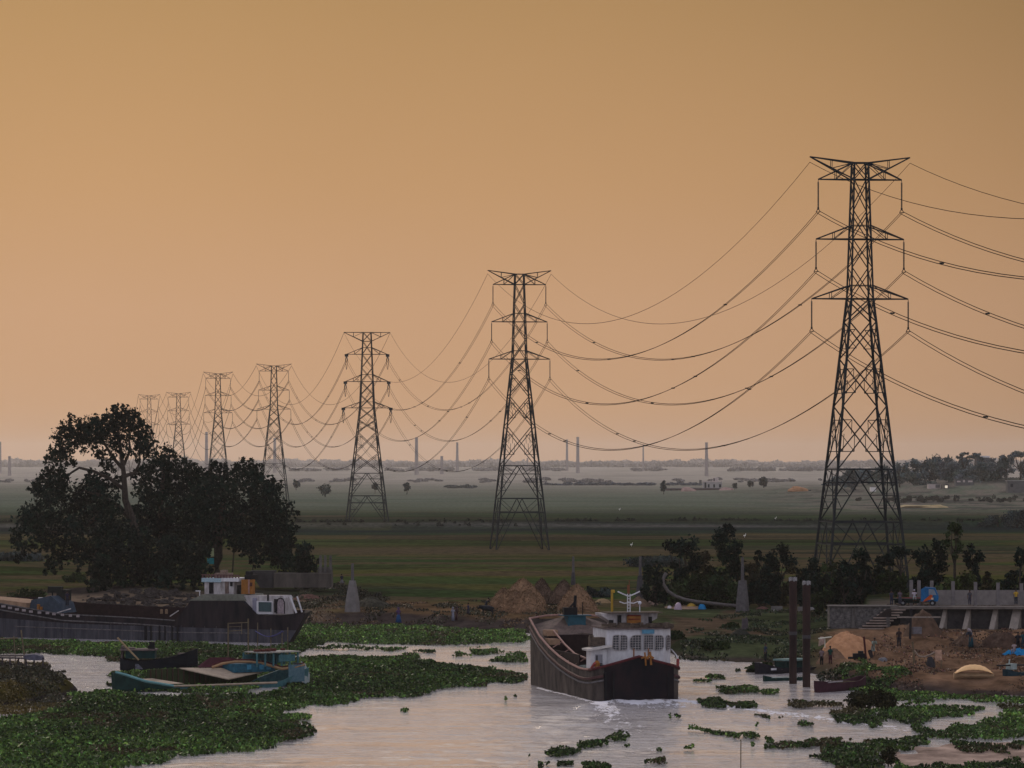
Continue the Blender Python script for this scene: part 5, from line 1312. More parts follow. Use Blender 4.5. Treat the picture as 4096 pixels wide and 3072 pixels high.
# precast fence on the terrace
fn = thing('concrete_fence', 'precast concrete fence with tall posts along the terrace', 'fence', (0, 0, 0))
DF = 466.0; fx = lambda U: px(U, DF)
posts = [3608, 3645, 3676, 3727, 3812, 3902, 3992, 4086, 4180, 4275]
for k, U in enumerate(posts):
    if k == 0: continue
    MB().box((fx(U), DF, 4 + zat(2320 + (U - 3640) * .03, DF) / 2 - 2), (.36, .26, zat(2320 + (U - 3640) * .03, DF) - 4)).build('post', mat('pale post concrete', (0.17, 0.15, 0.145), .9, .2, 3), fn)
mb = MB()
for a, b_ in zip(posts[4:-1], posts[5:]):
    p_ = MB().box(((fx(a) + fx(b_)) / 2, DF, 4.05 + .82), (fx(b_) - fx(a) - .37, .12, 1.64)).build('panel', mat('panel concrete', (0.20, 0.175, 0.16), .9, .2, 1.5), fn)
MB().box(((fx(3735) + fx(3805)) / 2, DF, 4.05 + .82), (fx(3812) - fx(3727) - .37, .12, 1.64)).build('panel', mat('panel concrete'  , (0.13, 0.115, 0.105)), fn)

# blue small truck with flatbed on the terrace
tk = thing('small_truck', 'small open-bed truck with a bright blue cab and orange front, parked on the terrace', 'truck', (fx(3712), DF - 2.2, 4.05), R(-8))
bl = mat('bright blue cab', (0.010, 0.10, 0.24), .6, .25, 2)
mb = MB(); mb.prism([(-.95, .5), (.85, .5), (.95, .9), (.85, 1.25), (.55, 1.95), (-.55, 2.05), (-.95, 1.8)], 'y', -.85, .85); cb_ = mb.build('cab', bl, tk)
mb = MB(); mb.prism([(-.1, 1.2), (.75, 1.2), (.48, 1.8), (-.1, 1.85)], 'y', -.88, .88); mb.build('window', mat('pale pane', (0.16, 0.20, 0.24), .3, spec=.6), cb_)
mb = MB(); mb.prism([(-.7, .45), (.2, .75), (.35, 1.15), (.1, 1.25), (-.6, .65)], 'y', -.92, -.86); mb.build('orange_panel', mat('orange red panel', (0.42, 0.07, 0.015), .5), cb_)
MB().box((.3, -.9, .8), (.22, .06, .22)).build('headlight', mat('lamp glass', (0.6, 0.5, 0.35), .3), cb_)
MB().box((-2.5, 0, .72), (3.0, 1.7, .16)).box((-2.5, 0, .45), (2.7, .8, .3)).build('flatbed', mat('dark green bed', (0.010, 0.022, 0.020), .7), tk)
MB().box((-2.3, -.88, .88), (2.6, .05, .10)).build('side_stripe', mat('dull red stripe', (0.20, 0.045, 0.05), .7), tk)
for (x, y) in ((.3, -.75), (.3, .75), (-2.9, -.75), (-2.9, .75)):
    o_ = MB().beam((x, y - .12, .32), (x, y + .12, .32), .33, 14).build('tyre', black, tk)
    MB().beam((x, y - .14, .32), (x, y + .14, .32), .15, 10).build('rim', mat('grey rim', (.2, .2, .2), .5), o_)

# heaps, planks and clutter on the bank
def heap(name, label, cat, U, V, wp, hp, m, dep=0.6, jit=.18, group=None, pw=1.5):
    o = P(U, V); s = o.y / F; g = np.random.default_rng(int(U + V)); sd_ = int(U + V) % 97
    a, b_, h = wp * s / 2, wp * s * dep, hp * s
    nr, na = (16, 44) if wp > 60 else (7, 16)
    if wp < 60: pw = 3.5
    r_, t_ = np.meshgrid(np.linspace(0, 1, nr), np.linspace(0, 2 * np.pi, na, endpoint=False), indexing='ij')
    wob = 1 + (fbm(np.cos(t_) * 1.5 + 5, np.sin(t_) * 1.5 + 5, sd_) - .5) * 2.2 * jit
    X = r_ * np.cos(t_) * a * wob; Y = r_ * np.sin(t_) * b_ * wob
    Z = h * (1 - r_ ** pw) * (1 + (fbm(X * .8, Y * .8, sd_ + 3) - .5) * 3 * jit) + (fbm(X * 2.5, Y * 2.0, sd_ + 5) - .5) * min(h * .5, .5) * (1 - r_ ** 4) - r_ ** 6 * .5
    vs = np.stack([X, Y, Z], -1).reshape(-1, 3)
    fs = [(i * na + k, (i + 1) * na + k, (i + 1) * na + (k + 1) % na, i * na + (k + 1) % na) for i in range(nr - 1) for k in range(na)]
    return tag(MB().add(vs.tolist(), fs).build(name, m, None, o, 0, smooth=wp < 60), label, cat, group)
orsand = mat('orange sand', (0.32, 0.155, 0.075), .95, c2=(0.50, 0.26, 0.13), scale=1.2, bump=.5, stretch=(1, .6, 1))
heap('sand_heap', 'bright orange sand heap below the stairs', 'heap', 3392, 2610, 225, 62, orsand, 1.4, .22, None, 3.0)
heap('sand_heap', 'duller low orange sand heap at the left foot of the bright one', 'heap', 3330, 2640, 130, 40, mat('dull orange sand', (0.15, 0.085, 0.05), .95, .4, 1.5, bump=.5), .9)
heap('earth_heap', 'brown earth heap under the terrace, left of the first buttress', 'heap', 3690, 2545, 170, 100, mat('brown earth', (0.085, 0.05, 0.032), .95, .45, 1.2, bump=.7), .7)
heap('earth_heap', 'ragged dark earth heap with roots at the far right below the buttresses', 'heap', 4010, 2590, 190, 60, mat('dark earth', (0.060, 0.035, 0.024), .95, .5, 1.5, bump=.9), .7, .3)
heap('earth_heap', 'broken earth mound behind the teal clad worker', 'heap', 3860, 2585, 130, 42, mat('brown earth', (0.085, 0.05, 0.032)), .7, .3)
heap('sand_heap', 'low cream sand strip under the plastic sacks behind the cargo boat', 'heap', 2740, 2430, 220, 12, mat('cream sand', (0.30, 0.20, 0.13), .95, .2, 2), 1.0, .08)
heap('earth_heap', 'brown earth heap behind the cargo boat mast', 'heap', 2555, 2425, 120, 38, mat('brown earth2', (0.13, 0.085, 0.055), .95, .3, 2, bump=.5), .7)
heap('earth_heap', 'pale straw-coloured heap left of the yellow post', 'heap', 2410, 2412, 90, 16, mat('straw earth', (0.24, 0.16, 0.08), .95, .2, 2), .7)
heap('stone_heap', 'pinkish pale stone heap beside the dark pillar', 'heap', 2608, 2420, 62, 34, mat('pink stone', (0.30, 0.21, 0.165), .95, .3, 4, bump=.5), .6, .3)
heap('rubble_heap', 'reddish rubble heap above the barge bow', 'heap', 1230, 2400, 130, 22, mat('red rubble', (0.105, 0.050, 0.038), .95, .5, 3, bump=.6), .8, .25)
heap('earth_heap', 'low dark earth heap between the pale pillar and the bank path', 'heap', 1490, 2425, 150, 34, mat('dark soil', (0.032, 0.030, 0.020), .95, .5, 1.5, bump=.6), .9, .3)
heap('earth_heap', 'reddish earth patch right of the grey pillar', 'heap', 3050, 2440, 70, 16, mat('red soil', (0.095, 0.045, 0.036), .95, .4, 3), .8, .25)
sk = 'sacks and sheets lying behind the cargo boat'
heap('plastic_sack', 'small white sack left of the big pinkish white one', 'sack', 2678, 2434, 24, 10, mat('white plastic', (0.55, 0.48, 0.48), .5), .7, .1, sk)
heap('plastic_sack', 'big pinkish white sack in the row behind the cargo boat', 'sack', 2713, 2438, 34, 32, mat('pinkish plastic', (0.42, 0.32, 0.38), .5, .3, 8), .7, .15, sk)
heap('yellow_sheet', 'crumpled yellow sheet between the white sack and the blue sheet', 'sheet', 2764, 2434, 52, 20, mat('yellow sheet', (0.42, 0.26, 0.045), .5, .25, 4), .7, .25, sk)
heap('blue_sheet', 'bright blue sheet at the right end of the row of sacks', 'sheet', 2808, 2437, 36, 18, mat('bright blue sheet', (0.02, 0.17, 0.36), .95, .2, 4, spec=0.0), .7, .2, sk)
o = P(4078, 2614); vs = []
for i in range(15):
    for j in range(7):
        x, y = o.x + (i / 14 - .5) * 3.0, o.y + (j / 6 - .5) * 3.4
        vs.append((x + .1 * math.sin(j * 2.1), y, float(H(x, y)) + .34 + .09 * math.sin(i * 2.3 + j * 1.7) - (.3 if i in (0, 14) or j in (0, 6) else 0)))
tag(MB().add(vs, [(i * 7 + j, i * 7 + 7 + j, i * 7 + 8 + j, i * 7 + j + 1) for i in range(14) for j in range(6)]).build('blue_sheet', mat('bright blue sheet', (0.02, 0.17, 0.36))), 'bright blue tarpaulin spread on the earth at the right edge', 'sheet')
heap('boulder', 'pale pinkish block left of the bright sand heap', 'rock', 3288, 2578, 34, 22, mat('pink stone', (0.3, 0.21, 0.165)), .8, .3)
heap('grey_sheet', 'grey blue flat sheet on the earth right of the sand heap', 'sheet', 3530, 2645, 50, 12, mat('grey sheet', (0.12, 0.115, 0.12), .8, .3, 4), .8, .3)
heap('dark_basket', 'dark round basket at the right foot of the bright sand heap', 'basket', 3478, 2632, 34, 26, mat('dark basket', (0.025, 0.02, 0.02), .9), .8, .1)
heap('dark_basket', 'grey dark round boulder-like bundle under the pale sheet on the earth slope', 'bundle', 3722, 2668, 42, 40, mat('dark bundle', (0.035, 0.032, 0.035), .9, .3, 3), .8, .2)
heap('low_mound', 'dark weed mound in the green bank left of the piles', 'mound', 2960, 2540, 90, 20, mat('weed mound', (0.022, 0.022, 0.016), .95, .5, 3, bump=.6), .8, .3)
o = P(3275, 2618); tag(MB().box((0, 0, .9), (1.25, .5, .07), R(8), ('Y', R(-7))).box((0, 0, .4), (.08, .08, 1.0)).build('plank_table', mat('pale cream plank', (0.55, 0.55, 0.45), .6), None, o + Vector((.6, 0, .6))), 'pale plank propped level on a post before the bright sand heap', 'plank')
o = P(3700, 2668); sh = thing('stretched_sheet', 'pale sheet slung over sticks on the earth slope', 'sheet', o)
mb = MB(); mb.tube([(-1.0, 0, 1.5), (-.6, 0, .95), (0, 0, .9), (.5, 0, 1.1), (1.0, 0, 1.35)], .09, 5); mb.build('slung_cloth', mat('pale cloth', (0.26, 0.20, 0.15), .8, .3, 4), sh)
mb = MB(); mb.box((1.25, 0, 1.05), (.62, .2, .95), 0, ('Y', R(-4))); mb.build('hanging_cloth', mat('orange pale cloth', (0.42, 0.26, 0.18), .8, .35, 4), sh)
mb = MB(); mb.beam((-.95, 0, -.1), (-1, 0, 1.6), .05).beam((1.5, 0, -.1), (1.5, 0, 1.5), .05); mb.build('sticks', wood, sh)
o = P(3654, 2670); tag(MB().beam((0, 0, -.3), (0, 0, 1.7), .05, 6).beam((-.05, 0, 1.7), (-.08, 0, 2.3), .09, 6).build('stake', wood, None, o), 'upright stake with a pale tip on the earth slope', 'stake')
o = P(3640, 2560); t_ = thing('wooden_scaffold', 'dark post with a level pale plank across it below the terrace', 'scaffold', o)
MB().beam((0, 0, -.3), (.1, 0, 3.0), .13, 6).build('post', mat('dark post', (.02, .018, .02), .8), t_)
MB().box((.9, 0, 2.15), (4.4, .3, .12)).build('plank', mat('pale plank', (0.24, 0.2, 0.17), .8, .3, 3), t_)
MB().box((.7, .2, .8), (.9, .5, .7), .3).build('grey_bag', mat('grey bag', (0.14, 0.13, 0.14), .8, .3, 3), t_)
o = P(3460, 2640); t_ = thing('excavated_pump', 'small dark engine with an upright pipe by the shore, below the bright sand heap', 'pump', o)
MB().box((-.6, 0, .35), (1.1, .6, .35)).beam((-1.6, 0, .1), (.2, 0, .1), .12, 6).box((-.4, .1, .6), (.5, .5, .3)).build('engine', black, t_)
MB().beam((.1, 0, 0), (-.1, 0, 2.1), .10, 6).build('pipe', mat('dark red pipe', (0.06, 0.015, 0.015), .7), t_)
# long curved pipe and precast beams
pd = 536.0
pts = [(2664, 2292), (2654, 2312), (2656, 2340), (2672, 2365), (2700, 2384), (2740, 2398), (2790, 2407), (2840, 2412), (2890, 2418), (2960, 2424)]
o = Vector((px(2760, pd), pd, 0)); mb = MB(); mb.tube([(px(U, pd) - o.x, i * -.15, zat(V, pd)) for i, (U, V) in enumerate(pts)], .22, 8)
tag(mb.build('dredge_pipe', mat('grey pipe', (0.105, 0.09, 0.085), .8, .25, 3), None, o, 0, smooth=True), 'long grey dredging pipe curving down out of the thicket', 'pipe')
for k, (U0, U1, V0, V1, lab) in enumerate(((3085, 3130, 2424, 2436, 'short grey beam left of the steel piles, lying before the thicket'), (3190, 3222, 2427, 2437, 'precast beam seen between the two steel piles'), (3242, 3282, 2429, 2440, 'white beam just right of the steel piles'), (3303, 3322, 2432, 2442, 'short white beam next to the stone wall'))):
    d = P(U0, 2446).y; o = Vector((px((U0 + U1) / 2, d), d, zat(V1, d)))
    tag(MB().box((0, 0, .16), ((U1 - U0) / F * d, .5, (V1 - V0) / F * d)).box((0, 0, -.2), ((U1 - U0) / F * d, .4, .4)).build('concrete_beam', mat('beam concrete', (0.30, 0.28, 0.27) if k > 1 else (.15, .14, .13), .8) if k > 1 else conc_l, None, o, 0, bevel=.02), lab, 'beam', 'precast beams before the thicket')
for (U, V, lab) in ((1905, 2532, 'upper white scrap of litter on the muddy bank'), (1893, 2543, 'lower white scrap of litter on the muddy bank'), (3098, 2447, 'white scrap beside the short grey beam')):
    o = P(U, V); random.seed(int(V)); tag(MB().blob((0, 0, .12), (.16, .15, .13), .3, 8, 6).build('litter', mat('white litter', (0.6, .55, .5), .6), None, o), lab, 'litter')
o = P(2978, 2520); tag(MB().prism([(-.35, -.2), (.35, -.2), (.4, 1.0), (.25, 1.5), (.0, 1.2), (-.25, 1.35)], 'y', -.2, .2).build('tree_stump', mat('grey stump', (0.085, 0.07, 0.075), .9, .3, 3), None, o), 'grey broken stump in the green bank left of the piles', 'stump')
o = P(1207, 2535); tag(MB().blob((0, 0, .1), (.7, .5, .14), .25, 10, 6).build('blue_sheet', mat('dull teal sheet', (0.03, 0.10, 0.12), .7), None, o), 'dull teal sheet on the bank right of the barge bow', 'sheet')

# ------------------------------------------------------------------ people and animals
SKIN = mat('brown skin', (0.09, 0.045, 0.028), 0.6, 0.1, 4)
HAIR = mat('black hair', (0.008, 0.007, 0.007), 0.6, 0.2, 6)
POSES = {
 'stand': dict(lean=0, hip=0.90, arms=((.10, .05, -.28), (.0, .12, -.26)), legs=((.10, .0), (-.10, .02))),
 'walk': dict(lean=.06, hip=0.88, arms=((.06, .22, -.24), (.05, -.16, -.27)), legs=((.09, .28), (-.09, -.24))),
 'stoop': dict(lean=.42, hip=0.82, arms=((.05, .20, -.30), (.05, .14, -.32)), legs=((.12, .06), (-.12, -.04))),
 'carry': dict(lean=0, hip=0.90, arms=((.12, .05, .30), (.12, .08, .28)), legs=((.10, .1), (-.10, -.08))),
 'sit': dict(lean=.08, hip=0.42, arms=((.08, .20, -.20), (.08, .22, -.18)), legs=((.12, .42), (-.12, .42))),
}
BODY = {}
def body_mesh(pose):
    if pose in BODY: return BODY[pose]
    p = POSES[pose]; vs, es, rr = [], [], []
    def add(c, r, par=None):
        vs.append(c); rr.append(r); i = len(vs) - 1
        if par is not None: es.append((par, i))
        return i
    h = p['hip']; ln = p['lean']
    pel = add((0, 0, h), (.13, .10))
    wst = add((0, ln * .22, h + .20), (.115, .09), pel)
    ch = add((0, ln * .55, h + .42 - ln * .1), (.15, .105), wst)
    nk = add((0, ln * .72, h + .56 - ln * .18), (.055, .055), ch)
    hd = add((0, ln * .80 + .01, h + .66 - ln * .2), (.080, .090), nk)
    hd2 = add((0, ln * .84, h + .77 - ln * .2), (.070, .080), hd)
    add((0, ln * .80 + .11, h + .68 - ln * .2), (.016, .016), hd)
    J = {'sh': [], 'hand': []}
    for s_, a in zip((1, -1), p['arms']):
        sh = add((s_ * .17, ln * .56, h + .48 - ln * .12), (.055, .055), ch)
        el = add((s_ * (.20 + a[0] * .4), ln * .56 + a[1] * .5, h + .48 - ln * .12 + (a[2] if a[2] < 0 else a[2] * .3)), (.040, .040), sh)
        wr = add((s_ * (.20 + a[0] * .3), ln * .56 + a[1] * 1.2, h + .48 - ln * .12 + (a[2] * 1.85 if a[2] < 0 else a[2] * 1.35)), (.028, .028), el)
        d_ = (Vector(vs[wr]) - Vector(vs[el])).normalized()
        hp = Vector(vs[wr]) + d_ * .07; hi = add(tuple(hp), (.036, .020), wr)
        for f in range(4):
            q1 = hp + d_ * (.05 + .01 * (f in (1, 2))) + Vector(((f - 1.5) * .018, .008, 0)); k1 = add(tuple(q1), (.009, .009), hi)
            add(tuple(q1 + d_ * .035 + Vector((0, .018, 0))), (.008, .008), k1)
        add(tuple(hp + d_ * .01 + Vector((-s_ * .04, .02, 0))), (.010, .010), hi)
    for s_, g_ in zip((1, -1), p['legs']):
        hp = add((s_ * .09, 0, h - .05), (.085, .085), pel)
        if pose == 'sit':
            kn = add((s_ * .12, .38, h + .02), (.055, .055), hp); an = add((s_ * .11, .42, .08), (.038, .038), kn)
        else:
            kn = add((s_ * (.09 + .01), g_[1] * .5 + .03, h * .5), (.055, .055), hp); an = add((g_[0], g_[1], .08), (.038, .038), kn)
        add((vs[an][0], vs[an][1] + .14, .035), (.032, .025), an)
    me = bpy.data.meshes.new('person_body'); me.from_pydata(vs, es, []); me.update()
    ob = bpy.data.objects.new('tmp', me); col.objects.link(ob)
    sk_ = ob.modifiers.new('s', 'SKIN'); sk_.use_smooth_shade = True
    for i, r in enumerate(rr): me.skin_vertices[0].data[i].radius = r
    me.skin_vertices[0].data[0].use_root = True
    sb_ = ob.modifiers.new('u', 'SUBSURF'); sb_.levels = 1
    dg = bpy.context.evaluated_depsgraph_get(); dg.update()
    m2_ = bpy.data.meshes.new_from_object(ob.evaluated_get(dg)); m2_.materials.clear(); m2_.name = 'person_body'
    bpy.data.objects.remove(ob); BODY[pose] = m2_
    return m2_
def person(label, o, rz, pose, shirt, lower, kind='lungi', sc=1.0, hair=True, head_load=None, hc=None):
    t_ = thing('person', label, 'person', o, rz)
    t_.scale = (sc, sc, sc)
    link('body', body_mesh(pose), SKIN, t_)
    p = POSES[pose]; h = p['hip']; ln = p['lean']
    sm_ = mat('cloth %d %d %d' % tuple(int(c * 999) for c in shirt), shirt, .85, .2, 6)
    lm_ = mat('cloth %d %d %d' % tuple(int(c * 999) for c in lower), lower, .85, .2, 6)
    mb = MB(); n = 12; prof = [(.155, .125, h - .05, 0), (.14, .115, h + .12, .12), (.16, .125, h + .30, .34), (.19, .12, h + .46, .58), (.09, .08, h + .545, .70)]
    rows = []
    for a, b_, z, f in prof: rows += [(a * math.cos(2 * math.pi * k / n), b_ * math.sin(2 * math.pi * k / n) + ln * f, z - ln * f * .22) for k in range(n)]
    mb.add(rows, [(i * n + k, i * n + (k + 1) % n, (i + 1) * n + (k + 1) % n, (i + 1) * n + k) for i in range(4) for k in range(n)])
    for s_, a in zip((1, -1), p['arms']):
        sh = Vector((s_ * .16, ln * .56, h + .48 - ln * .12)); el = Vector((s_ * (.20 + a[0] * .4), ln * .56 + a[1] * .5, h + .48 - ln * .12 + (a[2] if a[2] < 0 else a[2] * .3)))
        mb.beam(sh, sh.lerp(el, .8), .075, 8, .062)
    mb.build('shirt', sm_, t_, smooth=True)
    mb = MB()
    if pose == 'sit':
        mb.beam((.10, 0, h), (.12, .38, h + .03), .10, 8, .08).beam((-.10, 0, h), (-.12, .38, h + .03), .10, 8, .08).beam((.12, .38, h + .03), (.11, .42, .2), .075, 8).beam((-.12, .38, h + .03), (-.11, .42, .2), .075, 8)
    elif kind == 'trousers':
        for s_, g_ in zip((1, -1), p['legs']):
            hp, kn, an = Vector((s_ * .085, 0, h)), Vector((s_ * .10, g_[1] * .5 + .03, h * .5)), Vector((g_[0], g_[1], .12)); mb.beam(hp, kn, .10, 8, .075); mb.beam(kn, an, .075, 8, .06)
        mb.lathe([(.13, h - .1), (.145, h + .02)], 10)
    else:
        end = .42 if kind == 'lungi' else .06; sp_ = abs(p['legs'][0][1]) * .6
        mb.lathe([(.20 + sp_, end), (.18 + sp_ * .5, h * .55), (.155, h + .03)], 12, sx=.95, sy=1.0)
    mb.build('trousers' if kind == 'trousers' or pose == 'sit' else 'wrap_skirt', lm_, t_, smooth=True)
    if kind == 'sari':
        mb = MB(); mb.blob((0, ln * .8 - .02, h + .70 - ln * .2), (.125, .13, .15), .05, 10, 8); mb.tube([(0, ln * .7 - .1, h + .62), (.05, -.13, h + .3), (.08, -.12, h - .1)], .12, 8, .08); mb.build('head_cloth', sm_ if hc is None else mat('cloth %d %d %d' % tuple(int(c * 999) for c in hc), hc, .85), t_, smooth=True)
    else:
        mb = MB(); mb.blob((0, ln * .82 - .015, h + .75 - ln * .2), (.095, .105, .085), .04, 10, 7); mb.build('hair', HAIR if hc is None else mat('cap %d' % int(hc[0] * 999), hc, .8), t_, smooth=True)
    return t_
def on(U, V, lift=0.0, d=None, z=None):
    o = P(U, V)
    if d: o = Vector((px(U, d), d, zat(V, d) if z is None else z))
    return o + Vector((0, 0, lift))
person('woman in a blue and purple wrap with a green hem walking on the straw bank', on(1594, 2494), R(160), 'walk', (.07, .04, .10), (.012, .05, .13), 'sari', 1.12)
person('pale blue clad figure, left one of a close pair on the bank', on(1812, 2487), R(200), 'stand', (.20, .20, .24), (.16, .16, .20), 'sari', 1.0)
person('brown clad figure, right one of a close pair on the bank', on(1826, 2484), R(30), 'stand', (.05, .03, .03), (.06, .03, .03), 'sari', .98)
person('dark figure standing on the bank just left of the black cow', on(1873, 2468), R(90), 'stand', (.03, .03, .07), (.02, .02, .03), 'lungi', 1.0)
person('dark figure standing behind the black cow at the foot of the haystacks', on(1944, 2446), R(-60), 'stoop', (.01, .013, .02), (.012, .012, .014), 'lungi', 1.1)
person('tiny dark figure in the meadow left of the pale pillar', on(1367, 2345), R(20), 'walk', (.01, .015, .03), (.10, .09, .10), 'lungi', 1.1)
person('figure in dark clothes standing on the bow of the moving cargo boat', Vector((px(2146, 378), 378.6, 4.65)), R(180), 'stand', (.012, .014, .016), (.05, .06, .07), 'trousers', 1.0)
person('man in a dark blue shirt standing behind the canopied boat by the piles', on(3063, 2652), R(120), 'stand', (.02, .035, .06), (.01, .012, .014), 'trousers', 1.08)
person('bare-headed worker in a pinkish grey shirt right of the steel piles', on(3287, 2664), R(150), 'stand', (.17, .12, .12), (.012, .012, .014), 'trousers', 1.0)
person('worker in a dark green shirt beside the pinkish grey one', on(3321, 2668), R(210), 'stand', (.012, .045, .035), (.06, .02, .025), 'trousers', 1.02)
person('worker in a pale green shirt bending at the right end of the bright sand heap', on(3492, 2625), R(200), 'stoop', (.22, .26, .21), (.16, .18, .15), 'lungi', 1.15)
person('brown shirted worker standing alone on the earth slope', on(3596, 2592), R(180), 'stand', (.035, .022, .02), (.014, .016, .024), 'trousers', 1.1)
person('woman in a teal wrap with white head cloth on the broken earth mound', on(3884, 2592), R(140), 'stoop', (.03, .04, .06), (.010, .045, .06), 'sari', 1.25, hc=(.3, .26, .26))
person('figure in dark clothes at the right edge beside the ragged earth heap', on(4072, 2606), R(170), 'stand', (.012, .012, .016), (.012, .012, .016), 'trousers', 1.1)
person('figure in dark teal standing at the very right edge above the blue tarpaulin', on(4092, 2600), R(200), 'stand', (.01, .05, .06), (.01, .03, .05), 'trousers', 1.05)
person('seated figure in a pale pink shirt on the blue tarpaulin', on(4058, 2626, .2), R(150), 'sit', (.34, .27, .27), (.2, .2, .25), 'trousers', 1.0)
person('man in a bright yellow shirt standing before the terrace fence', Vector((px(4064, 464), 464, 4.1)), R(180), 'stand', (.42, .26, .035), (.02, .03, .045), 'trousers', 1.02)
person('slim dark figure before the middle panels of the terrace fence', Vector((px(3879, 463), 463, 4.1)), R(160), 'stand', (.06, .055, .065), (.05, .045, .06), 'trousers', 1.0)
person('man in a white shirt and cap sitting on the truck bed', Vector((px(3657, 463.6), 463.6, 4.55)), R(180), 'sit', (.42, .36, .40), (.26, .32, .30), 'trousers', 1.05, hc=(.55, .5, .55))
person('man in a mauve grey shirt standing at the left end of the truck bed', Vector((px(3600, 463), 463, 4.1)), R(170), 'stand', (.10, .075, .095), (.05, .05, .07), 'trousers', 1.0)
person('man in a dark shirt with a pale stripe left of the mauve one', Vector((px(3566, 463), 463, 4.1)), R(190), 'stand', (.03, .03, .05), (.03, .03, .05), 'trousers', .98)
person('man in dark clothes standing on the barge deck beside the engine', ba.matrix_basis @ Vector((sz(222, 2395)[0], 2.5, sz(222, 2418)[1] - .25)), R(200), 'stand', (.025, .022, .04), (.02, .02, .03), 'trousers', 1.0)

# black cow
o = on(1950, 2466); cw = thing('cow', 'black cow standing side-on before the haystacks', 'cow', o, R(180))
me = bpy.data.meshes.new('cow_body')
V_ = [((0, 0, 1.0), (.30, .33)), ((.45, 0, 1.03), (.28, .33)), ((-.45, 0, 1.03), (.27, .30)), ((.72, 0, 1.15), (.18, .22)), ((.98, 0, 1.12), (.12, .14)), ((1.22, 0, .92), (.07, .08)), ((-.72, 0, 1.02), (.16, .2)),
      ((-.82, 0, .95), (.03, .03)), ((-.86, 0, .45), (.025, .025))]
E_ = [(0, 1), (0, 2), (1, 3), (3, 4), (4, 5), (2, 6), (6, 7), (7, 8)]
for s_ in (-1, 1):
    n0_ = len(V_); V_ += [((.52, s_ * .17, .75), (.10, .10)), ((.53, s_ * .17, .42), (.06, .06)), ((.52, s_ * .17, .05), (.055, .055))]; E_ += [(1, n0_), (n0_, n0_ + 1), (n0_ + 1, n0_ + 2)]
    n0_ = len(V_); V_ += [((-.50, s_ * .17, .72), (.13, .12)), ((-.62, s_ * .17, .42), (.06, .06)), ((-.56, s_ * .17, .05), (.055, .055))]; E_ += [(2, n0_), (n0_, n0_ + 1), (n0_ + 1, n0_ + 2)]
    n0_ = len(V_); V_ += [((.95, s_ * .2, 1.2), (.04, .03)), ((1.0, s_ * .09, 1.36), (.02, .02))]; E_ += [(4, n0_), (4, n0_ + 1)]
me.from_pydata([a for a, b_ in V_], E_, [])
ob = bpy.data.objects.new('tmp', me); col.objects.link(ob); ob.modifiers.new('s', 'SKIN').use_smooth_shade = True
for i, (a, r) in enumerate(V_): me.skin_vertices[0].data[i].radius = r
me.skin_vertices[0].data[0].use_root = True
ob.modifiers.new('u', 'SUBSURF').levels = 1
dg = bpy.context.evaluated_depsgraph_get(); dg.update()
m2_ = bpy.data.meshes.new_from_object(ob.evaluated_get(dg)); m2_.materials.clear(); bpy.data.objects.remove(ob)
link('body', m2_, mat('black hide', (.010, .012, .016), .6), cw)

# egrets in the fields and a bird in the air
eg = mat('white feathers', (.75, .72, .66), .7, .1)
for (U, V, lab) in ((2478, 2042, 'white egret in the far field between the second pylon and the villa'), (2525, 2186, 'white egret in the near plain right of the second pylon'), (3102, 2080, 'white egret in the plain left of the nearest pylon'), (2978, 2150, 'white egret above the thicket top')):
    o = P(U, V); k = min(o.y / 1100, 1.0)
    mb = MB(); mb.blob((0, 0, .5 * k), (.32 * k, .18 * k, .18 * k), .1, 9, 6); mb.tube([(.2 * k, 0, .6 * k), (.32 * k, 0, .85 * k), (.26 * k, 0, 1.0 * k), (.42 * k, 0, .98 * k)], .05 * k, 5); mb.beam((0, .05, -.1), (0, .05, .4 * k), .02 * k).beam((.05, -.05, -.1), (.05, -.05, .4 * k), .02 * k)
    tag(mb.build('egret', eg, None, o), lab, 'bird', 'egrets in the fields')
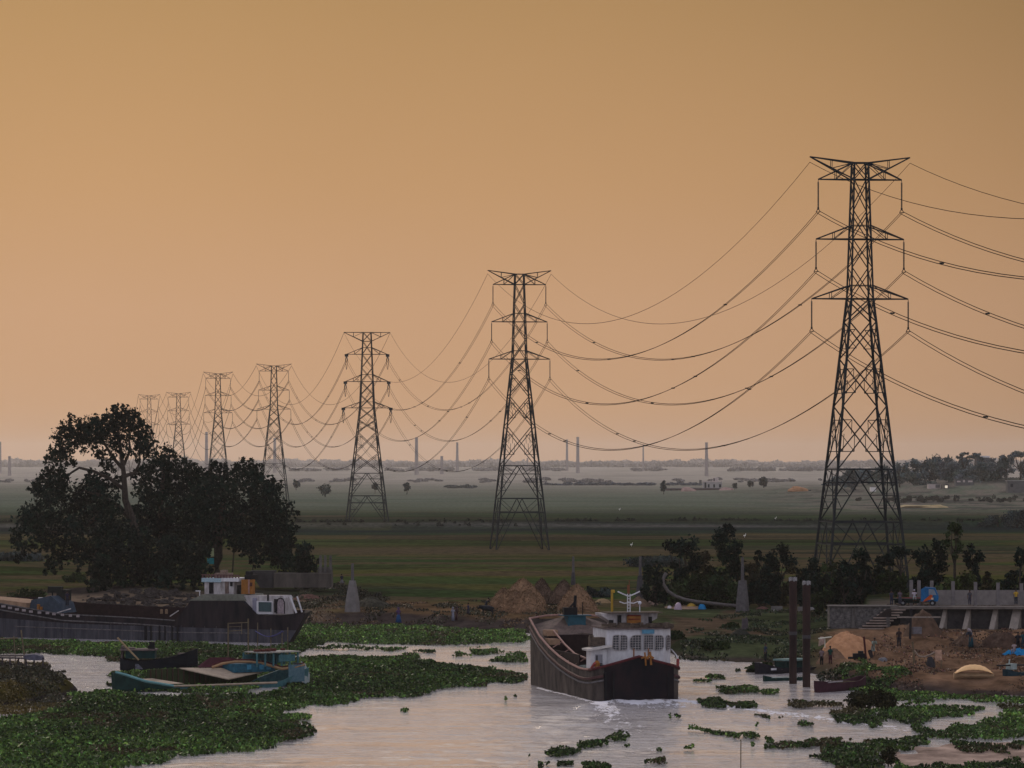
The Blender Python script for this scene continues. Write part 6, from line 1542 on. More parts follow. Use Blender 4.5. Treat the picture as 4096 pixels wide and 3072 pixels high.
# ------------------------------------------------------------------ thicket and trees on the right
TH = 'trees and shrubs of the thicket on the right'
TT = [ # U, Vbase, Vtop, width, green, trunk, shape, name, category, label
 (2620, 2425, 2205, 120, 'dark', .1, 'shrub', 'shrub', 'bush', 'leftmost dark shrub of the thicket, beside the dark pillar'),
 (2725, 2425, 2112, 180, 'dark', .15, 'round', 'tree', 'tree', 'large dark tree at the left of the thicket, crown like a fist'),
 (2905, 2425, 2085, 150, 'dark', .15, 'tall', 'tree', 'tree', 'tall dark tree whose tip leans right, second in the thicket'),
 (2820, 2420, 2165, 150, 'olive', .1, 'shrub', 'shrub', 'bush', 'greyish shrub between the two tall dark trees'),
 (2775, 2432, 2290, 200, 'mid', .05, 'shrub', 'shrub', 'bush', 'low green shrub inside the curve of the dredging pipe'),
 (2885, 2435, 2270, 170, 'mid', .05, 'shrub', 'shrub', 'bush', 'low shrub under the tall leaning-tip tree'),
 (2995, 2425, 2215, 130, 'olive', .1, 'shrub', 'shrub', 'bush', 'brownish shrub behind the grey pillar'),
 (3032, 2420, 2180, 34, 'dark', .55, 'round', 'small_tree', 'tree', 'tiny lollipop tree standing alone between the two halves of the thicket'),
 (3040, 2430, 2300, 130, 'dark', .05, 'shrub', 'shrub', 'bush', 'low dark shrub right of the grey pillar'),
 (3120, 2420, 2165, 150, 'dark', .1, 'round', 'shrub', 'bush', 'rounded dark shrub left of the nearest pylon foot'),
 (3185, 2422, 2240, 130, 'olive', .1, 'shrub', 'shrub', 'bush', 'olive shrub behind the two steel piles'),
 (3060, 2425, 2250, 140, 'dark', .05, 'shrub', 'shrub', 'bush', 'very dark shrub behind the lollipop tree'),
 (3260, 2425, 2200, 120, 'dark', .1, 'shrub', 'shrub', 'bush', 'dark shrub before the left foot of the nearest pylon'),
 (3320, 2425, 2215, 150, 'mid', .1, 'shrub', 'shrub', 'bush', 'green shrub between the feet of the nearest pylon'),
 (3290, 2432, 2290, 190, 'dark', .05, 'shrub', 'shrub', 'bush', 'wide low dark shrub just above the stone wall'),
 (3430, 2425, 2170, 150, 'dark', .1, 'round', 'shrub', 'bush', 'dark rounded shrub right of the middle of the pylon foot'),
 (3440, 2430, 2280, 170, 'dark', .05, 'shrub', 'shrub', 'bush', 'low dark shrub above the stairs'),
 (3612, 2420, 2158, 210, 'dark', .55, 'umbrella', 'umbrella_tree', 'tree', 'flat topped spreading tree with a forked trunk, behind the truck'),
 (3540, 2428, 2330, 160, 'dark', .05, 'shrub', 'shrub', 'bush', 'low dark scrub left of the truck'),
 (3735, 2420, 2155, 130, 'dark', .15, 'tall', 'small_tree', 'tree', 'dark leafy tree directly behind the blue truck cab'),
 (3700, 2425, 2260, 120, 'dark', .1, 'shrub', 'shrub', 'bush', 'dark shrub at the foot of the tree behind the truck'),
 (3818, 2400, 2062, 95, 'mid', .42, 'round', 'small_tree', 'tree', 'tall slim tree with a bare pale trunk, highest on the right'),
 (3895, 2395, 2165, 95, 'dark', .45, 'round', 'small_tree', 'tree', 'small tree with a drooping crown right of the tallest slim one'),
 (3900, 2400, 2255, 60, 'dark', .1, 'tall', 'shrub', 'bush', 'narrow shrub under the drooping tree'),
 (3948, 2405, 2262, 44, 'olive', .1, 'shrub', 'shrub', 'bush', 'small round shrub in the gap before the last tree'),
 (4082, 2400, 2185, 60, 'dark', .6, 'round', 'palm_like_tree', 'tree', 'slender tree with a small round crown at the right edge'),
 (4062, 2410, 2255, 100, 'dark', .1, 'shrub', 'shrub', 'bush', 'dark shrub at the right edge behind the terrace fence'),
 (3215, 2428, 2215, 110, 'dark', .1, 'shrub', 'shrub', 'bush', 'dark shrub covering the left foot of the nearest pylon'),
 (3375, 2428, 2205, 130, 'dark', .1, 'shrub', 'shrub', 'bush', 'dark shrub between the two front feet of the nearest pylon'),
 (3495, 2428, 2215, 130, 'dark', .1, 'shrub', 'shrub', 'bush', 'dark shrub left of the flat topped tree trunk'),
 (3570, 2428, 2215, 120, 'mid', .1, 'shrub', 'shrub', 'bush', 'dark shrub hiding the right foot of the nearest pylon'),
 (3850, 2415, 2285, 150, 'light', .05, 'shrub', 'shrub', 'bush', 'bright green low growth behind the fence, under the slim tree'),
 (3980, 2415, 2310, 150, 'light', .05, 'shrub', 'shrub', 'bush', 'bright green low growth behind the fence, left of the right-edge shrub'),
 (3520, 2418, 2290, 110, 'light', .05, 'shrub', 'shrub', 'bush', 'bright green patch of growth behind the flat topped tree trunk'),
]
for (U, Vb, Vt, wp, gr, tr_, shp, nm, ct, lab) in TT:
    tree(nm, lab, ct, U, Vb, Vt, wp, gr, tr_, TH, 0.24, shp, 1.0, base=None if U < 3300 else (px(U, 498 + (U % 7) * 4), 498 + (U % 7) * 4, gz(px(U, 505), 505) - .3))
# other single bushes
tree('bush', 'olive brown bush growing out of the river below the maroon boat', 'bush', 3480, 2838, 2750, 210, 'olive', .02, 'bushes at the waterside', .16, 'shrub', .9)
tree('bush', 'small dark brown bush on the near right mud', 'bush', 3555, 3068, 2975, 90, 'olive', .05, 'bushes at the waterside', .12, 'shrub', .6)
tree('bush', 'low dark bush on the left bank before the meadow, at the picture edge', 'bush', 60, 2245, 2200, 260, 'blue', .02, None, .35, 'shrub', .8)
tree('bush', 'low grey green bush in the meadow left of the knoll', 'bush', 300, 2330, 2290, 100, 'mid', .02, None, .24, 'shrub', .6)
tree('bush', 'dark low bush behind the moored barge engine', 'bush', 110, 2402, 2350, 150, 'mid', .02, None, .24, 'shrub', .6)
for k, (U, Vb, Vt, wp, lab) in enumerate(((2620, 2268, 2222, 260, 'low dark scrub across the plain behind the dark pillar'), (2390, 2390, 2340, 110, 'dark scrub right of the rightmost haystack'), (3045, 2690, 2650, 110, 'weedy bush at the stern of the canopied boat'),
                          (2860, 2600, 2560, 120, 'dark weed bush on the green bank above the white cabin'), (2700, 2560, 2520, 90, 'dark bush on the bank right of the boat cabin'), (2920, 2515, 2490, 70, 'small dark bush left of the grey stump'))):
    tree('bush', lab, 'bush', U, Vb, Vt, wp, 'mid' if k > 1 else 'blue', .02, 'low bushes on the bank', .22, 'shrub', .8)
# far trees on the plain
FT = [(1300, 1988, 1932, 58, 'round', 'far tree with a ragged double crown between the grove and the third pylon'), (1627, 1978, 1926, 36, 'round', 'round far tree just right of the third pylon'), (1500, 1975, 1928, 30, 'round', 'faint far tree seen through the legs of the third pylon'),
      (1185, 1960, 1918, 34, 'round', 'faint far tree right of the fourth pylon'), (3055, 1952, 1908, 48, 'round', 'round grey tree right of the villa'), (3002, 1950, 1924, 28, 'round', 'small grey tree between villa and round tree'), (2938, 1958, 1930, 26, 'round', 'faint bush close to the right side of the villa'),
      (2655, 1978, 1922, 30, 'tall', 'thin ragged tree at the left end of the brick works'), (4070, 2112, 2035, 130, 'shrub', 'blue green shrub at the right edge of the far plain'), (3990, 2108, 2055, 130, 'shrub', 'blue green shrub, middle one of the far right clump'), (3940, 2108, 2085, 60, 'shrub', 'lowest blue green shrub of the far right clump')]
for (U, Vb, Vt, wp, shp, lab) in FT:
    tree('far_tree', lab, 'tree', U, Vb, Vt, wp, 'blue', .2, 'single trees on the far plain', None, shp, .7)
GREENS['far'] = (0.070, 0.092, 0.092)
HR_ = [(3420, 2000, 1878, 100), (3365, 1995, 1905, 70), (3320, 1992, 1925, 60), (3480, 1990, 1885, 70), (3540, 1985, 1862, 60), (3600, 1990, 1850, 50), (3575, 1995, 1890, 90), (3650, 2000, 1838, 60), (3655, 2000, 1888, 60), (3720, 1985, 1836, 80), (3770, 1980, 1822, 90), (3800, 1985, 1850, 90), (3858, 1980, 1792, 50), (3850, 1985, 1832, 80), (3905, 1980, 1800, 46), (3935, 1985, 1852, 110), (3990, 1985, 1830, 80), (4025, 1980, 1815, 60), (4080, 1980, 1795, 90), (4110, 1985, 1850, 80), (4180, 1985, 1810, 100), (3880, 1990, 1880, 120), (3760, 1992, 1895, 110), (3700, 2000, 1930, 90), (3900, 2000, 1930, 140), (4020, 2000, 1920, 130)]
WH = ['through the right legs of the nearest pylon', 'seen inside the nearest pylon legs, second from left', 'seen inside the nearest pylon legs, leftmost and lowest', 'right behind the right leg of the nearest pylon', 'just right of the nearest pylon leg', 'narrow, second right of the nearest pylon', 'low, filling in below the narrow one',
      'slim pointed one standing forward at the left of the wood', 'with a dark trunk showing in the open ground', 'left of the pale wall, rounded', 'tall rounded one above the pale wall', 'behind the yellow lit window', 'with an umbrella crown above the others', 'below the umbrella crown',
      'with a small flat crown beside the umbrella one', 'in front of the white roof', 'right of the white roof', 'leaning tall one right of the white roof', 'arching crown near the right edge', 'at the right edge below the arching crown', 'beyond the right edge of the picture, tall', 'low dense one under the white roof', 'low one right of the pale wall',
      'low one before the pale wall', 'wide low one at the foot of the rise', 'wide low one near the right edge']
for (U, Vb, Vt, wp), wh in zip(HR_, WH):
    d = 2350 + (U % 9) * 22; x = px(U, d); b0 = gz(x, d)
    tree('far_tree', f'far wood tree, {wh}', 'tree', U, Vb, Vt - 4, wp * 1.3, 'far', .08, 'wood on the rise at the right', 0.75, 'umbrella' if U in (3858, 3905, 4080) else 'round', 1.2, base=(x, d, b0))
# houses on the rise
def house(name, label, U0, U1, V0, V1, d, wall, roofm, parts=(), roof_h=.25, dep=8, cat='house', group=None):
    x = px((U0 + U1) / 2, d); g0 = gz(x, d) - .5
    t_ = thing(name, label, cat, (x, d, g0), 0, group)
    w_ = px(U1, d) - px(U0, d); h = zat(V0, d) - g0
    MB().box((0, dep / 2, h / 2), (w_, dep, h)).build('wall', wall, t_)
    MB().box((0, dep / 2, h + roof_h / 2), (w_ * 1.06, dep * 1.06, roof_h)).build('roof', roofm, t_)
    for (a0, a1, b0, b1, nm, m_) in parts:
        MB().box((px((a0 + a1) / 2, d) - x, -.05, zat((b0 + b1) / 2, d) - g0), (px(a1, d) - px(a0, d), .2, (b1 - b0) / F * d)).build(nm, m_, t_)
    return t_, h, w_
wl = mat('pale render', (0.50, 0.42, 0.38), .8, .15, .5); wl2 = mat('white render', (0.75, 0.70, 0.66), .8, .15, .5)
gr = mat('grey wall', (0.11, 0.105, 0.10), .85, .25, .5); dkw = mat('dark opening', (0.02, 0.02, 0.022), .6); red = mat('brick red', (0.22, 0.10, 0.065), .9, .3, .4)
house('hut', 'pale pinkish wall hut below the far wood on the rise', 3714, 3762, 1936, 1952, 2300, wl, gr, [(3742, 3760, 1938, 1951, 'door', gr)])
lit = bpy.data.materials.new('lit window'); lit.use_nodes = True; lit.node_tree.nodes['Principled BSDF'].inputs['Emission Color'].default_value = (1, .8, .45, 1); lit.node_tree.nodes['Principled BSDF'].inputs['Emission Strength'].default_value = .5
house('hut', 'small hut with a lit yellow window under the far wood', 3776, 3795, 1938, 1953, 2290, gr, gr, [(3780, 3790, 1942, 1952, 'window', lit)])
house('house', 'house with a long white roof on top of the far wooded rise', 3905, 3958, 1830, 1900, 2560, gr, wl2, [(3912, 3920, 1845, 1855, 'window', dkw), (3930, 3938, 1845, 1855, 'window', dkw)], 1.0)
house('hut', 'low hut with two pale openings half hidden by the wood', 3822, 3895, 1918, 1935, 2330, gr, gr, [(3828, 3842, 1923, 1929, 'window', wl), (3852, 3860, 1920, 1929, 'window', wl), (3872, 3890, 1922, 1929, 'window', wl)])
house('shed', 'small pale shed in the trees seen inside the nearest pylon', 3484, 3504, 1948, 1962, 2300, wl2, gr)
house('house', 'grey house at the right edge of the far rise', 4030, 4110, 1924, 1960, 2200, gr, mat('pale roof', (.3, .28, .27), .8), [(4042, 4052, 1935, 1948, 'window', dkw)])
# villa and brick works in the middle distance
vd = 2900.0
vt, h, w_ = house('villa', 'pale flat roofed villa with dark windows in the middle distance', 2812, 2888, 1929, 1955, vd, mat('villa render', (0.36, 0.33, 0.31), .8, .15, .3), wl, [(2818, 2825, 1930, 1955, 'door', dkw), (2832, 2838, 1937, 1950, 'window', dkw), (2853, 2860, 1937, 1950, 'window', dkw), (2876, 2885, 1937, 1950, 'window', dkw)], .8, 10)
x0 = px(2850, vd); MB().box((px(2864, vd) - x0, 5, h + 1.6), (3.8, 5, 3.2)).build('roof_room', wl, vt); MB().box((px(2857, vd) - x0, 2.4, h + 1.6), (.8, .2, 2.2)).build('roof_window', dkw, vt); MB().box((px(2803, vd) - x0, 5, h + .3), (1.6, 1.6, 2.4)).build('roof_tank', gr, vt)
house('brick_kiln', 'long low brown brick kiln building before the villa', 2770, 2925, 1955, 1975, 2700, mat('kiln brick', (0.10, 0.07, 0.065), .9, .4, .3), mat('kiln roof', (0.13, 0.11, 0.11), .9, .3, .3), [(2735 + 60, 2735 + 80, 1960, 1970, 'door', dkw)], .5, 12, 'kiln')
house('brick_kiln', 'low left wing of the brick works with dark doorways', 2665, 2765, 1956, 1975, 2720, mat('kiln brick', (0.1, .07, .065)), mat('kiln roof', (0.13, 0.11, 0.11)), [(2680, 2688, 1958, 1974, 'door', dkw), (2702, 2712, 1958, 1974, 'door', dkw), (2722, 2735, 1960, 1974, 'door', dkw)], .5, 12, 'kiln')
ko = Vector((px(2748, 2600), 2600, 0)); tag(MB().blob((0, 0, 0), (5, 4, 3.2), .2, 12, 8).build('brick_heap', mat('pink brick heap', (.36, .24, .2), .9, .2, .3), None, ko), 'pinkish heap by the brick works, left of the villa', 'heap')
ko = Vector((px(2905, 2600), 2600, 0)); tag(MB().blob((0, 0, 0), (5, 4, 2.6), .2, 12, 8).build('brick_heap', mat('pink brick heap', (.36, .24, .2)), None, ko), 'pinkish heap by the brick works, right of the villa', 'heap')
hd_ = 2380.0; ht_ = thing('barn', 'far open shed with a dark slanting roof and orange straw beside it', 'barn', (px(3215, hd_), hd_, gz(px(3215, hd_), hd_)))
b0 = -ht_.location.z; MB().add([(-5.5, 0, b0 + zat(1978, hd_)), (-2, 0, b0 + zat(1962, hd_)), (4.2, 0, b0 + zat(1959, hd_)), (4.2, 0, b0 + zat(1976, hd_)), (-.5, 0, b0 + zat(1976, hd_)), (-5.5, 6, b0 + zat(1978, hd_)), (-2, 6, b0 + zat(1962, hd_)), (4.2, 6, b0 + zat(1959, hd_)), (4.2, 6, b0 + zat(1976, hd_)), (-.5, 6, b0 + zat(1976, hd_))], [(0, 4, 3, 2, 1), (5, 6, 7, 8, 9), (0, 1, 6, 5), (1, 2, 7, 6), (2, 3, 8, 7), (3, 4, 9, 8), (0, 5, 9, 4)]).build('roof', mat('slate roof', (.035, .035, .045), .8), ht_)
MB().blob((-3.5, -1.5, 0), (5.5, 3, 2.6), .2, 12, 8).build('straw', mat('orange straw', (.42, .22, .11), .9, .2, .4), ht_)
o = P(3690, 2030); tag(MB().blob((0, 0, 0), (11, 6, 1.0), .3, 14, 6).build('straw_heap', mat('pale straw', (.45, .34, .18), .9, .2, .3), None, o), 'pale yellow straw patch on the far slope right of the nearest pylon', 'heap')

# kiln chimneys in the haze
ch_m = mat('chimney brick', (0.30, 0.26, 0.24), .9, .2, .3)
for (U, Vt, Vb, w_, lab) in ((1666, 1750, 1915, 13, 'thick grey kiln chimney between the third and second pylons, leftmost there'), (1767, 1825, 1912, 12, 'short kiln chimney, second right of the third pylon'), (1829, 1770, 1902, 10, 'tall thin pale kiln chimney left of the second pylon'),
                        (2268, 1758, 1890, 9, 'faint left one of the chimney pair right of the second pylon'), (2311, 1748, 1905, 12, 'darker right one of the chimney pair right of the second pylon'), (2573, 1782, 1880, 6, 'very faint thin chimney in the middle of the horizon'),
                        (2826, 1770, 1922, 12, 'tall kiln chimney standing behind the villa'), (826, 1728, 1915, 12, 'dark slim chimney left of the fifth pylon above the grove'), (38, 1825, 1920, 12, 'short grey chimney at the left edge'), (1, 1767, 1905, 8, 'faint chimney cut by the left edge'),
                        (2110, 1832, 1900, 6, 'short faint chimney seen through the second pylon'), (1099, 1752, 1905, 12, 'faint chimney seen through the fourth pylon')):
    d = min(Gd(Vb) * 1.25, 7500); h = zat(Vt, d); s = d / F; o = Vector((px(U, d), d, 0)); r = w_ * s / 2
    t_ = thing('kiln_chimney', lab, 'chimney', o, 0, 'brick kiln chimneys in the haze')
    MB().lathe([(r * 1.35, -.5), (r * 1.2, h * .15), (r * .85, h)], 14).build('shaft', ch_m, t_)
    MB().lathe([(r * .95, h - 1.6), (r * .95, h - .2), (r * .8, h + .2)], 14).build('rim', ch_m, t_)

# ------------------------------------------------------------------ far woods in the haze and hedges: uncountable masses
def wood(name, label, d, U0, U1, vt, amp, seed, step=26, green=(0.020, 0.028, 0.022), deep=60, gate=0.0):
    g = np.random.default_rng(seed); out, cc = [], []
    U = U0
    while U < U1:
        dd = d + g.uniform(-deep, deep); r = step * .9 / F * dd * g.uniform(.6, 1.3)
        env = vt + amp * (fbm(np.array(U * .004), np.array(seed * 1.0), seed, 3) - .5) * 2 + g.uniform(-.3, .3) * amp
        zt_ = max(zat(float(env), dd), 2.5) * g.uniform(.45, 1.05)
        if gate and fbm(np.array(U * .014), np.array(seed * 3.3), seed + 9, 3) < gate: U += step * .5; continue
        n = 130; p = g.normal(size=(n, 3)); p /= np.linalg.norm(p, axis=1)[:, None]
        p = p * np.array((r, r, zt_ * .5)) * g.uniform(.5, 1, (n, 1)) + np.array((px(U, dd), dd, zt_ * .5))
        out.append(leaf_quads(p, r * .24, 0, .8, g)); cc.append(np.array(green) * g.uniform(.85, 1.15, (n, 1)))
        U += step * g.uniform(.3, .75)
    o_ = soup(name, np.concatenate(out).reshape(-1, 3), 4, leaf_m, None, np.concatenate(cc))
    return tag(o_, label, 'wood', None, 'stuff')
wood('distant_wood', 'hazy line of distant trees along the whole horizon', 11500, -1500, 5600, 1846, 12, 1, 30, (0.26, 0.225, 0.20), deep=400)  # distant woods: pale leaf colours have the haze painted in
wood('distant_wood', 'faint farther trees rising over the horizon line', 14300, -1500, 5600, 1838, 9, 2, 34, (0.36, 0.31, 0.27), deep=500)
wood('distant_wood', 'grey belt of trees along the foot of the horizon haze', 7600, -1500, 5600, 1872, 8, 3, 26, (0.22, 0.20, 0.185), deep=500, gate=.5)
wood('hedge', 'dark blue green hedge line across the plain left of the villa', 3300, 2180, 2800, 1936, 4, 4, 12, (0.13, 0.14, 0.15), 40, .30)  # far hedges and scrub: leaf colour lightened to paint in haze
wood('hedge', 'low dark hedge patch on the plain left of the second pylon', 3000, 1790, 1905, 1946, 3, 5, 14, (0.11, 0.12, 0.11), 60)
wood('hedge', 'thin dark scrub along the whole far plain', 3900, -1000, 5000, 1922, 3, 6, 16, (0.24, 0.22, 0.20), 300, .5)
wood('scrub', 'dark low scrub along the flood bank right of the second pylon', 1290, 2150, 5000, 2100, 6, 7, 9, (0.006, 0.010, 0.009), 25, .42)
wood('scrub', 'dark low scrub along the flood bank left of the second pylon', 1262, -800, 2150, 2106, 5, 8, 9, (0.007, 0.010, 0.009), 25, .46)
wood('scrub', 'scrub on the far slope right of the nearest pylon', 2150, 3420, 4600, 1982, 12, 10, 12, (0.045, 0.045, 0.035), 200, .45)
wood('undergrowth', 'dark tangled undergrowth filling the thicket between its trees', 592, 2600, 4500, 2335, 22, 11, 16, (0.010, 0.013, 0.008), 12)
wood('undergrowth', 'low dark scrub at the foot of the thicket', 560, 2640, 3330, 2385, 12, 12, 12, (0.014, 0.016, 0.009), 5)

# ------------------------------------------------------------------ water hyacinth, grass
LOW = (2.6, 0.0)
def inpoly(x, y, poly):
    c = np.zeros(len(x), bool); n = len(poly)
    for i in range(n):
        x1, y1 = poly[i]; x2, y2 = poly[(i + 1) % n]
        cr = ((y1 > y) != (y2 > y)) & (x < (x2 - x1) * (y - y1) / (y2 - y1 + 1e-12) + x1)
        c ^= cr
    return c
def hyacinth(name, label, polys, dens, seed, hgt=.42, leaf=.15, green='hya', holes=0.0, cat='plants', col2=None, pad=0.0):
    g = np.random.default_rng(seed); PT = []
    for poly in polys:
        W_ = [((U - CX) / F * Gd(V), Gd(V)) for U, V in poly]
        xs = [p[0] for p in W_]; ys_ = [p[1] for p in W_]
        area = (max(xs) - min(xs)) * (max(ys_) - min(ys_))
        n = int(area * dens)
        x = g.uniform(min(xs), max(xs), n); y = g.uniform(min(ys_), max(ys_), n)
        jx = x + (fbm(x * .5, y * .12, seed) - .5) * 3.0 + (fbm(x * 2.5, y * .7, seed + 1) - .5) * 1.0; jy = y + (fbm(x * .3 + 9, y * .2, seed + 5) - .5) * 9
        k = inpoly(jx, jy, W_)
        x, y = x[k], y[k]
        if holes:
            k = fbm(x * .35, y * .10, seed + 7, 3) > holes; x, y = x[k], y[k]
        PT.append(np.stack([x, y], -1))
    p = np.concatenate(PT)
    clump = fbm(p[:, 0] * .6, p[:, 1] * .35, seed + 3, 3)
    z = (0.05 + hgt * np.clip(clump * 1.7 - .25, .1, 1.2) * g.uniform(.25, 1.0, len(p)))
    z = z + np.maximum(H(p[:, 0], p[:, 1]), 0)
    pts = np.column_stack([p, z])
    q = leaf_quads(pts, leaf, .35, .75, g)
    c = np.array(GREENS[green]) * np.exp(g.normal(0, .62 if green == 'hya' else .34, (len(p), 1))) * (0.35 + 1.3 * clump)[:, None] * np.stack([g.uniform(.8, 1.3, len(p)), np.ones(len(p)), g.uniform(.8, 1.4, len(p))], -1)
    yl = g.uniform(0, 1, len(p)) < .04
    big = fbm(p[:, 0] * .07, p[:, 1] * .035, seed + 21, 3)
    c = c * (0.55 + 0.9 * sm(.3, .7, big))[:, None]
    br_ = (fbm(p[:, 0] * .25, p[:, 1] * .1, seed + 31, 2) > .70) & (g.uniform(0, 1, len(p)) < .6)
    c[br_] = np.array((0.060, 0.045, 0.020)) * g.uniform(.5, 1.4, (int(br_.sum()), 1))
    c[yl] = np.array((0.08, 0.12, 0.035) if green == 'hya' else (0.06, 0.055, 0.025)) * g.uniform(.5, 1.1)
    if col2 is not None:
        m_ = sm(.5, .62, fbm(p[:, 0] * .12, p[:, 1] * .05, seed + 11))[:, None]
        c = c * (1 - m_) + np.array(col2) * g.uniform(.5, 1.5, (len(p), 1)) * m_
    return tag(soup(name, q.reshape(-1, 3), 4, hya_m, None, c), label, cat, None, 'stuff')
MAT_L = [(-300, 2900), (0, 2870), (160, 2860), (290, 2810), (310, 2770), (480, 2770), (640, 2795), (800, 2790), (1010, 2785), (1180, 2745), (1100, 2690), (1180, 2645), (1290, 2630), (1400, 2622), (1490, 2632), (1600, 2632), (1640, 2622), (1720, 2660), (1830, 2668), (1960, 2676), (2030, 2690), (2108, 2706), (2080, 2730), (1950, 2735), (1940, 2755), (1800, 2755), (1640, 2792), (1480, 2800), (1240, 2832), (1130, 2850), (1210, 2880), (1160, 2895), (1310, 2925), (1290, 2950), (1120, 2965), (1120, 2990), (900, 3010), (640, 3050), (380, 3090), (-300, 3120)]
hyacinth('water_hyacinth', 'great mat of water hyacinth covering the river on the left', [MAT_L], 22, 1, .32, .17)
hyacinth('water_hyacinth', 'belt of water hyacinth between the moored barge and the small boats', [[(-300, 2556), (0, 2562), (600, 2575), (1130, 2590), (1180, 2570), (1300, 2575), (1250, 2590), (1150, 2640), (1000, 2780), (480, 2770), (470, 2700), (760, 2680), (800, 2640), (450, 2650), (440, 2632), (300, 2625), (200, 2618), (-300, 2612)]], 20, 2, .32, .17)
hyacinth('water_hyacinth', 'strip of water hyacinth along the far bank right of the barge', [[(1190, 2500), (1300, 2505), (1700, 2515), (2110, 2535), (2130, 2580), (1900, 2575), (1800, 2588), (1600, 2580), (1300, 2574), (1200, 2578)]], 18, 3, .5)
hyacinth('floating_weed', 'thin floating weed streaks in the channel behind the cargo boat', [[(1230, 2595), (1500, 2596), (1900, 2604), (2110, 2620), (2110, 2634), (1800, 2612), (1250, 2600)], [(1810, 2606), (1900, 2600), (1950, 2625), (1800, 2630)], [(1640, 2600), (1900, 2615), (1880, 2622), (1650, 2608)], [(1950, 2628), (2110, 2640), (2110, 2655), (1960, 2650)]], 22, 4, .45, .14, 'hya', .42)
RM = [[(3480, 2790), (3560, 2760), (3700, 2772), (3900, 2790), (4300, 2800), (4300, 2835), (4050, 2815), (3780, 2810), (3600, 2822), (3460, 2830)],
      [(3300, 2850), (3500, 2830), (3700, 2830), (4300, 2838), (4300, 2905), (4096, 2890), (3880, 2862), (3780, 2895), (3640, 2895), (3440, 2905), (3340, 2880)],
      [(3630, 2925), (3700, 2895), (4300, 2888), (4300, 2960), (4000, 2965), (3800, 2962), (3640, 2960)],
      [(3060, 3000), (3160, 2975), (3400, 2968), (3660, 2955), (3700, 2965), (3640, 3000), (3500, 3020), (3560, 3110), (3380, 3110), (3270, 3050), (3180, 3008)],
      [(3300, 2745), (3400, 2742), (3560, 2760), (3620, 2800), (3480, 2790), (3420, 2770)], [(3350, 2690), (3480, 2690), (3640, 2740), (3500, 2775), (3380, 2740)],
      [(3240, 2815), (3360, 2820), (3360, 2832), (3200, 2830)], [(3140, 2808), (3240, 2815), (3240, 2835), (3130, 2822)]]
hyacinth('water_hyacinth', 'patchy water hyacinth and weeds along the right shore', RM, 28, 5, .34, .14, 'hya', .36, col2=(0.060, 0.048, 0.020))
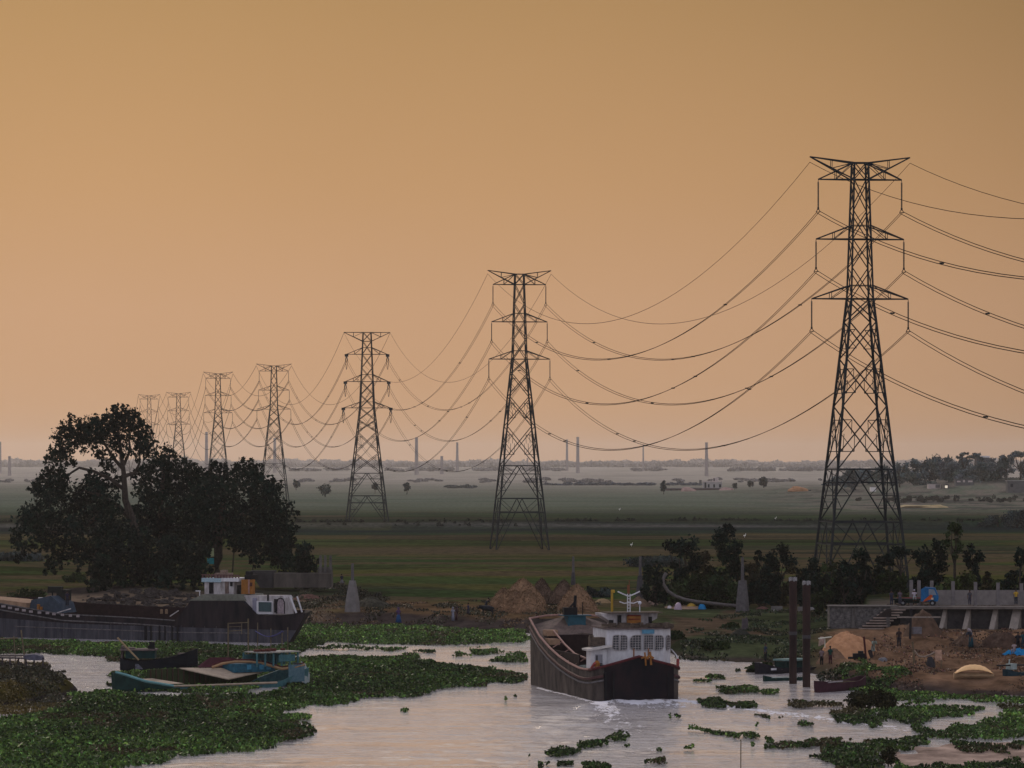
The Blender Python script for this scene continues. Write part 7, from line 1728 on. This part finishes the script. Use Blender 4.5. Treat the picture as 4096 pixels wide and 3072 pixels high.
SP = [[(2780, 2815), (2800, 2795), (2880, 2795), (2860, 2845), (2800, 2840)], [(2860, 2815), (3015, 2815), (3010, 2838), (2900, 2838)], [(2860, 2755), (3020, 2745), (3030, 2775), (2920, 2782)], [(2680, 2865), (2720, 2868), (2715, 2882), (2680, 2880)],
      [(2745, 2920), (2800, 2925), (3080, 2960), (3090, 2980), (2990, 2968), (2750, 2932)], [(2420, 2960), (2510, 2935), (2520, 2970), (2440, 2972)], [(2310, 2995), (2350, 2975), (2430, 2980), (2420, 3000), (2320, 3002)], [(2180, 3025), (2260, 3005), (2360, 3012), (2350, 3022), (2200, 3035)],
      [(2575, 3050), (2620, 3040), (2660, 3045), (2660, 3062), (2580, 3062)], [(2600, 3005), (2640, 2995), (2650, 3015), (2605, 3018)], [(2485, 2990), (2515, 2985), (2515, 3005), (2488, 3005)], [(2100, 3035), (2120, 3030), (2120, 3052), (2100, 3050)], [(2155, 3060), (2210, 3058), (2210, 3085), (2155, 3085)], [(2230, 3045), (2290, 3045), (2290, 3068), (2230, 3068)],
      [(2330, 3065), (2440, 3062), (2440, 3085), (2330, 3085)], [(2990, 2990), (3020, 2990), (3020, 3002), (2990, 3002)], [(3010, 3035), (3040, 3025), (3040, 3048), (3010, 3048)], [(3020, 2865), (3070, 2870), (3070, 2886), (3020, 2882)], [(3090, 2880), (3130, 2880), (3130, 2886), (3090, 2884)], [(1605, 2842), (1630, 2842), (1630, 2852), (1605, 2852)],
      [(2020, 2800), (2036, 2800), (2036, 2808), (2020, 2808)], [(2055, 2782), (2070, 2782), (2070, 2790), (2055, 2790)], [(3130, 2985), (3200, 2960), (3260, 2950), (3240, 2985), (3160, 2990)], [(1150, 2870), (1230, 2870), (1240, 2885), (1160, 2890)], [(2740, 2700), (2860, 2706), (2900, 2720), (2780, 2716)], [(2860, 2680), (2960, 2684), (2960, 2692), (2860, 2690)], [(2760, 2720), (2840, 2724), (2850, 2732), (2760, 2730)], [(3040, 2770), (3110, 2764), (3120, 2780), (3050, 2784)], [(2950, 2905), (3040, 2900), (3050, 2914), (2960, 2918)], [(3180, 2900), (3240, 2896), (3250, 2908), (3190, 2910)], [(2700, 3000), (2780, 2990), (2790, 3006), (2710, 3010)],
      [(3470, 2900), (3540, 2880), (3540, 2925), (3480, 2925)], [(3800, 2985), (3990, 2992), (3980, 3030), (3850, 3030), (3790, 3000)], [(3990, 3000), (4060, 3010), (4050, 3040), (3990, 3030)], [(4040, 2985), (4110, 2975), (4110, 3010), (4050, 3012)], [(3560, 3060), (3900, 3060), (4110, 3050), (4110, 3090), (3560, 3090)]]
hyacinth('floating_hyacinth', 'small floating clumps of hyacinth drifting on the open water', SP, 60, 6, .36, .11, 'hya', .36)
hyacinth('grass', 'weeds and grass on the right bank behind the boats', [[(2700, 2640), (2760, 2560), (2800, 2500), (3000, 2470), (3300, 2470), (3330, 2560), (3250, 2640), (3260, 2690), (3050, 2655)], [(3240, 2690), (3300, 2650), (3500, 2690), (3700, 2770), (3480, 2760), (3300, 2740)]], 8, 7, .22, .13, 'mid', .5)
hyacinth('grass', 'dry grass tussocks covering the islet on the left', [[(-200, 2680), (60, 2655), (160, 2665), (240, 2710), (292, 2800), (180, 2862), (-200, 2870)]], 28, 8, .35, .12, 'olive', .25, col2=(0.10, 0.072, 0.018))
hyacinth('straw_litter', 'straw and weeds strewn on the far bank before the haystacks', [[(1230, 2500), (1280, 2450), (1500, 2455), (1900, 2440), (2250, 2440), (2400, 2450), (2130, 2530), (1700, 2510)]], 5, 9, .25, .15, 'olive', .45, col2=(0.12, 0.07, 0.035))
hyacinth('grass', 'rough weeds on the slope between the knoll and the pale pillar', [[(1160, 2500), (1180, 2400), (1330, 2350), (1460, 2400), (1560, 2435), (1300, 2460), (1230, 2500)]], 6, 10, .5, .18, 'olive', .4)

GREENS['earth'] = (0.105, 0.060, 0.036)
hyacinth('earth_clods', 'dug earth clods and roots over the whole right-hand slope', [[(3420, 2760), (3560, 2700), (3500, 2600), (3600, 2545), (4300, 2545), (4300, 2790), (3700, 2775)]], 6, 12, .08, .11, 'earth', .46, cat='earth', col2=(0.050, 0.030, 0.020))
